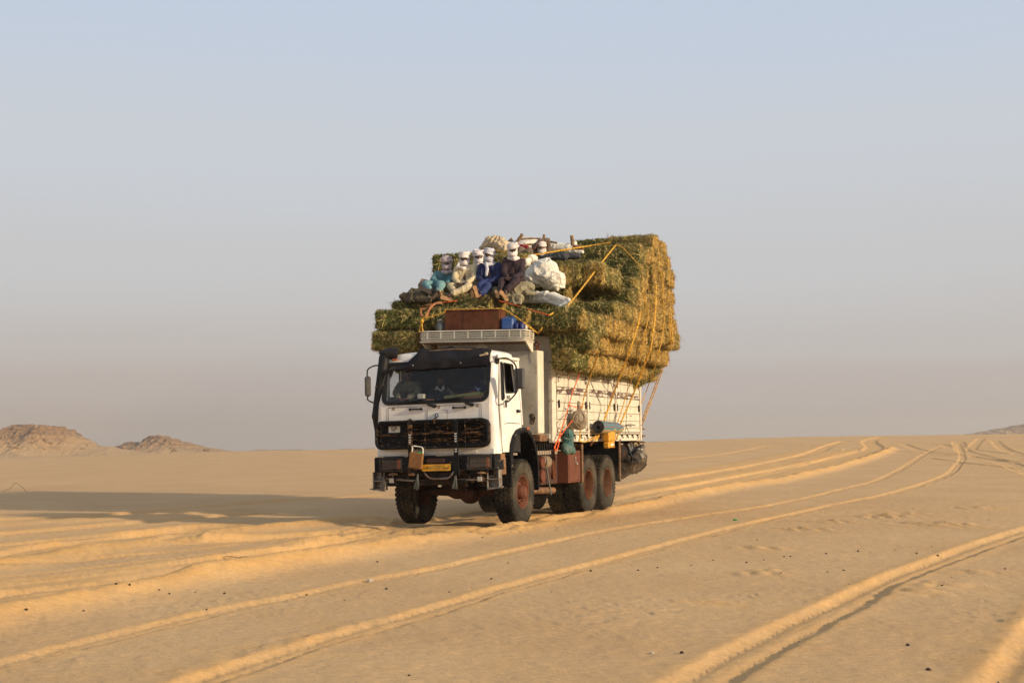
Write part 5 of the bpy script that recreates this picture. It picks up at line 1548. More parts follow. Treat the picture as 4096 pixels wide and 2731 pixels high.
# ------------------------------------------------------------------ people
def capsule(mb, p0, r0, p1, r1, n=12):
    p0, p1 = Vector(p0), Vector(p1)
    d = p1-p0
    if d.length < 1e-5: d = Vector((0, 0, 1e-4)); p1 = p0+d
    d.normalize()
    pts, rs = [], []
    for a in (80, 60, 35, 12): pts.append(p0-d*r0*math.sin(math.radians(a))); rs.append(r0*math.cos(math.radians(a)))
    for a in (12, 35, 60, 80): pts.append(p1+d*r1*math.sin(math.radians(a))); rs.append(r1*math.cos(math.radians(a)))
    mb.tube(pts, rs, n)
def ellipsoid(mb, c, r, R=None, n=16):
    c = Vector(c)
    def fn(a, b):
        th, ph = a*2*PI, (b-0.5)*PI*0.999
        p = Vector((r[0]*math.cos(ph)*math.cos(th), r[1]*math.cos(ph)*math.sin(th), r[2]*math.sin(ph)))
        return c+(R @ p if R is not None else p)
    mb.sheet(fn, n, n, closed_u=True)
def fuse(mb, name, m, parent, voxel=0.012, fold=0.0, fscale=9.0, smooth=2, seed=0.0, pleat=None):
    """weld overlapping volumes into one continuous skin and give it creases"""
    me = mb.mesh(name, None, (0, 0, 0), 0)
    bm = bmesh.new(); bm.from_mesh(me)
    bmesh.ops.recalc_face_normals(bm, faces=bm.faces); bmesh.ops.holes_fill(bm, edges=bm.edges, sides=40)
    bm.to_mesh(me); bm.free()
    o = bpy.data.objects.new(name, me); COL.objects.link(o)
    md = o.modifiers.new('r', 'REMESH'); md.mode = 'VOXEL'; md.voxel_size = voxel; md.use_smooth_shade = True
    if smooth:
        s_ = o.modifiers.new('s', 'SMOOTH'); s_.iterations = smooth; s_.factor = 0.5
    dgx = bpy.context.evaluated_depsgraph_get()
    me2 = bpy.data.meshes.new_from_object(o.evaluated_get(dgx))
    bpy.data.objects.remove(o)
    if fold:
        n_ = len(me2.vertices)
        co = np.empty(n_*3, dtype=np.float32); me2.vertices.foreach_get('co', co); co = co.reshape(-1, 3)
        no = np.array([v.normal[:] for v in me2.vertices], dtype=np.float32)
        def rg(c, s_, o_):
            w_ = nz3(c, s_*0.6, o_+9)*0.25
            n1_ = nz3((c[0]+w_, c[1]-w_, c[2]*0.75+w_), s_, o_)
            return max(0.0, 1-abs(n1_)*4.5)**1.6
        ds = np.array([rg(c, fscale, seed)*0.9+rg(c, fscale*2.2, seed+4)*0.4-0.30 for c in co], dtype=np.float32)
        if pleat:
            pc, pn, pa, pz = pleat
            an_ = np.arctan2(co[:, 1]-pc[1], co[:, 0]-pc[0]); dd = np.linalg.norm(co-np.array(pc), axis=1)
            ds = ds+pa*np.cos(an_*pn+4*np.sin(dd*7))*np.exp(-dd/pz)
        co = co+no*(ds*fold)[:, None]
        me2.vertices.foreach_set('co', co.ravel().astype(np.float32)); me2.update()
    me2.name = name
    me2.materials.clear(); me2.materials.append(m)
    wl_ = Vector((0, 0, 0)); p = parent
    while p is not None: wl_ += p.location; p = p.parent
    me2.transform(Matrix.Translation(-wl_))
    o = bpy.data.objects.new(name, me2); COL.objects.link(o)
    if parent is not None: o.parent = parent
    return o
def frame(fwd, up=Vector((0, 0, 1))):
    f = Vector(fwd).normalized(); r_ = f.cross(up).normalized(); u = r_.cross(f)
    return Matrix((r_, -f, u)).transposed() if False else Matrix(((r_.x, f.x, u.x), (r_.y, f.y, u.y), (r_.z, f.z, u.z)))
def hand(mb, wrist, tip, palm_n, s=1.0):
    w, t = Vector(wrist), Vector(tip)
    d = (t-w).normalized(); n_ = Vector(palm_n); n_ = (n_-d*n_.dot(d)).normalized(); sd = d.cross(n_)
    for k_ in (-1.5, -0.5, 0.5, 1.5):
        a = w+d*0.015*s+sd*k_*0.014*s; b = w+d*0.085*s+sd*k_*0.021*s
        capsule(mb, a, 0.017*s, b, 0.014*s, 8)
        L = (0.070, 0.082, 0.076, 0.058)[int(k_+1.5)]*s
        c_ = b+d*L*0.5+n_*0.012; e = c_+d*L*0.38+n_*L*0.35
        capsule(mb, b, 0.0105*s, c_, 0.0098*s, 7); capsule(mb, c_, 0.0098*s, e, 0.0085*s, 7)
    a = w+d*0.02*s-sd*0.03*s; b = a+(d*0.6-sd*0.8).normalized()*0.045*s; c_ = b+(d-sd*0.1+n_*0.4).normalized()*0.04*s
    capsule(mb, a, 0.015*s, b, 0.012*s, 7); capsule(mb, b, 0.012*s, c_, 0.010*s, 7)
FACE = Vector((0.33, -0.94, -0.05))
def person(name_label, J, top, legs, turban=None, face=None, skin='skin', glasses=False, scarf_tail=None, loc=None, extra=None, turban_style=0, sandals=None, sole='sole', slit=True, shirt_open=False, hair=False, cat='person', seed=0, build=1.0):
    V = {k_: Vector(v) for k_, v in J.items()}
    root = thing('person', name_label, cat, loc if loc is not None else (V['hip'].x, V['hip'].y, V['hip'].z-0.11))
    if face is None: face = Vector((0.33+0.16*math.sin(seed*2.7), -0.94, -0.05+0.07*math.sin(seed*1.9)))
    f = Vector(face).normalized(); up = Vector((0, 0, 1)); rt = f.cross(up).normalized(); u2 = rt.cross(f)
    H = V['head']; N = V['neck']
    hf = frame(f)
    b = MB()
    ellipsoid(b, H+u2*0.02, (0.074, 0.095, 0.105), hf)
    ellipsoid(b, H-u2*0.045+f*0.025, (0.052, 0.062, 0.065), hf)
    capsule(b, H+f*0.088+u2*0.008, 0.009, H+f*0.108-u2*0.028, 0.016, 8)           # nose
    capsule(b, H+f*0.082-u2*0.056-rt*0.018, 0.008, H+f*0.082-u2*0.056+rt*0.018, 0.008, 8)     # mouth
    for s_ in (-1, 1):
        ellipsoid(b, H+rt*s_*0.078+u2*0.0, (0.010, 0.022, 0.032), hf, 8)       # ears
        capsule(b, H+f*0.083+u2*0.038+rt*s_*0.015, 0.010, H+f*0.078+u2*0.036+rt*s_*0.05, 0.009, 8)   # brows
    capsule(b, H-u2*0.05-f*0.015, 0.055, N, 0.055)
    mid = V.get('chest', (V['shL']+V['shR'])/2)
    capsule(b, N, 0.06, mid, 0.09)
    capsule(b, V['shL'], 0.055, V['shR'], 0.055)
    capsule(b, mid-Vector((0, 0, .08)), 0.11*build, V['hip'], 0.12*build)
    for s_ in 'LR':
        capsule(b, V['sh'+s_], 0.052, V['el'+s_], 0.040); capsule(b, V['el'+s_], 0.040, V['wr'+s_], 0.026)
        hd = V.get('fi'+s_, V['wr'+s_]+(V['wr'+s_]-V['el'+s_]).normalized()*0.15)
        hand(b, V['wr'+s_], hd, V.get('pn'+s_, Vector((0, 0, -1))))
        side = rt*(1 if s_ == 'R' else -1)
        if ('kn'+s_) in V:
            hp = V['hip']+side*0.09
            capsule(b, hp, 0.085, V['kn'+s_], 0.055); capsule(b, V['kn'+s_], 0.052, V['an'+s_], 0.034)
            if ('to'+s_) in V:
                capsule(b, V['an'+s_], 0.036, V['to'+s_], 0.028)
                hl_ = V['an'+s_]+(V['an'+s_]-V['to'+s_]).normalized()*0.03
                capsule(b, V['an'+s_], 0.034, hl_, 0.03)
    fuse(b, 'body', M[skin], root, 0.0085, smooth=1)
    # eyes
    if slit and not glasses:
        for s_ in (-1, 1):
            e = MB(); ellipsoid(e, H+f*0.083+u2*0.020+rt*s_*0.030, (0.012, 0.008, 0.007), hf, 8); part(e, 'eye', M['plate_white'], root)
            e = MB(); ellipsoid(e, H+f*0.0905+u2*0.020+rt*s_*0.030, (0.005, 0.003, 0.006), hf, 8); part(e, 'pupil', M['ink'], root)
    if glasses:
        g_ = MB()
        for s_ in (-1, 1): ellipsoid(g_, H+f*0.100+u2*0.020+rt*s_*0.034, (0.032, 0.008, 0.023), hf, 12)
        capsule(g_, H+f*0.105+u2*0.026-rt*0.02, 0.004, H+f*0.105+u2*0.026+rt*0.02, 0.004, 6)
        for s_ in (-1, 1): capsule(g_, H+f*0.098+u2*0.026+rt*s_*0.06, 0.004, H+f*0.0+u2*0.026+rt*s_*0.08, 0.004, 6)
        part(g_, 'sunglasses', M['ink'], root)
    # shirt or robe
    t = MB()
    capsule(t, V['shL']-up*0.015, 0.082*build, V['shR']-up*0.015, 0.082*build)
    capsule(t, N-up*0.04, 0.085, mid-up*0.06, 0.13*build)
    w_ = (V['shR']-V['shL'])*0.22
    capsule(t, mid-up*0.08-w_, 0.125*build, V['hip']-w_*0.9+up*0.04, 0.125*build); capsule(t, mid-up*0.08+w_, 0.125*build, V['hip']+w_*0.9+up*0.04, 0.125*build)
    for s_ in 'LR':
        capsule(t, V['sh'+s_], 0.080*build, V['el'+s_], 0.066*build); capsule(t, V['el'+s_], 0.066*build, V['el'+s_].lerp(V['wr'+s_], 0.86), 0.050*build)
        if ('kn'+s_) in V and extra != 'shirt':
            side = rt*(1 if s_ == 'R' else -1)
            capsule(t, V['hip']+side*0.07, 0.13, V['hip'].lerp(V['kn'+s_], 0.45)+side*0.03, 0.095)
    fuse(t, 'robe' if extra != 'shirt' else 'shirt', M[top], root, 0.0125, 0.015, 5.2, 2, seed)
    c_ = MB(); nk = N-up*0.02
    c_.tube([nk+rt*0.062*math.cos(a)+f*0.062*math.sin(a)+up*0.012*math.cos(2*a) for a in [2*PI*i/18 for i in range(18)]], 0.012, 7, closed=True)
    part(c_, 'collar', M[top], root)
    if not extra == 'shirt' and 'knL' in V:
        pk = MB()
        fr_ = mid+f*0.135-up*0.10
        pk.tube([N+f*0.075-up*0.05, mid+f*0.135-up*0.02, mid+f*0.14-up*0.16], 0.006, 5)
        part(pk, 'placket', M[top], root)
    if legs:
        t = MB()
        for s_ in 'LR':
            if ('kn'+s_) in V:
                side = rt*(1 if s_ == 'R' else -1)
                capsule(t, V['hip']+side*0.09, 0.115, V['kn'+s_], 0.088); capsule(t, V['kn'+s_], 0.088, V['kn'+s_].lerp(V['an'+s_], 0.80), 0.066)
        fuse(t, 'trousers', M[legs], root, 0.0125, 0.014, 6.0, 2, seed+3)
    if turban:
        t = MB(); ts = Vector((0, 0, 0))
        C_ = H+u2*0.055-f*0.012
        def loop(c, a_, b_, tilt, roll, r_, n=22):
            R_ = Matrix.Rotation(roll, 3, f) @ Matrix.Rotation(tilt, 3, rt)
            P = []
            for i in range(n):
                an = 2*PI*i/n
                P.append(c+R_ @ (rt*math.cos(an)*a_+f*math.sin(an)*b_+u2*0.006*math.sin(3*an+seed)))
            t.tube(P, r_, 8, closed=True)
        ellipsoid(t, C_+u2*0.012, (0.104, 0.118, 0.104+0.012*math.sin(seed*1.7)), hf)
        for i, (dz, tl, rl, rr_) in enumerate(((0.005, -0.10, 0.10, 0.026), (0.030, -0.05, -0.22, 0.027), (0.055, 0.05, 0.22, 0.026), (0.078, -0.12, -0.12, 0.024), (0.022, 0.10, 0.34, 0.020))):
            sh = 1-max(0, dz-0.03)*3.2
            loop(C_+u2*dz, (0.104+0.008*math.sin(seed*2+i))*sh, 0.118*sh, tl+0.1*math.sin(seed*3.1+i), (rl+turban_style*0.1)*(1 if seed % 2 else -1)*1.3, rr_*1.08)
        if turban_style == 2: capsule(t, C_+u2*0.04-rt*0.10, 0.028, C_+u2*0.05-rt*0.125, 0.022)
        # veil over nose, mouth and neck
        ellipsoid(t, H-u2*0.062+f*0.012, (0.086, 0.098, 0.066), hf)
        for i, (dz, tl, rl, rr_) in enumerate(((-0.036, -0.22, 0.06, 0.014), (-0.062, -0.16, -0.16, 0.015), (-0.086, -0.05, 0.14, 0.016), (-0.112, 0.05, -0.08, 0.018))):
            loop(H+u2*dz+f*0.004, 0.085-0.014*(i == 3), 0.098-0.014*(i == 3), tl, rl, rr_)
        for s_ in (-1, 1):      # cloth down the sides of the head, leaving the eye slit
            capsule(t, H+rt*s_*0.083+u2*0.06-f*0.01, 0.024, H+rt*s_*0.080-u2*0.07, 0.024)
        ellipsoid(t, H-f*0.045-u2*0.01, (0.095, 0.075, 0.11), hf)
        if scarf_tail:
            P = [Vector(p) for p in scarf_tail[0]]
            for a, b_ in zip(P[:-1], P[1:]): capsule(t, a, scarf_tail[1], b_, scarf_tail[1]*0.8)
        capsule(t, N-rt*0.09-up*0.03+f*0.03, 0.042, N+f*0.10-up*0.05, 0.045); capsule(t, N+f*0.10-up*0.05, 0.045, N+rt*0.09-up*0.02, 0.042)
        fuse(t, 'turban', M[turban], root, 0.0090, 0.0035, 18, 0, seed+8)
    if sandals:
        for heel, toe, nrm in sandals:
            heel, toe, nrm = Vector(heel), Vector(toe), Vector(nrm).normalized()
            d = toe-heel; L = d.length; d.normalize(); nrm = (nrm-d*nrm.dot(d)).normalized(); sd = d.cross(nrm)
            out = [(-.5, 0), (-.49, .09), (-.42, .14), (-.28, .155), (-.08, .13), (.12, .15), (.30, .185), (.42, .16), (.49, .08), (.5, 0), (.49, -.07), (.42, -.14), (.30, -.165), (.12, -.14), (-.08, -.115), (-.28, -.14), (-.42, -.13), (-.49, -.08)]
            c0 = (heel+toe)/2
            m_ = MB(); m_.plate([(a*L, b_*L) for a, b_ in out], lambda u, v, t_: c0+d*u+sd*v+nrm*t_, -0.014, 0.014); sd_o = part(m_, 'sandal', M[sole], root)
            m_ = MB(); m_.plate([(a*L*0.9, b_*L*0.86) for a, b_ in out], lambda u, v, t_: c0+d*u+sd*v+nrm*(t_+0.0155), 0, 0.002); 
            m_.tube([c0+d*L*0.1+sd*0.055-nrm*0.015, c0+d*L*0.08-nrm*0.07, c0+d*L*0.1-sd*0.055-nrm*0.015], 0.010, 5)
            part(m_, 'sandal_tread', M[sole], sd_o)
    return root
def mid(a, b, t=0.5): return Vector(a).lerp(Vector(b), t)
N_ = Vector((0.36, -0.92, 0.1))
# 1 teal robe, far left
J = dict(head=za(980, 655, 1.98), neck=za(985, 800, 2.02), shL=za(775, 870, 2.02), shR=za(1065, 850, 2.12), hip=za(900, 1130, 2.02), elL=za(690, 1010, 1.85), elR=za(1060, 1010, 1.90), wrL=za(830, 1060, 1.62), wrR=za(985, 1065, 1.64),
         fiL=za(900, 1075, 1.55), fiR=za(915, 1085, 1.56), knL=za(540, 1085, 1.62), knR=za(860, 1095, 1.48), anL=za(640, 1215, 1.34), anR=za(800, 1235, 1.26), toL=za(480, 1190, 1.27), toR=za(690, 1370, 1.18))
person('man in a teal robe and lilac turban at the left end of the row', J, 'teal_robe', 'teal_trousers', 'turban_lilac', sandals=[(za(655, 1270, 1.26), za(390, 1140, 1.22), N_), (za(725, 1395, 1.20), za(600, 1345, 1.13), N_)], sole='sole_dark', seed=1)
# 2 cream robe
J = dict(head=za(1345, 560, 1.93), neck=za(1335, 710, 1.97), shL=za(1190, 780, 1.94), shR=za(1530, 730, 2.02), hip=za(1370, 1100, 1.98), elL=za(1140, 960, 1.80), elR=za(1560, 960, 1.83), wrL=za(1215, 1060, 1.60), wrR=za(1400, 1050, 1.58),
         fiL=za(1265, 1075, 1.53), fiR=za(1290, 1060, 1.52), knL=za(1060, 1130, 1.58), knR=za(1440, 1140, 1.50), anL=za(1210, 1350, 1.38), anR=za(1050, 1305, 1.26), toL=za(1120, 1400, 1.30), toR=za(930, 1390, 1.19))
person('man in a cream robe and white face wrap, second from the left', J, 'cream_robe', 'cream_robe', 'turban_white', glasses=True, sandals=[(za(1110, 1425, 1.20), za(845, 1350, 1.14), N_), (za(870, 1310, 1.28), za(830, 1210, 1.22), Vector((-.5, -.8, 0)))], sole='sole', seed=2,
       scarf_tail=([za(1240, 640, 1.86), za(1195, 720, 1.82), za(1300, 735, 1.80)], 0.035))
# 3 white turban behind
J = dict(head=za(1640, 520, 2.42), neck=za(1645, 650, 2.45), shL=za(1560, 740, 2.47), shR=za(1780, 720, 2.5), hip=za(1670, 1000, 2.45), elL=za(1550, 900, 2.35), elR=za(1790, 900, 2.4), wrL=za(1600, 1000, 2.15), wrR=za(1720, 1000, 2.15), knL=za(1600, 960, 2.05), knR=za(1750, 960, 2.08), anL=za(1600, 1090, 2.0), anR=za(1740, 1090, 2.0))
person('man in a white turban sitting behind the cream and navy robes', J, 'turban_blue', 'cream_robe', 'turban_pink', seed=3, skin='skin')
# 4 navy
J = dict(head=zb(350, 480, 1.93), neck=zb(360, 600, 1.98), shL=zb(215, 680, 1.99), shR=zb(510, 660, 2.03), hip=zb(400, 950, 2.0), elL=zb(160, 860, 1.85), elR=zb(540, 870, 1.86), wrL=zb(240, 985, 1.58), wrR=zb(330, 985, 1.57), fiL=zb(265, 1060, 1.50), fiR=zb(275, 1060, 1.49),
         knL=zb(190, 1020, 1.52), knR=zb(330, 1060, 1.46), anL=zb(215, 1210, 1.34), anR=zb(190, 1200, 1.26), toL=zb(170, 1240, 1.27), toR=zb(140, 1240, 1.20))
person('man in a navy robe and jeans with a pale blue turban, fourth of the row', J, 'navy_robe', 'jeans', 'turban_blue', glasses=True, seed=4, skin='skin2', turban_style=1,
       scarf_tail=([zb(300, 620, 1.84), zb(320, 720, 1.79), zb(300, 830, 1.77)], 0.038), sandals=[(zb(140, 1245, 1.16), zb(75, 1020, 1.10), N_), (zb(60, 1260, 1.20), zb(20, 1120, 1.18), Vector((-.5, -.8, 0)))])
# 5 plum
J = dict(head=zb(785, 385, 1.95), neck=zb(800, 500, 1.99), shL=zb(670, 570, 1.99), shR=zb(960, 590, 2.03), hip=zb(840, 940, 2.02), elL=zb(620, 770, 1.86), elR=zb(960, 800, 1.92), wrL=zb(690, 880, 1.62), wrR=zb(800, 890, 1.60), fiL=zb(740, 905, 1.54), fiR=zb(680, 890, 1.53),
         knL=zb(590, 950, 1.58), knR=zb(860, 930, 1.55), anL=zb(560, 1120, 1.32), anR=zb(660, 1140, 1.30), toL=zb(500, 1200, 1.24), toR=zb(640, 1240, 1.22))
person('man in a dark plum robe and white turban at the right end of the row', J, 'plum_robe', 'plum_robe', 'turban_white', glasses=True, seed=5, turban_style=2, sandals=[(zb(560, 1120, 1.16), zb(700, 1310, 1.20), N_), (zb(470, 1110, 1.22), zb(525, 1260, 1.20), Vector((.2, -.95, 0)))])
# 6 lying back on top
J = dict(head=zb(1325, 330, 4.35), neck=zb(1310, 410, 4.45), shL=zb(1210, 440, 4.5), shR=zb(1440, 440, 4.5), hip=zb(1090, 500, 4.35), elL=zb(1190, 300, 4.3), elR=zb(1430, 195, 4.35), wrL=zb(1220, 260, 4.25), wrR=zb(1265, 215, 4.25), fiL=zb(1200, 290, 4.2), fiR=zb(1215, 265, 4.2),
         knL=zb(930, 375, 4.0), knR=zb(1090, 400, 3.85), anL=zb(915, 520, 3.7), anR=zb(990, 560, 3.6), toL=zb(900, 560, 3.6), toR=zb(960, 580, 3.5))
person('man in brown lying back on the top sacks with an arm raised', J, 'brown_robe', 'brown_robe', 'turban_white', seed=6, skin='skin2', face=Vector((0.25, -0.95, -0.1)))
# three behind the windscreen
def zc(x, y, Y): return at(1520+x/4.704, 1380+y/4.704, 1, Y)
J = dict(head=zc(555, 575, -0.60), neck=zc(545, 690, -0.58), shL=zc(380, 760, -0.55), shR=zc(700, 740, -0.55), hip=zc(560, 1150, -0.45), elL=zc(300, 900, -0.80), elR=zc(720, 910, -0.80), wrL=zc(350, 1005, -1.02), wrR=zc(520, 1000, -1.05), fiL=zc(420, 1020, -1.10), fiR=zc(420, 1030, -1.12))
person('passenger in a grey-green shirt leaning on the dashboard, behind the left of the windscreen', J, 'grey_shirt', None, None, seed=7, skin='skin2', extra='shirt')
J = dict(head=zc(1150, 690, -0.62), neck=zc(1140, 800, -0.55), shL=zc(990, 870, -0.5), shR=zc(1290, 860, -0.5), hip=zc(1140, 1200, -0.4), elL=zc(960, 990, -0.7), elR=zc(1330, 1000, -0.7), wrL=zc(880, 1030, -0.98), wrR=zc(1230, 1040, -0.95), fiL=zc(850, 1030, -1.06))
r_ = person('passenger in dark clothes with a white collar in the middle of the cab', J, 'dark_shirt', None, None, seed=8, skin='skin', extra='shirt')
m_ = MB(); m_.tube([zc(1040, 850, -0.68), zc(1070, 790, -0.66), zc(1140, 860, -0.70), zc(1210, 780, -0.66), zc(1215, 820, -0.68)], [0.02, 0.03, 0.012, 0.03, 0.02], 8); part(m_, 'white_scarf', M['turban_white'], r_)
J = dict(head=zc(2040, 540, -0.60), neck=zc(2010, 660, -0.56), shL=zc(1850, 740, -0.5), shR=zc(2100, 740, -0.5), hip=zc(1980, 1150, -0.4), elL=zc(1790, 880, -0.70), elR=zc(2120, 880, -0.72), wrL=zc(1720, 880, -0.92), wrR=zc(2050, 880, -0.92), fiL=zc(1740, 870, -0.98), fiR=zc(2030, 870, -0.98))
person('driver in a navy shirt with a dark green turban at the wheel', J, 'navy_shirt', None, 'green_scarf', seed=9, skin='skin2', extra='shirt')
m_ = cmb(); m_.tube([Vector((0.62+0.23*math.cos(a), -0.98+0.12*math.sin(a), 2.36+0.10*math.sin(a))) for a in [2*PI*i/24 for i in range(24)]], 0.016, 8, closed=True)
part(m_, 'steering_wheel', M['brown_cloth'])
# ------------------------------------------------------------------ loose cargo
def lump(name, label, cat, m, fill, fold=0.02, fscale=5.0, voxel=0.016, group=None, seed=0.0, smooth=9, pleat=None):
    mb = MB(); fill(mb)
    o = fuse(mb, name, m, None, voxel, fold, fscale, smooth, seed, pleat)
    xs = np.empty(len(o.data.vertices)*3, dtype=np.float32); o.data.vertices.foreach_get('co', xs); xs = xs.reshape(-1, 3)
    c = Vector((float(xs[:, 0].mean()), float(xs[:, 1].mean()), float(xs[:, 2].min())))
    o.data.transform(Matrix.Translation(-c)); o.location = c
    return tag(o, label, cat, group)
RZ = lambda a: Matrix.Rotation(a, 3, 'Z')
RY = lambda a: Matrix.Rotation(a, 3, 'Y')
RX_ = lambda a: Matrix.Rotation(a, 3, 'X')
def P4(x, y, Y): return c4(x, y, 1, Y)
def P3(x, y, Y): return c3(x, y, 1, Y)
# big white sack with a twisted ear
def f(mb):
    ellipsoid(mb, P4(360, 465, 2.95), (0.40, 0.28, 0.24), RY(0.50)); ellipsoid(mb, P4(290, 430, 2.95), (0.40, 0.27, 0.25), RY(-0.55)); ellipsoid(mb, P4(320, 420, 2.95), (0.30, 0.26, 0.30)); ellipsoid(mb, P4(235, 455, 2.92), (0.34, 0.24, 0.22), RY(-0.35))
    capsule(mb, P4(325, 380, 2.95), 0.20, P4(352, 300, 2.98), 0.03); capsule(mb, P4(300, 360, 2.95), 0.16, P4(350, 310, 2.98), 0.04)
    capsule(mb, P4(235, 410, 2.88), 0.14, P4(212, 338, 2.85), 0.02); capsule(mb, P4(400, 510, 2.9), 0.20, P4(430, 560, 2.85), 0.08); capsule(mb, P4(170, 480, 2.9), 0.16, P4(128, 490, 2.88), 0.06)
ws = lump('sack', 'big white bulging sack with a twisted ear, right of the seated men', 'sack', M['sack_white'], f, 0.040, 3.4, seed=2, smooth=6, pleat=(P4(212, 340, 2.85), 9, 0.8, 0.25))
mb = MB(); mb.tube(smooth_path([P4(285, 510, 2.62), P4(350, 480, 2.58), P4(420, 440, 2.60), P4(455, 430, 2.66), P4(470, 500, 2.62), P4(455, 555, 2.62)], 5), 0.005, 4)
part(mb, 'seam_thread', M['brown_cloth'], ws)
mb = MB(); mb.tube(smooth_path([P4(215, 345, 2.85), P4(170, 350, 2.8), P4(130, 345, 2.78), P4(118, 370, 2.75)], 5), [0.02]+[0.013]*15, 6); part(mb, 'sack_tie', M['sack_white'], ws)
# flat white sack draped forward
def f(mb):
    P = [P4(105, 668, 2.25), P4(200, 655, 2.2), P4(330, 655, 2.12), P4(430, 685, 2.05), P4(515, 728, 1.98)]
    for a, b_ in zip(P[:-1], P[1:]):
        for o_ in (-0.06, 0.05): capsule(mb, a+Vector((0, 0.04, o_)), 0.072, b_+Vector((0, 0.04, o_)), 0.078)
    capsule(mb, P4(450, 650, 2.1), 0.06, P4(565, 700, 1.98), 0.05); capsule(mb, P4(565, 700, 1.98), 0.05, P4(470, 755, 1.92), 0.05)
    capsule(mb, P4(330, 625, 2.2), 0.06, P4(450, 650, 2.1), 0.06)
fs = lump('sack', 'flat white woven sack drooping over the bales below the big sack', 'sack', M['sack_white'], f, 0.022, 4, seed=5)
mb = MB(); r9 = random.Random(9)
for i in range(24):
    a = P4(468+i*4.2, 768-i*2.8, 1.90); mb.tube([a, a+Vector((r9.uniform(-.02, .03), -0.01, -r9.uniform(0.02, 0.06)))], [0.008, 0.002], 4)
for i in range(20):
    a = P4(110+i*8, 690+i*0.9, 2.16); mb.tube([a, a+Vector((r9.uniform(-.01, .01), -0.005, -r9.uniform(0.01, 0.035)))], [0.006, 0.002], 4)
part(mb, 'frayed_edge', M['sack_white'], fs)
# khaki bundle under the man in plum
def f(mb):
    ellipsoid(mb, P3(1300, 740, 1.75), (0.20, 0.20, 0.12)); ellipsoid(mb, P3(1480, 720, 1.75), (0.30, 0.25, 0.15)); ellipsoid(mb, P3(1620, 680, 1.95), (0.20, 0.2, 0.12)); capsule(mb, P3(1500, 760, 1.6), 0.10, P3(1570, 850, 1.5), 0.04)
    capsule(mb, P3(1400, 800, 1.55), 0.07, P3(1560, 800, 1.55), 0.08); capsule(mb, P3(1640, 740, 1.7), 0.08, P3(1720, 750, 1.75), 0.04); capsule(mb, P3(1440, 850, 1.48), 0.03, P3(1570, 870, 1.48), 0.03)
lump('tarpaulin_bundle', 'crumpled khaki tarpaulin bundle under the man in plum', 'tarpaulin', M['khaki'], f, 0.030, 4.2, seed=8)
def f(mb):
    capsule(mb, P3(200, 775, 1.35), 0.075, P3(420, 770, 1.35), 0.115); capsule(mb, P3(230, 830, 1.30), 0.05, P3(480, 815, 1.25), 0.08); capsule(mb, P3(300, 730, 1.45), 0.09, P3(560, 740, 1.5), 0.10); ellipsoid(mb, P3(185, 785, 1.35), (0.09, 0.11, 0.08))
    capsule(mb, P3(520, 790, 1.4), 0.09, P3(700, 780, 1.45), 0.09)
ob = lump('rolled_tarpaulin', 'dark olive rolled tarpaulin at the left end of the top bales', 'tarpaulin', M['olive'], f, 0.028, 4.5, seed=11)
mb = MB(); mb.tube(smooth_path([P3(310, 690, 1.25), P3(285, 760, 1.20), P3(285, 810, 1.18), P3(310, 840, 1.15)], 5), 0.012, 6); part(mb, 'tie', M['olive'], ob)
mb = MB(); mb.tube(smooth_path([P3(290, 730, 1.22), P3(300, 705, 1.25), P3(320, 692, 1.27)], 4), 0.007, 5); part(mb, 'green_tie', M['green_bit'], ob)
def f(mb):
    capsule(mb, P3(385, 650, 1.9), 0.06, P3(420, 595, 1.95), 0.05); capsule(mb, P3(420, 600, 1.95), 0.05, P3(500, 625, 2.0), 0.05); capsule(mb, P3(390, 650, 1.9), 0.06, P3(500, 655, 1.9), 0.06)
lump('canvas_bag', 'pale brown canvas bag beside the man in teal', 'bag', M['canvas'], f, 0.012, 6, seed=13)
def f(mb):
    capsule(mb, P3(760, 790, 1.4), 0.07, P3(960, 780, 1.45), 0.08); capsule(mb, P3(640, 720, 1.6), 0.09, P3(1000, 740, 1.65), 0.09)
lump('brown_blanket', 'dark brown folded blanket under the man in the cream robe', 'blanket', mat('blanket', (0.09, 0.055, 0.02), 0.9, vary=0.3, bump=0.3), f, 0.016, 6, seed=14)
# tan sacks and the baggage heap on top
def f(mb):
    ellipsoid(mb, P3(1260, 180, 4.6), (0.27, 0.26, 0.20), RY(-0.1)); ellipsoid(mb, P3(1340, 200, 4.5), (0.22, 0.22, 0.16)); capsule(mb, P3(1130, 215, 4.6), 0.09, P3(1230, 200, 4.6), 0.13); ellipsoid(mb, P3(1380, 235, 4.4), (0.16, 0.16, 0.12))
lump('cloth_sack', 'pleated beige cloth sack on the top bales behind the turbans', 'sack', M['sack_tan'], f, 0.045, 4.5, seed=15, smooth=6, pleat=(P3(1300, 120, 4.6), 12, 0.9, 0.35))
def f(mb):
    ellipsoid(mb, P3(1640, 165, 6.4), (0.34, 0.2, 0.17)); ellipsoid(mb, P3(1600, 200, 6.2), (0.30, 0.2, 0.13)); ellipsoid(mb, P3(1540, 190, 6.2), (0.14, 0.15, 0.1))
lump('sack', 'white sack lying behind the pole frame on top', 'sack', M['sack_white'], f, 0.03, 4, seed=17)
def f(mb):
    capsule(mb, P3(1900, 210, 6.0), 0.14, P3(2200, 235, 6.0), 0.13); capsule(mb, P3(2150, 240, 6.0), 0.12, P3(2290, 255, 5.95), 0.05); ellipsoid(mb, P3(2200, 170, 6.1), (0.07, 0.07, 0.08))
lump('sack', 'long white sack on top, right of the man lying back', 'sack', M['sack_white'], f, 0.018, 4.5, seed=18)
def f(mb): ellipsoid(mb, P3(1440, 165, 4.6), (0.11, 0.1, 0.10)); ellipsoid(mb, P3(1480, 185, 4.6), (0.1, 0.1, 0.06))
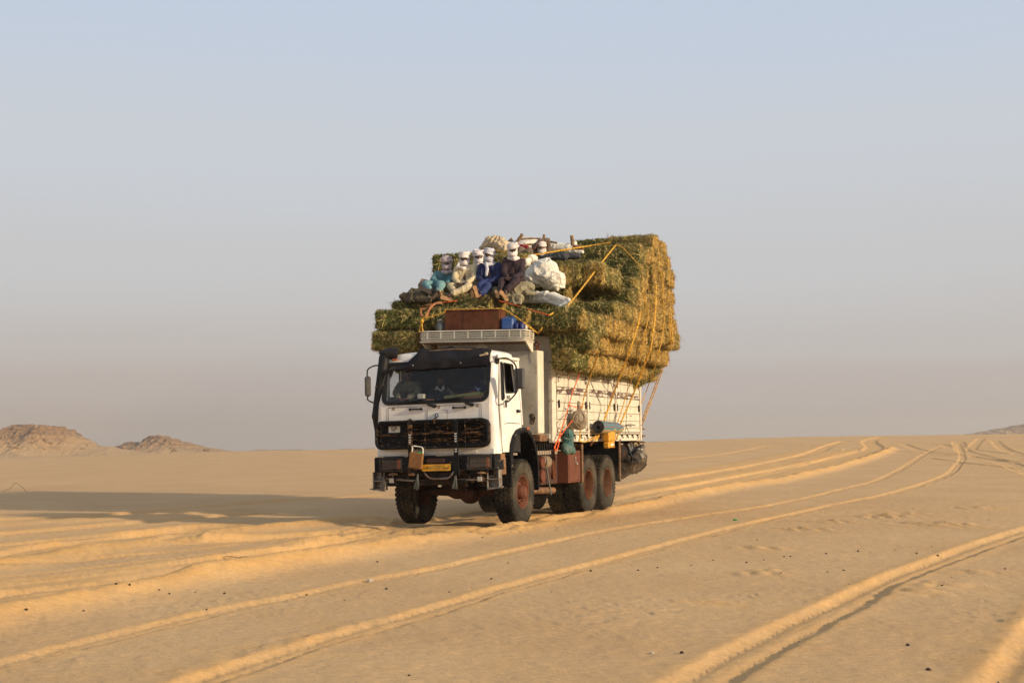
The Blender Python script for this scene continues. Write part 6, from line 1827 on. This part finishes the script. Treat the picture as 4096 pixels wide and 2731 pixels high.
lump('black_bag', 'small black bag between the beige sack and the pole frame', 'bag', M['grey_blue_cloth'], f, 0.02, 7, seed=19)
def f(mb): capsule(mb, P3(1540, 190, 4.7), 0.06, P3(1640, 205, 4.7), 0.055)
lump('red_cloth', 'red cloth bundle behind the plum man\'s turban', 'cloth', M['red_cloth'], f, 0.012, 8, seed=20)
def f(mb):
    capsule(mb, P3(1880, 310, 4.4), 0.07, P3(2080, 315, 4.5), 0.09); capsule(mb, P3(2040, 300, 4.6), 0.09, P3(2240, 310, 4.7), 0.07); capsule(mb, P3(1760, 325, 4.3), 0.05, P3(1900, 325, 4.3), 0.06)
lump('dark_cloth', 'dark grey cloth draped along the top bales', 'cloth', M['grey_blue_cloth'], f, 0.02, 6, seed=21)
def f(mb): ellipsoid(mb, P3(1690, 345, 3.6), (0.15, 0.16, 0.10)); ellipsoid(mb, P3(1640, 380, 3.4), (0.08, 0.1, 0.11))
lump('sack', 'small white sack tucked under the lying man\'s knees', 'sack', M['sack_white'], f, 0.02, 6, seed=22)
def f(mb): capsule(mb, P3(2200, 205, 5.6), 0.06, P3(2290, 215, 5.6), 0.05)
lump('red_strap_bundle', 'rust-red strap bundle beside the rightmost upright pole', 'strap', M['strap_dull'], f, 0.015, 9, seed=23)
# pole frame (a rope bed or camel litter) and the upright pole
bf = thing('pole_frame', 'frame of rough wooden poles sticking up from the baggage on top', 'frame', P3(1650, 180, 5.6))
for a, b_, r_ in ((P3(1505, 165, 5.3), P3(1588, 48, 5.3), 0.040), (P3(1560, 108, 5.4), P3(1800, 104, 5.6), 0.022), (P3(1460, 150, 5.4), P3(1448, 100, 5.4), 0.032), (P3(1832, 105, 5.6), P3(1842, 54, 5.6), 0.034),
                  (P3(1610, 177, 5.2), P3(1750, 173, 5.3), 0.026), (P3(1640, 225, 5.1), P3(1622, 180, 5.1), 0.03), (P3(1850, 140, 5.8), P3(1992, 153, 5.8), 0.024)):
    mb = MB(); m_ = a.lerp(b_, 0.5)+Vector((0.01, 0, 0.012)); mb.tube(smooth_path([a, m_, b_], 4), [r_*(1+0.12*math.sin(i*2)) for i in range(9)], 8); part(mb, 'pole', M['wood'], bf)
mb = MB(); mb.tube(smooth_path([P3(2178, 185, 5.7), P3(2172, 120, 5.7), P3(2166, 66, 5.7)], 4), 0.042, 9); mb.tube([P3(2172, 140, 5.7), P3(2195, 122, 5.7)], 0.028, 7)
solo(mb, 'forked_pole', 'short forked wooden pole standing at the right of the baggage', 'pole', M['wood'])
mb = MB(); mb.tube(smooth_path([P3(2085, 185, 5.6), P3(2110, 160, 5.6), P3(2160, 165, 5.5), P3(2200, 180, 5.5), P3(2150, 220, 5.5), P3(2100, 215, 5.5), P3(2085, 195, 5.55)], 5), 0.006, 5); mb.tube(smooth_path([P3(2200, 190, 5.6), P3(2240, 165, 5.6), P3(2290, 190, 5.6), P3(2230, 200, 5.6)], 5), 0.006, 5)
solo(mb, 'wire_coil', 'loose dark wire coil around the forked pole', 'wire', M['wire'])
mb = MB()
for i in range(5):
    p = P4(935, 90, 7.2); mb.tube([p+Vector((0.01*i, 0, -0.05)), p+Vector((r9.uniform(-.06, .05), 0, r9.uniform(.08, .28)))], [0.004, 0.0015], 4)
solo(mb, 'dry_stalks', 'dry stalks standing up from the topmost bale', 'straw', M['wood'])

# ------------------------------------------------------------------ on the roof rack
mb = MB(ROLLR); mb.box((-0.02, 0.60, 3.945), (1.16, 0.34, 0.40), ch=0.006); RBX = solo(mb, 'metal_chest', 'rust-red metal chest on the roof rack above the cab', 'chest', M['rust_red'])
mb = MB(ROLLR); mb.box((-0.02, 0.595, 4.150), (1.18, 0.36, 0.018), ch=0.004); part(mb, 'lid', M['rust_red'], RBX)
mb = MB(ROLLR); mb.box((-0.21, 0.4285, 3.95), (0.006, 0.004, 0.37), ch=0.001); mb.box((-0.37, 0.427, 4.05), (0.012, 0.006, 0.035), ch=0.001); part(mb, 'seam', M['chassis_dark'], RBX)
mb = MB(ROLLR); mb.lathe([(0.001, 0), (0.085, 0.0), (0.092, 0.02), (0.092, 0.13), (0.06, 0.185), (0.028, 0.21), (0.028, 0.225)], (-0.73, 0.52, 3.745), 2, 22); WB = solo(mb, 'water_bottle', 'large clear plastic water bottle left of the metal chest', 'bottle', M['clear_plastic'])
mb = MB(ROLLR); mb.lathe([(0.032, 0.225), (0.032, 0.25), (0.001, 0.252)], (-0.73, 0.52, 3.745), 2, 14); mb.tube([(-0.76, 0.52, 3.965), (-0.80, 0.52, 3.975), (-0.79, 0.52, 3.95)], 0.006, 5); part(mb, 'cap', M['plate_white'], WB)
def jerry(x0, x1, y, z0, z1, d, lab, m, grp=None):
    mb = MB(ROLLR); mb.box(((x0+x1)/2, y, (z0+z1)/2), (x1-x0, d, z1-z0), ch=0.03); o = solo(mb, 'jerrycan', lab, 'jerrycan', m, grp)
    mb = MB(ROLLR); mb.tube([((x0*.7+x1*.3), y, z1-0.01), ((x0*.7+x1*.3), y, z1+0.025)], 0.022, 10); part(mb, 'cap', m, o)
    mb = MB(ROLLR); mb.tube([((x0+x1)/2-0.02, y, z1), ((x0+x1)/2-0.01, y, z1+0.03), (x1-0.04, y, z1+0.03), (x1-0.02, y, z1)], 0.010, 6); part(mb, 'handle', m, o)
jerry(0.60, 0.855, 0.50, 3.75, 3.99, 0.17, 'big mid-blue plastic jerrycan right of the metal chest', M['blue_plastic'])
jerry(0.875, 0.965, 0.47, 3.75, 3.89, 0.12, 'small dark blue canister, nearer the big blue jerrycan', M['navy_plastic'])
jerry(0.975, 1.065, 0.47, 3.75, 3.895, 0.12, 'small dark blue canister at the right corner of the roof rack', M['navy_plastic'])
mb = MB(ROLLR); mb.box((1.04, 0.60, 3.80), (0.05, 0.08, 0.12)); solo(mb, 'white_carton', 'small white carton behind the dark blue canisters', 'carton', M['plate_white'])

# ------------------------------------------------------------------ ropes
def rope(pts, r, m, label, name='rope', k_=5, knots=(), cat='rope'):
    P = smooth_path(pts, k_)
    mb = MB()
    if r >= 0.010:
        # two twisted strands
        for ph in (0, PI):
            Q = []; L = 0.0
            dense = []
            for a, b_ in zip(P[:-1], P[1:]):
                n_ = max(1, int((b_-a).length/0.05))
                for i in range(n_): dense.append(a.lerp(b_, i/n_))
            dense.append(P[-1])
            for i, p in enumerate(dense):
                t = (dense[min(i+1, len(dense)-1)]-dense[max(i-1, 0)]).normalized()
                u = t.cross(Vector((0.3, 0.9, 0.2))).normalized(); w = t.cross(u)
                if i: L += (p-dense[i-1]).length
                an = ph+L*30
                Q.append(p+(u*math.cos(an)+w*math.sin(an))*r*0.55)
            mb.tube(Q, r*0.66, 5)
    else: mb.tube(P, r, 6)
    for kp in knots:
        ellipsoid(mb, kp, (r*2.2, r*2.2, r*3.0), None, 8)
    return solo(mb, name, label, cat, m)
Y_ = M['rope_yellow']
def s2(x, y, X): return c2(x, y, 0, X)
def s4(x, y, X): return c4(x, y, 0, X)
rope([s2(805, 118, 2.18), s2(775, 205, 1.95), s2(740, 300, 1.62), s2(705, 420, 1.42), s2(680, 500, 1.34), s2(665, 620, 1.34), s2(652, 790, 1.35), s2(643, 842, 1.34)], 0.0150, Y_, 'foremost yellow rope down the cargo side, behind the netted bundle')
rope([s2(643, 842, 1.34), s2(690, 850, 1.34), s2(740, 830, 1.33), s2(790, 800, 1.33), s2(765, 845, 1.35)], 0.0150, Y_, 'yellow rope looped along the bottom rail of the box')
for dx, lab in ((-0.0, 'front strand of the doubled yellow rope crossing above the rolled mat'), (0.045, 'rear strand of the doubled yellow rope crossing above the rolled mat')):
    o_ = Vector((0, dx, 0))
    rope([s4(1250, 800, 2.33)+o_, s4(1230, 920, 2.36)+o_, s4(1170, 1110, 2.31)+o_, s4(1120, 1250, 2.18)+o_, s2(950, 380, 1.78)+o_, s2(895, 530, 1.48)+o_, s2(845, 680, 1.42)+o_, s2(800, 800, 1.36)+o_, s2(768, 842, 1.34)+o_], 0.0142, Y_, lab, knots=[s4(1230, 920, 2.37)] if dx == 0 else ())
rope([s4(1285, 560, 2.33), s4(1285, 640, 2.33), s4(1330, 830, 2.33), s4(1300, 1000, 2.35), s4(1265, 1200, 2.28), s2(1100, 270, 2.05), s2(1045, 410, 1.70), s2(1000, 560, 1.56), s2(940, 740, 1.42), s2(928, 762, 1.38)], 0.0120, Y_, 'thin yellow rope passing behind the yellow canister')
for dx, lab in ((0.0, 'front strand of the third doubled yellow rope on the cargo side'), (0.04, 'rear strand of the third doubled yellow rope on the cargo side')):
    o_ = Vector((0, dx, 0))
    rope([s4(1405, 540, 2.31)+o_, s4(1400, 700, 2.33)+o_, s4(1395, 850, 2.35)+o_, s4(1375, 990, 2.36)+o_, s4(1350, 1170, 2.33)+o_, s4(1300, 1290, 2.16)+o_, s2(1120, 370, 1.85)+o_, s2(1050, 540, 1.58)+o_, s2(985, 690, 1.45)+o_, s2(950, 830, 1.34)+o_], 0.0150, Y_, lab, knots=[s4(1375, 990, 2.38)] if dx == 0 else ())
rope([s4(1450, 370, 2.31), s4(1465, 500, 2.32), s4(1480, 700, 2.33), s4(1480, 950, 2.35), s4(1420, 1250, 2.26), c2(1215, 370, 1, 7.85), c2(1170, 490, 1, 7.86), c2(1130, 600, 1, 7.87), c2(1080, 780, 1, 7.87)], 0.0120, Y_, 'thin yellow rope second from the rear of the load')
for dx, lab in ((0.0, 'rearmost yellow rope, inner strand, slanting down past the box corner'), (0.05, 'rearmost yellow rope, outer strand, slanting down past the box corner')):
    o_ = Vector((dx, 0, 0))
    rope([s4(1530, 830, 2.33)+o_, s4(1540, 980, 2.35)+o_, s4(1548, 1110, 2.35)+o_, c2(1385, 40, 1, 7.95)+o_, c2(1330, 200, 1, 7.95)+o_, c2(1260, 400, 1, 7.94)+o_, c2(1200, 560, 1, 7.93)+o_, c2(1140, 720, 1, 7.92)+o_, c2(1110, 800, 1, 7.9)+o_], 0.0150, Y_, lab)
rope([P4(360, 835, 0.72), P4(450, 785, 1.2), P4(540, 740, 1.72), P4(700, 545, 2.55), P4(870, 325, 3.7), P4(1010, 152, 4.85)], 0.0180, Y_, 'taut yellow rope running diagonally up the stepped bales')
rope([P4(1010, 148, 4.88), P4(1070, 165, 4.85), P4(1130, 225, 4.75), P4(1200, 300, 4.6), P4(1272, 372, 4.5)], 0.0142, Y_, 'yellow rope bending down from the top front corner of the stack')
rope([P4(540, 740, 1.70), P4(620, 775, 1.5), P4(712, 812, 1.3)], 0.0150, Y_, 'short yellow rope below the drooping white sack')
rope([P3(1690, 298, 3.6), P3(1850, 272, 3.8), P3(2040, 240, 4.2), P3(2350, 190, 5.0), P4(960, 122, 5.2)], 0.0180, Y_, 'long yellow rope across the baggage on top', k_=6)
rope([P3(1120, 210, 4.3), P3(1240, 230, 4.1), P3(1400, 250, 3.9), P3(1500, 255, 3.9)], 0.0142, Y_, 'yellow rope behind the turbans, upper line')
rope([P3(1250, 238, 3.9), P3(1330, 248, 3.8), P3(1410, 262, 3.7)], 0.0120, Y_, 'yellow rope behind the turbans, lower line')
rope([P3(1900, 222, 5.2), P3(2100, 228, 5.2), P3(2330, 205, 5.2)], 0.0104, Y_, 'thin yellow cord along the long white sack')
rope([P3(375, 1205, 0.36), P3(388, 1130, 0.38), P3(408, 1045, 0.40), P3(520, 1015, 0.42), P3(670, 965, 0.42), P3(705, 938, 0.44), P3(1000, 932, 0.44), P3(1300, 925, 0.44), P3(1370, 932, 0.46), P3(1450, 980, 0.45), P3(1560, 1055, 0.44), P3(1660, 1130, 0.5), P3(1765, 1212, 0.9)], 0.0142, Y_, 'yellow rope tied over the front of the metal chest', knots=[P3(410, 1075, 0.38)])
rope([P3(410, 1075, 0.38), P3(405, 1130, 0.37), P3(418, 1190, 0.36)], 0.0142, Y_, 'yellow rope end hanging at the left of the roof rack')
rope([P3(1765, 1212, 0.9), P3(1800, 1180, 0.85), P3(1820, 1140, 0.85)], 0.0150, Y_, 'short dark yellow rope end at the right of the roof rack')
O_ = M['rope_orange']
rope([s2(668, 235, 1.62), s2(645, 300, 1.50), s2(600, 420, 1.40), s2(560, 555, 1.36), s2(520, 690, 1.34), s2(475, 820, 1.34)], 0.0117, O_, 'straight orange rope at the front of the cargo side')
rope([s2(560, 548, 1.37), s2(610, 565, 1.42), s2(655, 570, 1.46), s2(672, 552, 1.46), s2(640, 600, 1.45), s2(585, 680, 1.38), s2(530, 750, 1.36), s2(470, 832, 1.34)], 0.0104, O_, 'orange rope knotted to the neck of the netted bundle', knots=[s2(660, 562, 1.47)])
rope([s2(472, 825, 1.36), s2(478, 860, 1.37), s2(462, 915, 1.38), s2(445, 905, 1.38), s2(455, 865, 1.37), s2(470, 835, 1.36)], 0.0150, O_, 'orange rope loop hanging below the corner post')
rope([P3(640, 852, 1.12), P3(730, 842, 1.12), P3(820, 832, 1.15)], 0.0117, O_, 'orange cord under the sandal of the man in cream')
rope([P3(1310, 832, 1.0), P3(1450, 868, 0.95), P3(1600, 912, 0.85), P3(1740, 955, 0.75), P3(1895, 997, 0.66)], 0.0117, O_, 'orange cord stretched over the bales below the khaki bundle')
def ribbon(pts, w, m, label):
    P = smooth_path(pts, 6); mb = MB()
    def fn(a, b_):
        i = a*(len(P)-1); i0 = min(int(i), len(P)-2); p = P[i0].lerp(P[i0+1], i-i0)
        t = (P[i0+1]-P[i0]).normalized(); s_ = t.cross(Vector((math.sin(a*5), -1, 0.3*math.cos(a*7)))).normalized()
        return p+s_*(b_-0.5)*w
    mb.sheet(fn, len(P), 3)
    o = solo(mb, 'webbing_strap', label, 'strap', m)
    md = o.modifiers.new('s', 'SOLIDIFY'); md.thickness = 0.004
    return o
ribbon([P3(640, 852, 1.0), P3(560, 865, 0.85), P3(500, 920, 0.6), P3(455, 1010, 0.44), P3(420, 1020, 0.43), P3(390, 980, 0.43), P3(400, 930, 0.46), P3(440, 920, 0.5), P3(520, 875, 0.7), P3(470, 880, 0.7), P3(385, 900, 0.6)], 0.05, M['strap_dull'], 'dull orange webbing strap looped over the front left bales')
for i, (a, b_, lab) in enumerate(((s2(555, 235, 1.33), s2(548, 770, 1.32), 'dark cable down the box side above the teal bag'), (s2(880, 300, 1.33), s2(870, 690, 1.32), 'dark cable down the box side above the rolled mat'), (s2(1038, 345, 1.33), s2(1022, 790, 1.32), 'dark cable down the box side above the black bag'))):
    mb = MB(); mb.tube([a, a.lerp(b_, .5)+Vector((0.01, 0, 0)), b_], 0.006, 5); solo(mb, 'cable', lab, 'cable', M['wire'])
mb = MB(); a = s2(555, 235, 1.335); mb.tube([a, s2(556, 340, 1.335)], 0.016, 7); solo(mb, 'stick', 'short brown stick hanging below the front bales', 'stick', M['wood'])
rope([s2(1022, 712, 1.31), s2(1060, 705, 1.32), s2(1100, 715, 1.33), s2(1030, 715, 1.32), s2(1045, 760, 1.36), s2(1052, 790, 1.38)], 0.007, M['wire'], 'dark cord tying the black bag to the rear rail')

# ------------------------------------------------------------------ hung on the box side
def f(mb): ellipsoid(mb, s2(645, 665, 1.46), (0.17, 0.235, 0.185)); ellipsoid(mb, s2(645, 695, 1.45), (0.15, 0.22, 0.14)); capsule(mb, s2(645, 615, 1.45), 0.08, s2(643, 565, 1.45), 0.028); capsule(mb, s2(643, 565, 1.45), 0.03, s2(640, 530, 1.45), 0.035)
nb = lump('netted_bundle', 'round grey-beige bundle tied with cord, hanging on the box side', 'bundle', M['net_sack'], f, 0.018, 6, seed=31, smooth=6, pleat=(s2(643, 565, 1.45), 10, 0.8, 0.12))
mb = MB()
for x in (600, 645, 690): mb.tube(smooth_path([s2(644, 575, 1.50), s2((644+x)/2+(x-644)*.35, 630, 1.60), s2(x, 680, 1.63), s2(647, 742, 1.52)], 5), 0.010, 5)
mb.tube([s2(645, 570, 1.46)+Vector((0.045*math.cos(a), 0.05*math.sin(a), 0)) for a in [2*PI*i/10 for i in range(10)]], 0.012, 5, closed=True)
part(mb, 'cord_net', M['canvas'], nb)
def f(mb):
    capsule(mb, s2(552, 775, 1.38), 0.09, s2(560, 830, 1.38), 0.11); ellipsoid(mb, s2(575, 790, 1.38), (0.07, 0.11, 0.08)); capsule(mb, s2(558, 835, 1.37), 0.08, s2(555, 880, 1.40), 0.12); ellipsoid(mb, s2(545, 905, 1.40), (0.12, 0.19, 0.12)); capsule(mb, s2(580, 915, 1.4), 0.09, s2(600, 930, 1.4), 0.045)
tb_ = lump('teal_bag', 'dark teal plastic bag tied at the waist, hanging by the corner post', 'bag', M['teal_bag'], f, 0.022, 9, seed=33, smooth=5, pleat=(s2(558, 820, 1.38), 14, 1.0, 0.16))
mb = MB(); mb.tube(smooth_path([s2(520, 815, 1.47), s2(560, 825, 1.50), s2(592, 808, 1.48)], 4), 0.014, 5); part(mb, 'tie', M['teal_bag'], tb_)
# rolled mat with coloured outer face
MAT_A, MAT_B = s2(800, 728, 1.45), s2(975, 722, 1.45)
MAT_B.z = MAT_A.z-0.02
matm = bpy.data.materials.new('mat_print'); matm.use_nodes = True
_n, _l = matm.node_tree.nodes, matm.node_tree.links
_tc = _n.new('ShaderNodeTexCoord'); _w = _n.new('ShaderNodeTexNoise'); _w.inputs['Scale'].default_value = 3.5; _w.inputs['Detail'].default_value = 2
_l.new(_tc.outputs['Object'], _w.inputs['Vector'])
_s = _n.new('ShaderNodeSeparateXYZ'); _l.new(_tc.outputs['Object'], _s.inputs[0])
_m = _n.new('ShaderNodeMath'); _m.operation = 'MULTIPLY_ADD'; _m.inputs[1].default_value = 3.2; _l.new(_s.outputs['Z'], _m.inputs[0])
_m2 = _n.new('ShaderNodeMath'); _m2.operation = 'MULTIPLY_ADD'; _m2.inputs[1].default_value = 0.45; _m2.inputs[2].default_value = -0.2; _l.new(_w.outputs['Fac'], _m2.inputs[0]); _l.new(_m2.outputs[0], _m.inputs[2])
_r = _n.new('ShaderNodeValToRGB'); _r.color_ramp.interpolation = 'CONSTANT'
_e = _r.color_ramp.elements; _e[0].position = 0; _e[0].color = (0.33, 0.25, 0.12, 1); _e[1].position = 0.33; _e[1].color = (0.06, 0.16, 0.19, 1)
for p_, c_ in ((0.50, (0.24, 0.075, 0.07, 1)), (0.56, (0.07, 0.18, 0.21, 1)), (0.70, (0.24, 0.08, 0.075, 1)), (0.75, (0.06, 0.15, 0.18, 1))): _x = _e.new(p_); _x.color = c_
_l.new(_m.outputs[0], _r.inputs['Fac']); _l.new(_r.outputs['Color'], _n['Principled BSDF'].inputs['Base Color']); _n['Principled BSDF'].inputs['Roughness'].default_value = 0.85
d_ = (MAT_B-MAT_A); L_ = d_.length; d_.normalize()
u_ = d_.cross(Vector((0, 0, 1))).normalized(); w_ = u_.cross(d_)
mb = MB()
def matroll(a, b_):
    rr_ = 0.135*(1-0.10*b_+0.03*math.sin(b_*9+a*7)); q_ = 1-0.25*max(0, b_-0.85)/0.15
    return MAT_A+d_*(L_*b_)+(u_*math.cos(a*2*PI)+w_*math.sin(a*2*PI))*rr_*q_
mb.sheet(matroll, 26, 16, closed_u=True)
mb.add([MAT_B+(u_*math.cos(a)+w_*math.sin(a))*0.09 for a in [2*PI*i/12 for i in range(12)]], [tuple(range(12))])
mt = solo(mb, 'rolled_mat', 'rolled mat with a teal and cream print lashed to the box side', 'mat', matm)
mb = MB(); sp_ = []
for i in range(70):
    a = i/70*2*PI*3.3; sp_.append((a, 0.035+0.098*i/70))
def spiral(a, b_):
    i = min(int(a*69), 69); an, rad_ = sp_[i]
    return MAT_A+d_*(0.10*b_-0.006)+(u_*math.cos(an)+w_*math.sin(an))*rad_
mb.sheet(spiral, 70, 3); md_ = part(mb, 'rolled_end', M['mat_grey'], mt); so = md_.modifiers.new('s', 'SOLIDIFY'); so.thickness = 0.010
# yellow canister, cut open, hanging
def boxbetween(mb, c, dims, R, ch=0.02): mb.box(c, dims, R, ch)
YC = s2(888, 820, 1.45)
mb = MB(); Rc = RX_(0.10); mb.box(YC+Vector((0, 0.01, 0.06)), (0.16, 0.45, 0.22), Rc, ch=0.025); mb.box(YC+Vector((0, -0.01, -0.13)), (0.14, 0.41, 0.14), Rc, ch=0.025)
yc = solo(mb, 'yellow_canister', 'yellow plastic canister hanging upside down under the rolled mat', 'canister', M['yellow_plastic'])
mb = MB()
for i in range(9): mb.box(YC+Vector((0.082, -0.17+i*0.045, -0.035)), (0.012, 0.02, 0.03), Rc, ch=0.003)
for i in range(9): mb.box(YC+Vector((0.072, -0.17+i*0.042, -0.19)), (0.012, 0.018, 0.025), Rc, ch=0.003)
part(mb, 'ribs', M['yellow_plastic'], yc)
mb = MB(); mb.box(YC+Vector((0.0745, 0.02, -0.13)), (0.006, 0.22, 0.05), Rc, ch=0.001); part(mb, 'sticker', M['plate_white'], yc)
mb = MB(); mb.box(YC+Vector((0.0785, 0.06, -0.115)), (0.004, 0.09, 0.02), Rc, ch=0.001); part(mb, 'sticker_print', M['red_cloth'], yc)
def b7(x, y, Y=7.95): return c2(x, y, 1, Y)
def f(mb):
    ellipsoid(mb, b7(1085, 1000, 7.8), (0.27, 0.28, 0.27)); ellipsoid(mb, b7(1115, 990, 7.8), (0.25, 0.27, 0.28)); ellipsoid(mb, b7(1055, 985, 7.75), (0.23, 0.25, 0.28)); capsule(mb, b7(1050, 960, 7.72), 0.20, b7(1034, 800, 7.6), 0.04); ellipsoid(mb, b7(1085, 1040, 7.8), (0.24, 0.25, 0.20)); capsule(mb, b7(1033, 805, 7.6), 0.045, b7(1036, 780, 7.6), 0.07); capsule(mb, b7(1130, 960, 7.8), 0.2, b7(1150, 900, 7.85), 0.10)
bb = lump('black_bag', 'big black dusty plastic bag slung below the rear corner of the box', 'bag', M['black_bag'], f, 0.030, 4.5, voxel=0.018, seed=41, smooth=6, pleat=(b7(1034, 800, 7.6), 11, 1.0, 0.28))
def f(mb): ellipsoid(mb, b7(985, 1060, 8.3), (0.22, 0.2, 0.28)); ellipsoid(mb, b7(1000, 940, 8.3), (0.16, 0.2, 0.2)); ellipsoid(mb, b7(1010, 1090, 8.2), (0.22, 0.2, 0.12))
lump('dark_bag', 'dark blue-grey bag slung behind the big black bag', 'bag', mat('dark_blue_bag', (0.022, 0.03, 0.045), 0.45, vary=0.3, dust=0.25, bump=0.2, bscale=9), f, 0.02, 5, voxel=0.02, seed=42)
def f(mb): capsule(mb, b7(1075, 815), 0.11, b7(1100, 870), 0.13); capsule(mb, b7(1100, 870), 0.12, b7(1115, 915), 0.07); ellipsoid(mb, b7(1110, 820), (0.11, 0.11, 0.08)); capsule(mb, b7(1050, 805), 0.05, b7(1150, 800), 0.05)
be = lump('beige_sack', 'pleated beige sack tied over the black bag at the rear corner', 'sack', M['sack_tan'], f, 0.028, 8, seed=43, smooth=4, pleat=(b7(1095, 800), 12, 0.9, 0.2))
mb = MB()
for i in range(5): mb.tube([b7(1108+i*5, 825+i*20, 7.80), b7(1122+i*4, 832+i*20, 7.80)], 0.006, 4)
part(mb, 'red_stitching', M['red_cloth'], be)
rope([b7(985, 842, 7.75), b7(1000, 820, 7.7), b7(1025, 812, 7.65), b7(1015, 835, 7.7), b7(995, 850, 7.75), b7(1000, 825, 7.72)], 0.012, M['canvas'], 'pale rope knot by the neck of the black bag')
def f(mb): capsule(mb, b7(1150, 890, 7.9), 0.035, b7(1148, 910, 7.9), 0.03)
lump('red_rag', 'small red rag beside the black bag', 'rag', M['red_cloth'], f, 0.01, 12, voxel=0.01, seed=45)
# brown bag on the grille guard
bgt = thing('shoulder_bag', 'small brown cloth bag with white handles hanging on the grille guard', 'bag', (-0.20, -1.60, 1.07))
BC = at(1430+477*.49116, 1350+1000*.49107, 1, -1.61)
Rb = RY(0.13)
mb = MB(); mb.box(BC, (0.275, 0.055, 0.30), Rb, ch=0.02); part(mb, 'pouch', M['brown_cloth'], bgt)
mb = MB(); up_ = Rb @ Vector((0, 0, 1)); rt_ = Rb @ Vector((1, 0, 0))
top_ = BC+up_*0.14
mb.tube(smooth_path([top_-rt_*0.10, top_-rt_*0.10+up_*0.10, Vector((-0.36, -1.60, 1.49)), Vector((-0.30, -1.62, 1.50))], 5), 0.012, 6)
mb.tube(smooth_path([top_+rt_*0.12, top_+rt_*0.10+up_*0.10, Vector((-0.24, -1.60, 1.49)), Vector((-0.30, -1.62, 1.50))], 5), 0.012, 6)
part(mb, 'handle', M['plate_white'], bgt)
mb = MB(); mb.tube([top_+rt_*0.02+up_*0.005, top_+rt_*0.12+up_*0.01], 0.018, 8); part(mb, 'green_bottle', M['green_bit'], bgt)
# things on the dashboard
def zc(x, y, Y): return at(1520+x/4.704, 1380+y/4.704, 1, Y)
def f(mb): capsule(mb, zc(1230, 985, -1.10), 0.035, zc(1880, 925, -1.10), 0.055)
lump('rolled_cloth', 'yellow-green patterned cloth roll on the dashboard', 'cloth', M['yellow_cloth'], f, 0.004, 9, voxel=0.012, seed=51)
def f(mb): capsule(mb, zc(1550, 1010, -1.17), 0.035, zc(2030, 990, -1.17), 0.045); capsule(mb, zc(850, 1040, -1.17), 0.03, zc(1000, 1045, -1.17), 0.03)
lump('dashboard_fleece', 'shaggy orange-brown fleece along the dashboard', 'fleece', M['orange_fleece'], f, 0.008, 20, voxel=0.012, seed=52)
mb = MB(); mb.box(zc(1140, 1040, -1.22), (0.11, 0.05, 0.05), ch=0.01); solo(mb, 'blue_packet', 'small bright blue packet behind the windscreen', 'packet', mat('bright_blue', (0.03, 0.22, 0.42), 0.4))
mb = MB(); mb.box(zc(780, 965, -1.16), (0.13, 0.08, 0.09), ch=0.01); solo(mb, 'white_packet', 'white paper packet on the dashboard beside the passenger', 'packet', M['plate_white'])
# ------------------------------------------------------------------ dusty air
def volume_box(name, c, d, dens, col, aniso=0.3, rot=0.0, ball=False, noise_=None):
    mb = MB()
    if ball: ellipsoid(mb, (0, 0, 0), (d[0]/2, d[1]/2, d[2]/2), None, 20)
    else: mb.box((0, 0, 0), d, ch=0.001)
    me = mb.mesh(name, None, (0, 0, 0), 0)
    m = bpy.data.materials.new(name); m.use_nodes = True
    n, l = m.node_tree.nodes, m.node_tree.links
    n.clear()
    o_ = n.new('ShaderNodeOutputMaterial'); pv = n.new('ShaderNodeVolumePrincipled')
    pv.inputs['Color'].default_value = col+(1,); pv.inputs['Density'].default_value = dens; pv.inputs['Anisotropy'].default_value = aniso
    l.new(pv.outputs[0], o_.inputs['Volume'])
    me.materials.append(m)
    o = bpy.data.objects.new(name, me); COL.objects.link(o); o.location = c; o.rotation_euler = (0, 0, rot)
    tag(o, kind='stuff')
    return o, m, pv
cx_, cy_ = C2[0]+F2[0]*1450, C2[1]+F2[1]*1450
volume_box('haze', (cx_, cy_, -16), (4600, 3300, 100), 0.00030, (0.90, 0.84, 0.78), 0.2, YAW)

# dust thrown up by the wheels, drifting off to the truck's right
volume_box('dust_cloud', (-13.5, 6.5, 1.5), (22, 15, 6.5), 0.009, (0.80, 0.64, 0.50), 0.1, 0.1, ball=True)
volume_box('dust_cloud', (-0.5, 6.5, 0.35), (5.4, 8.0, 1.7), 0.06, (0.86, 0.68, 0.46), 0.1, 0.0, ball=True)
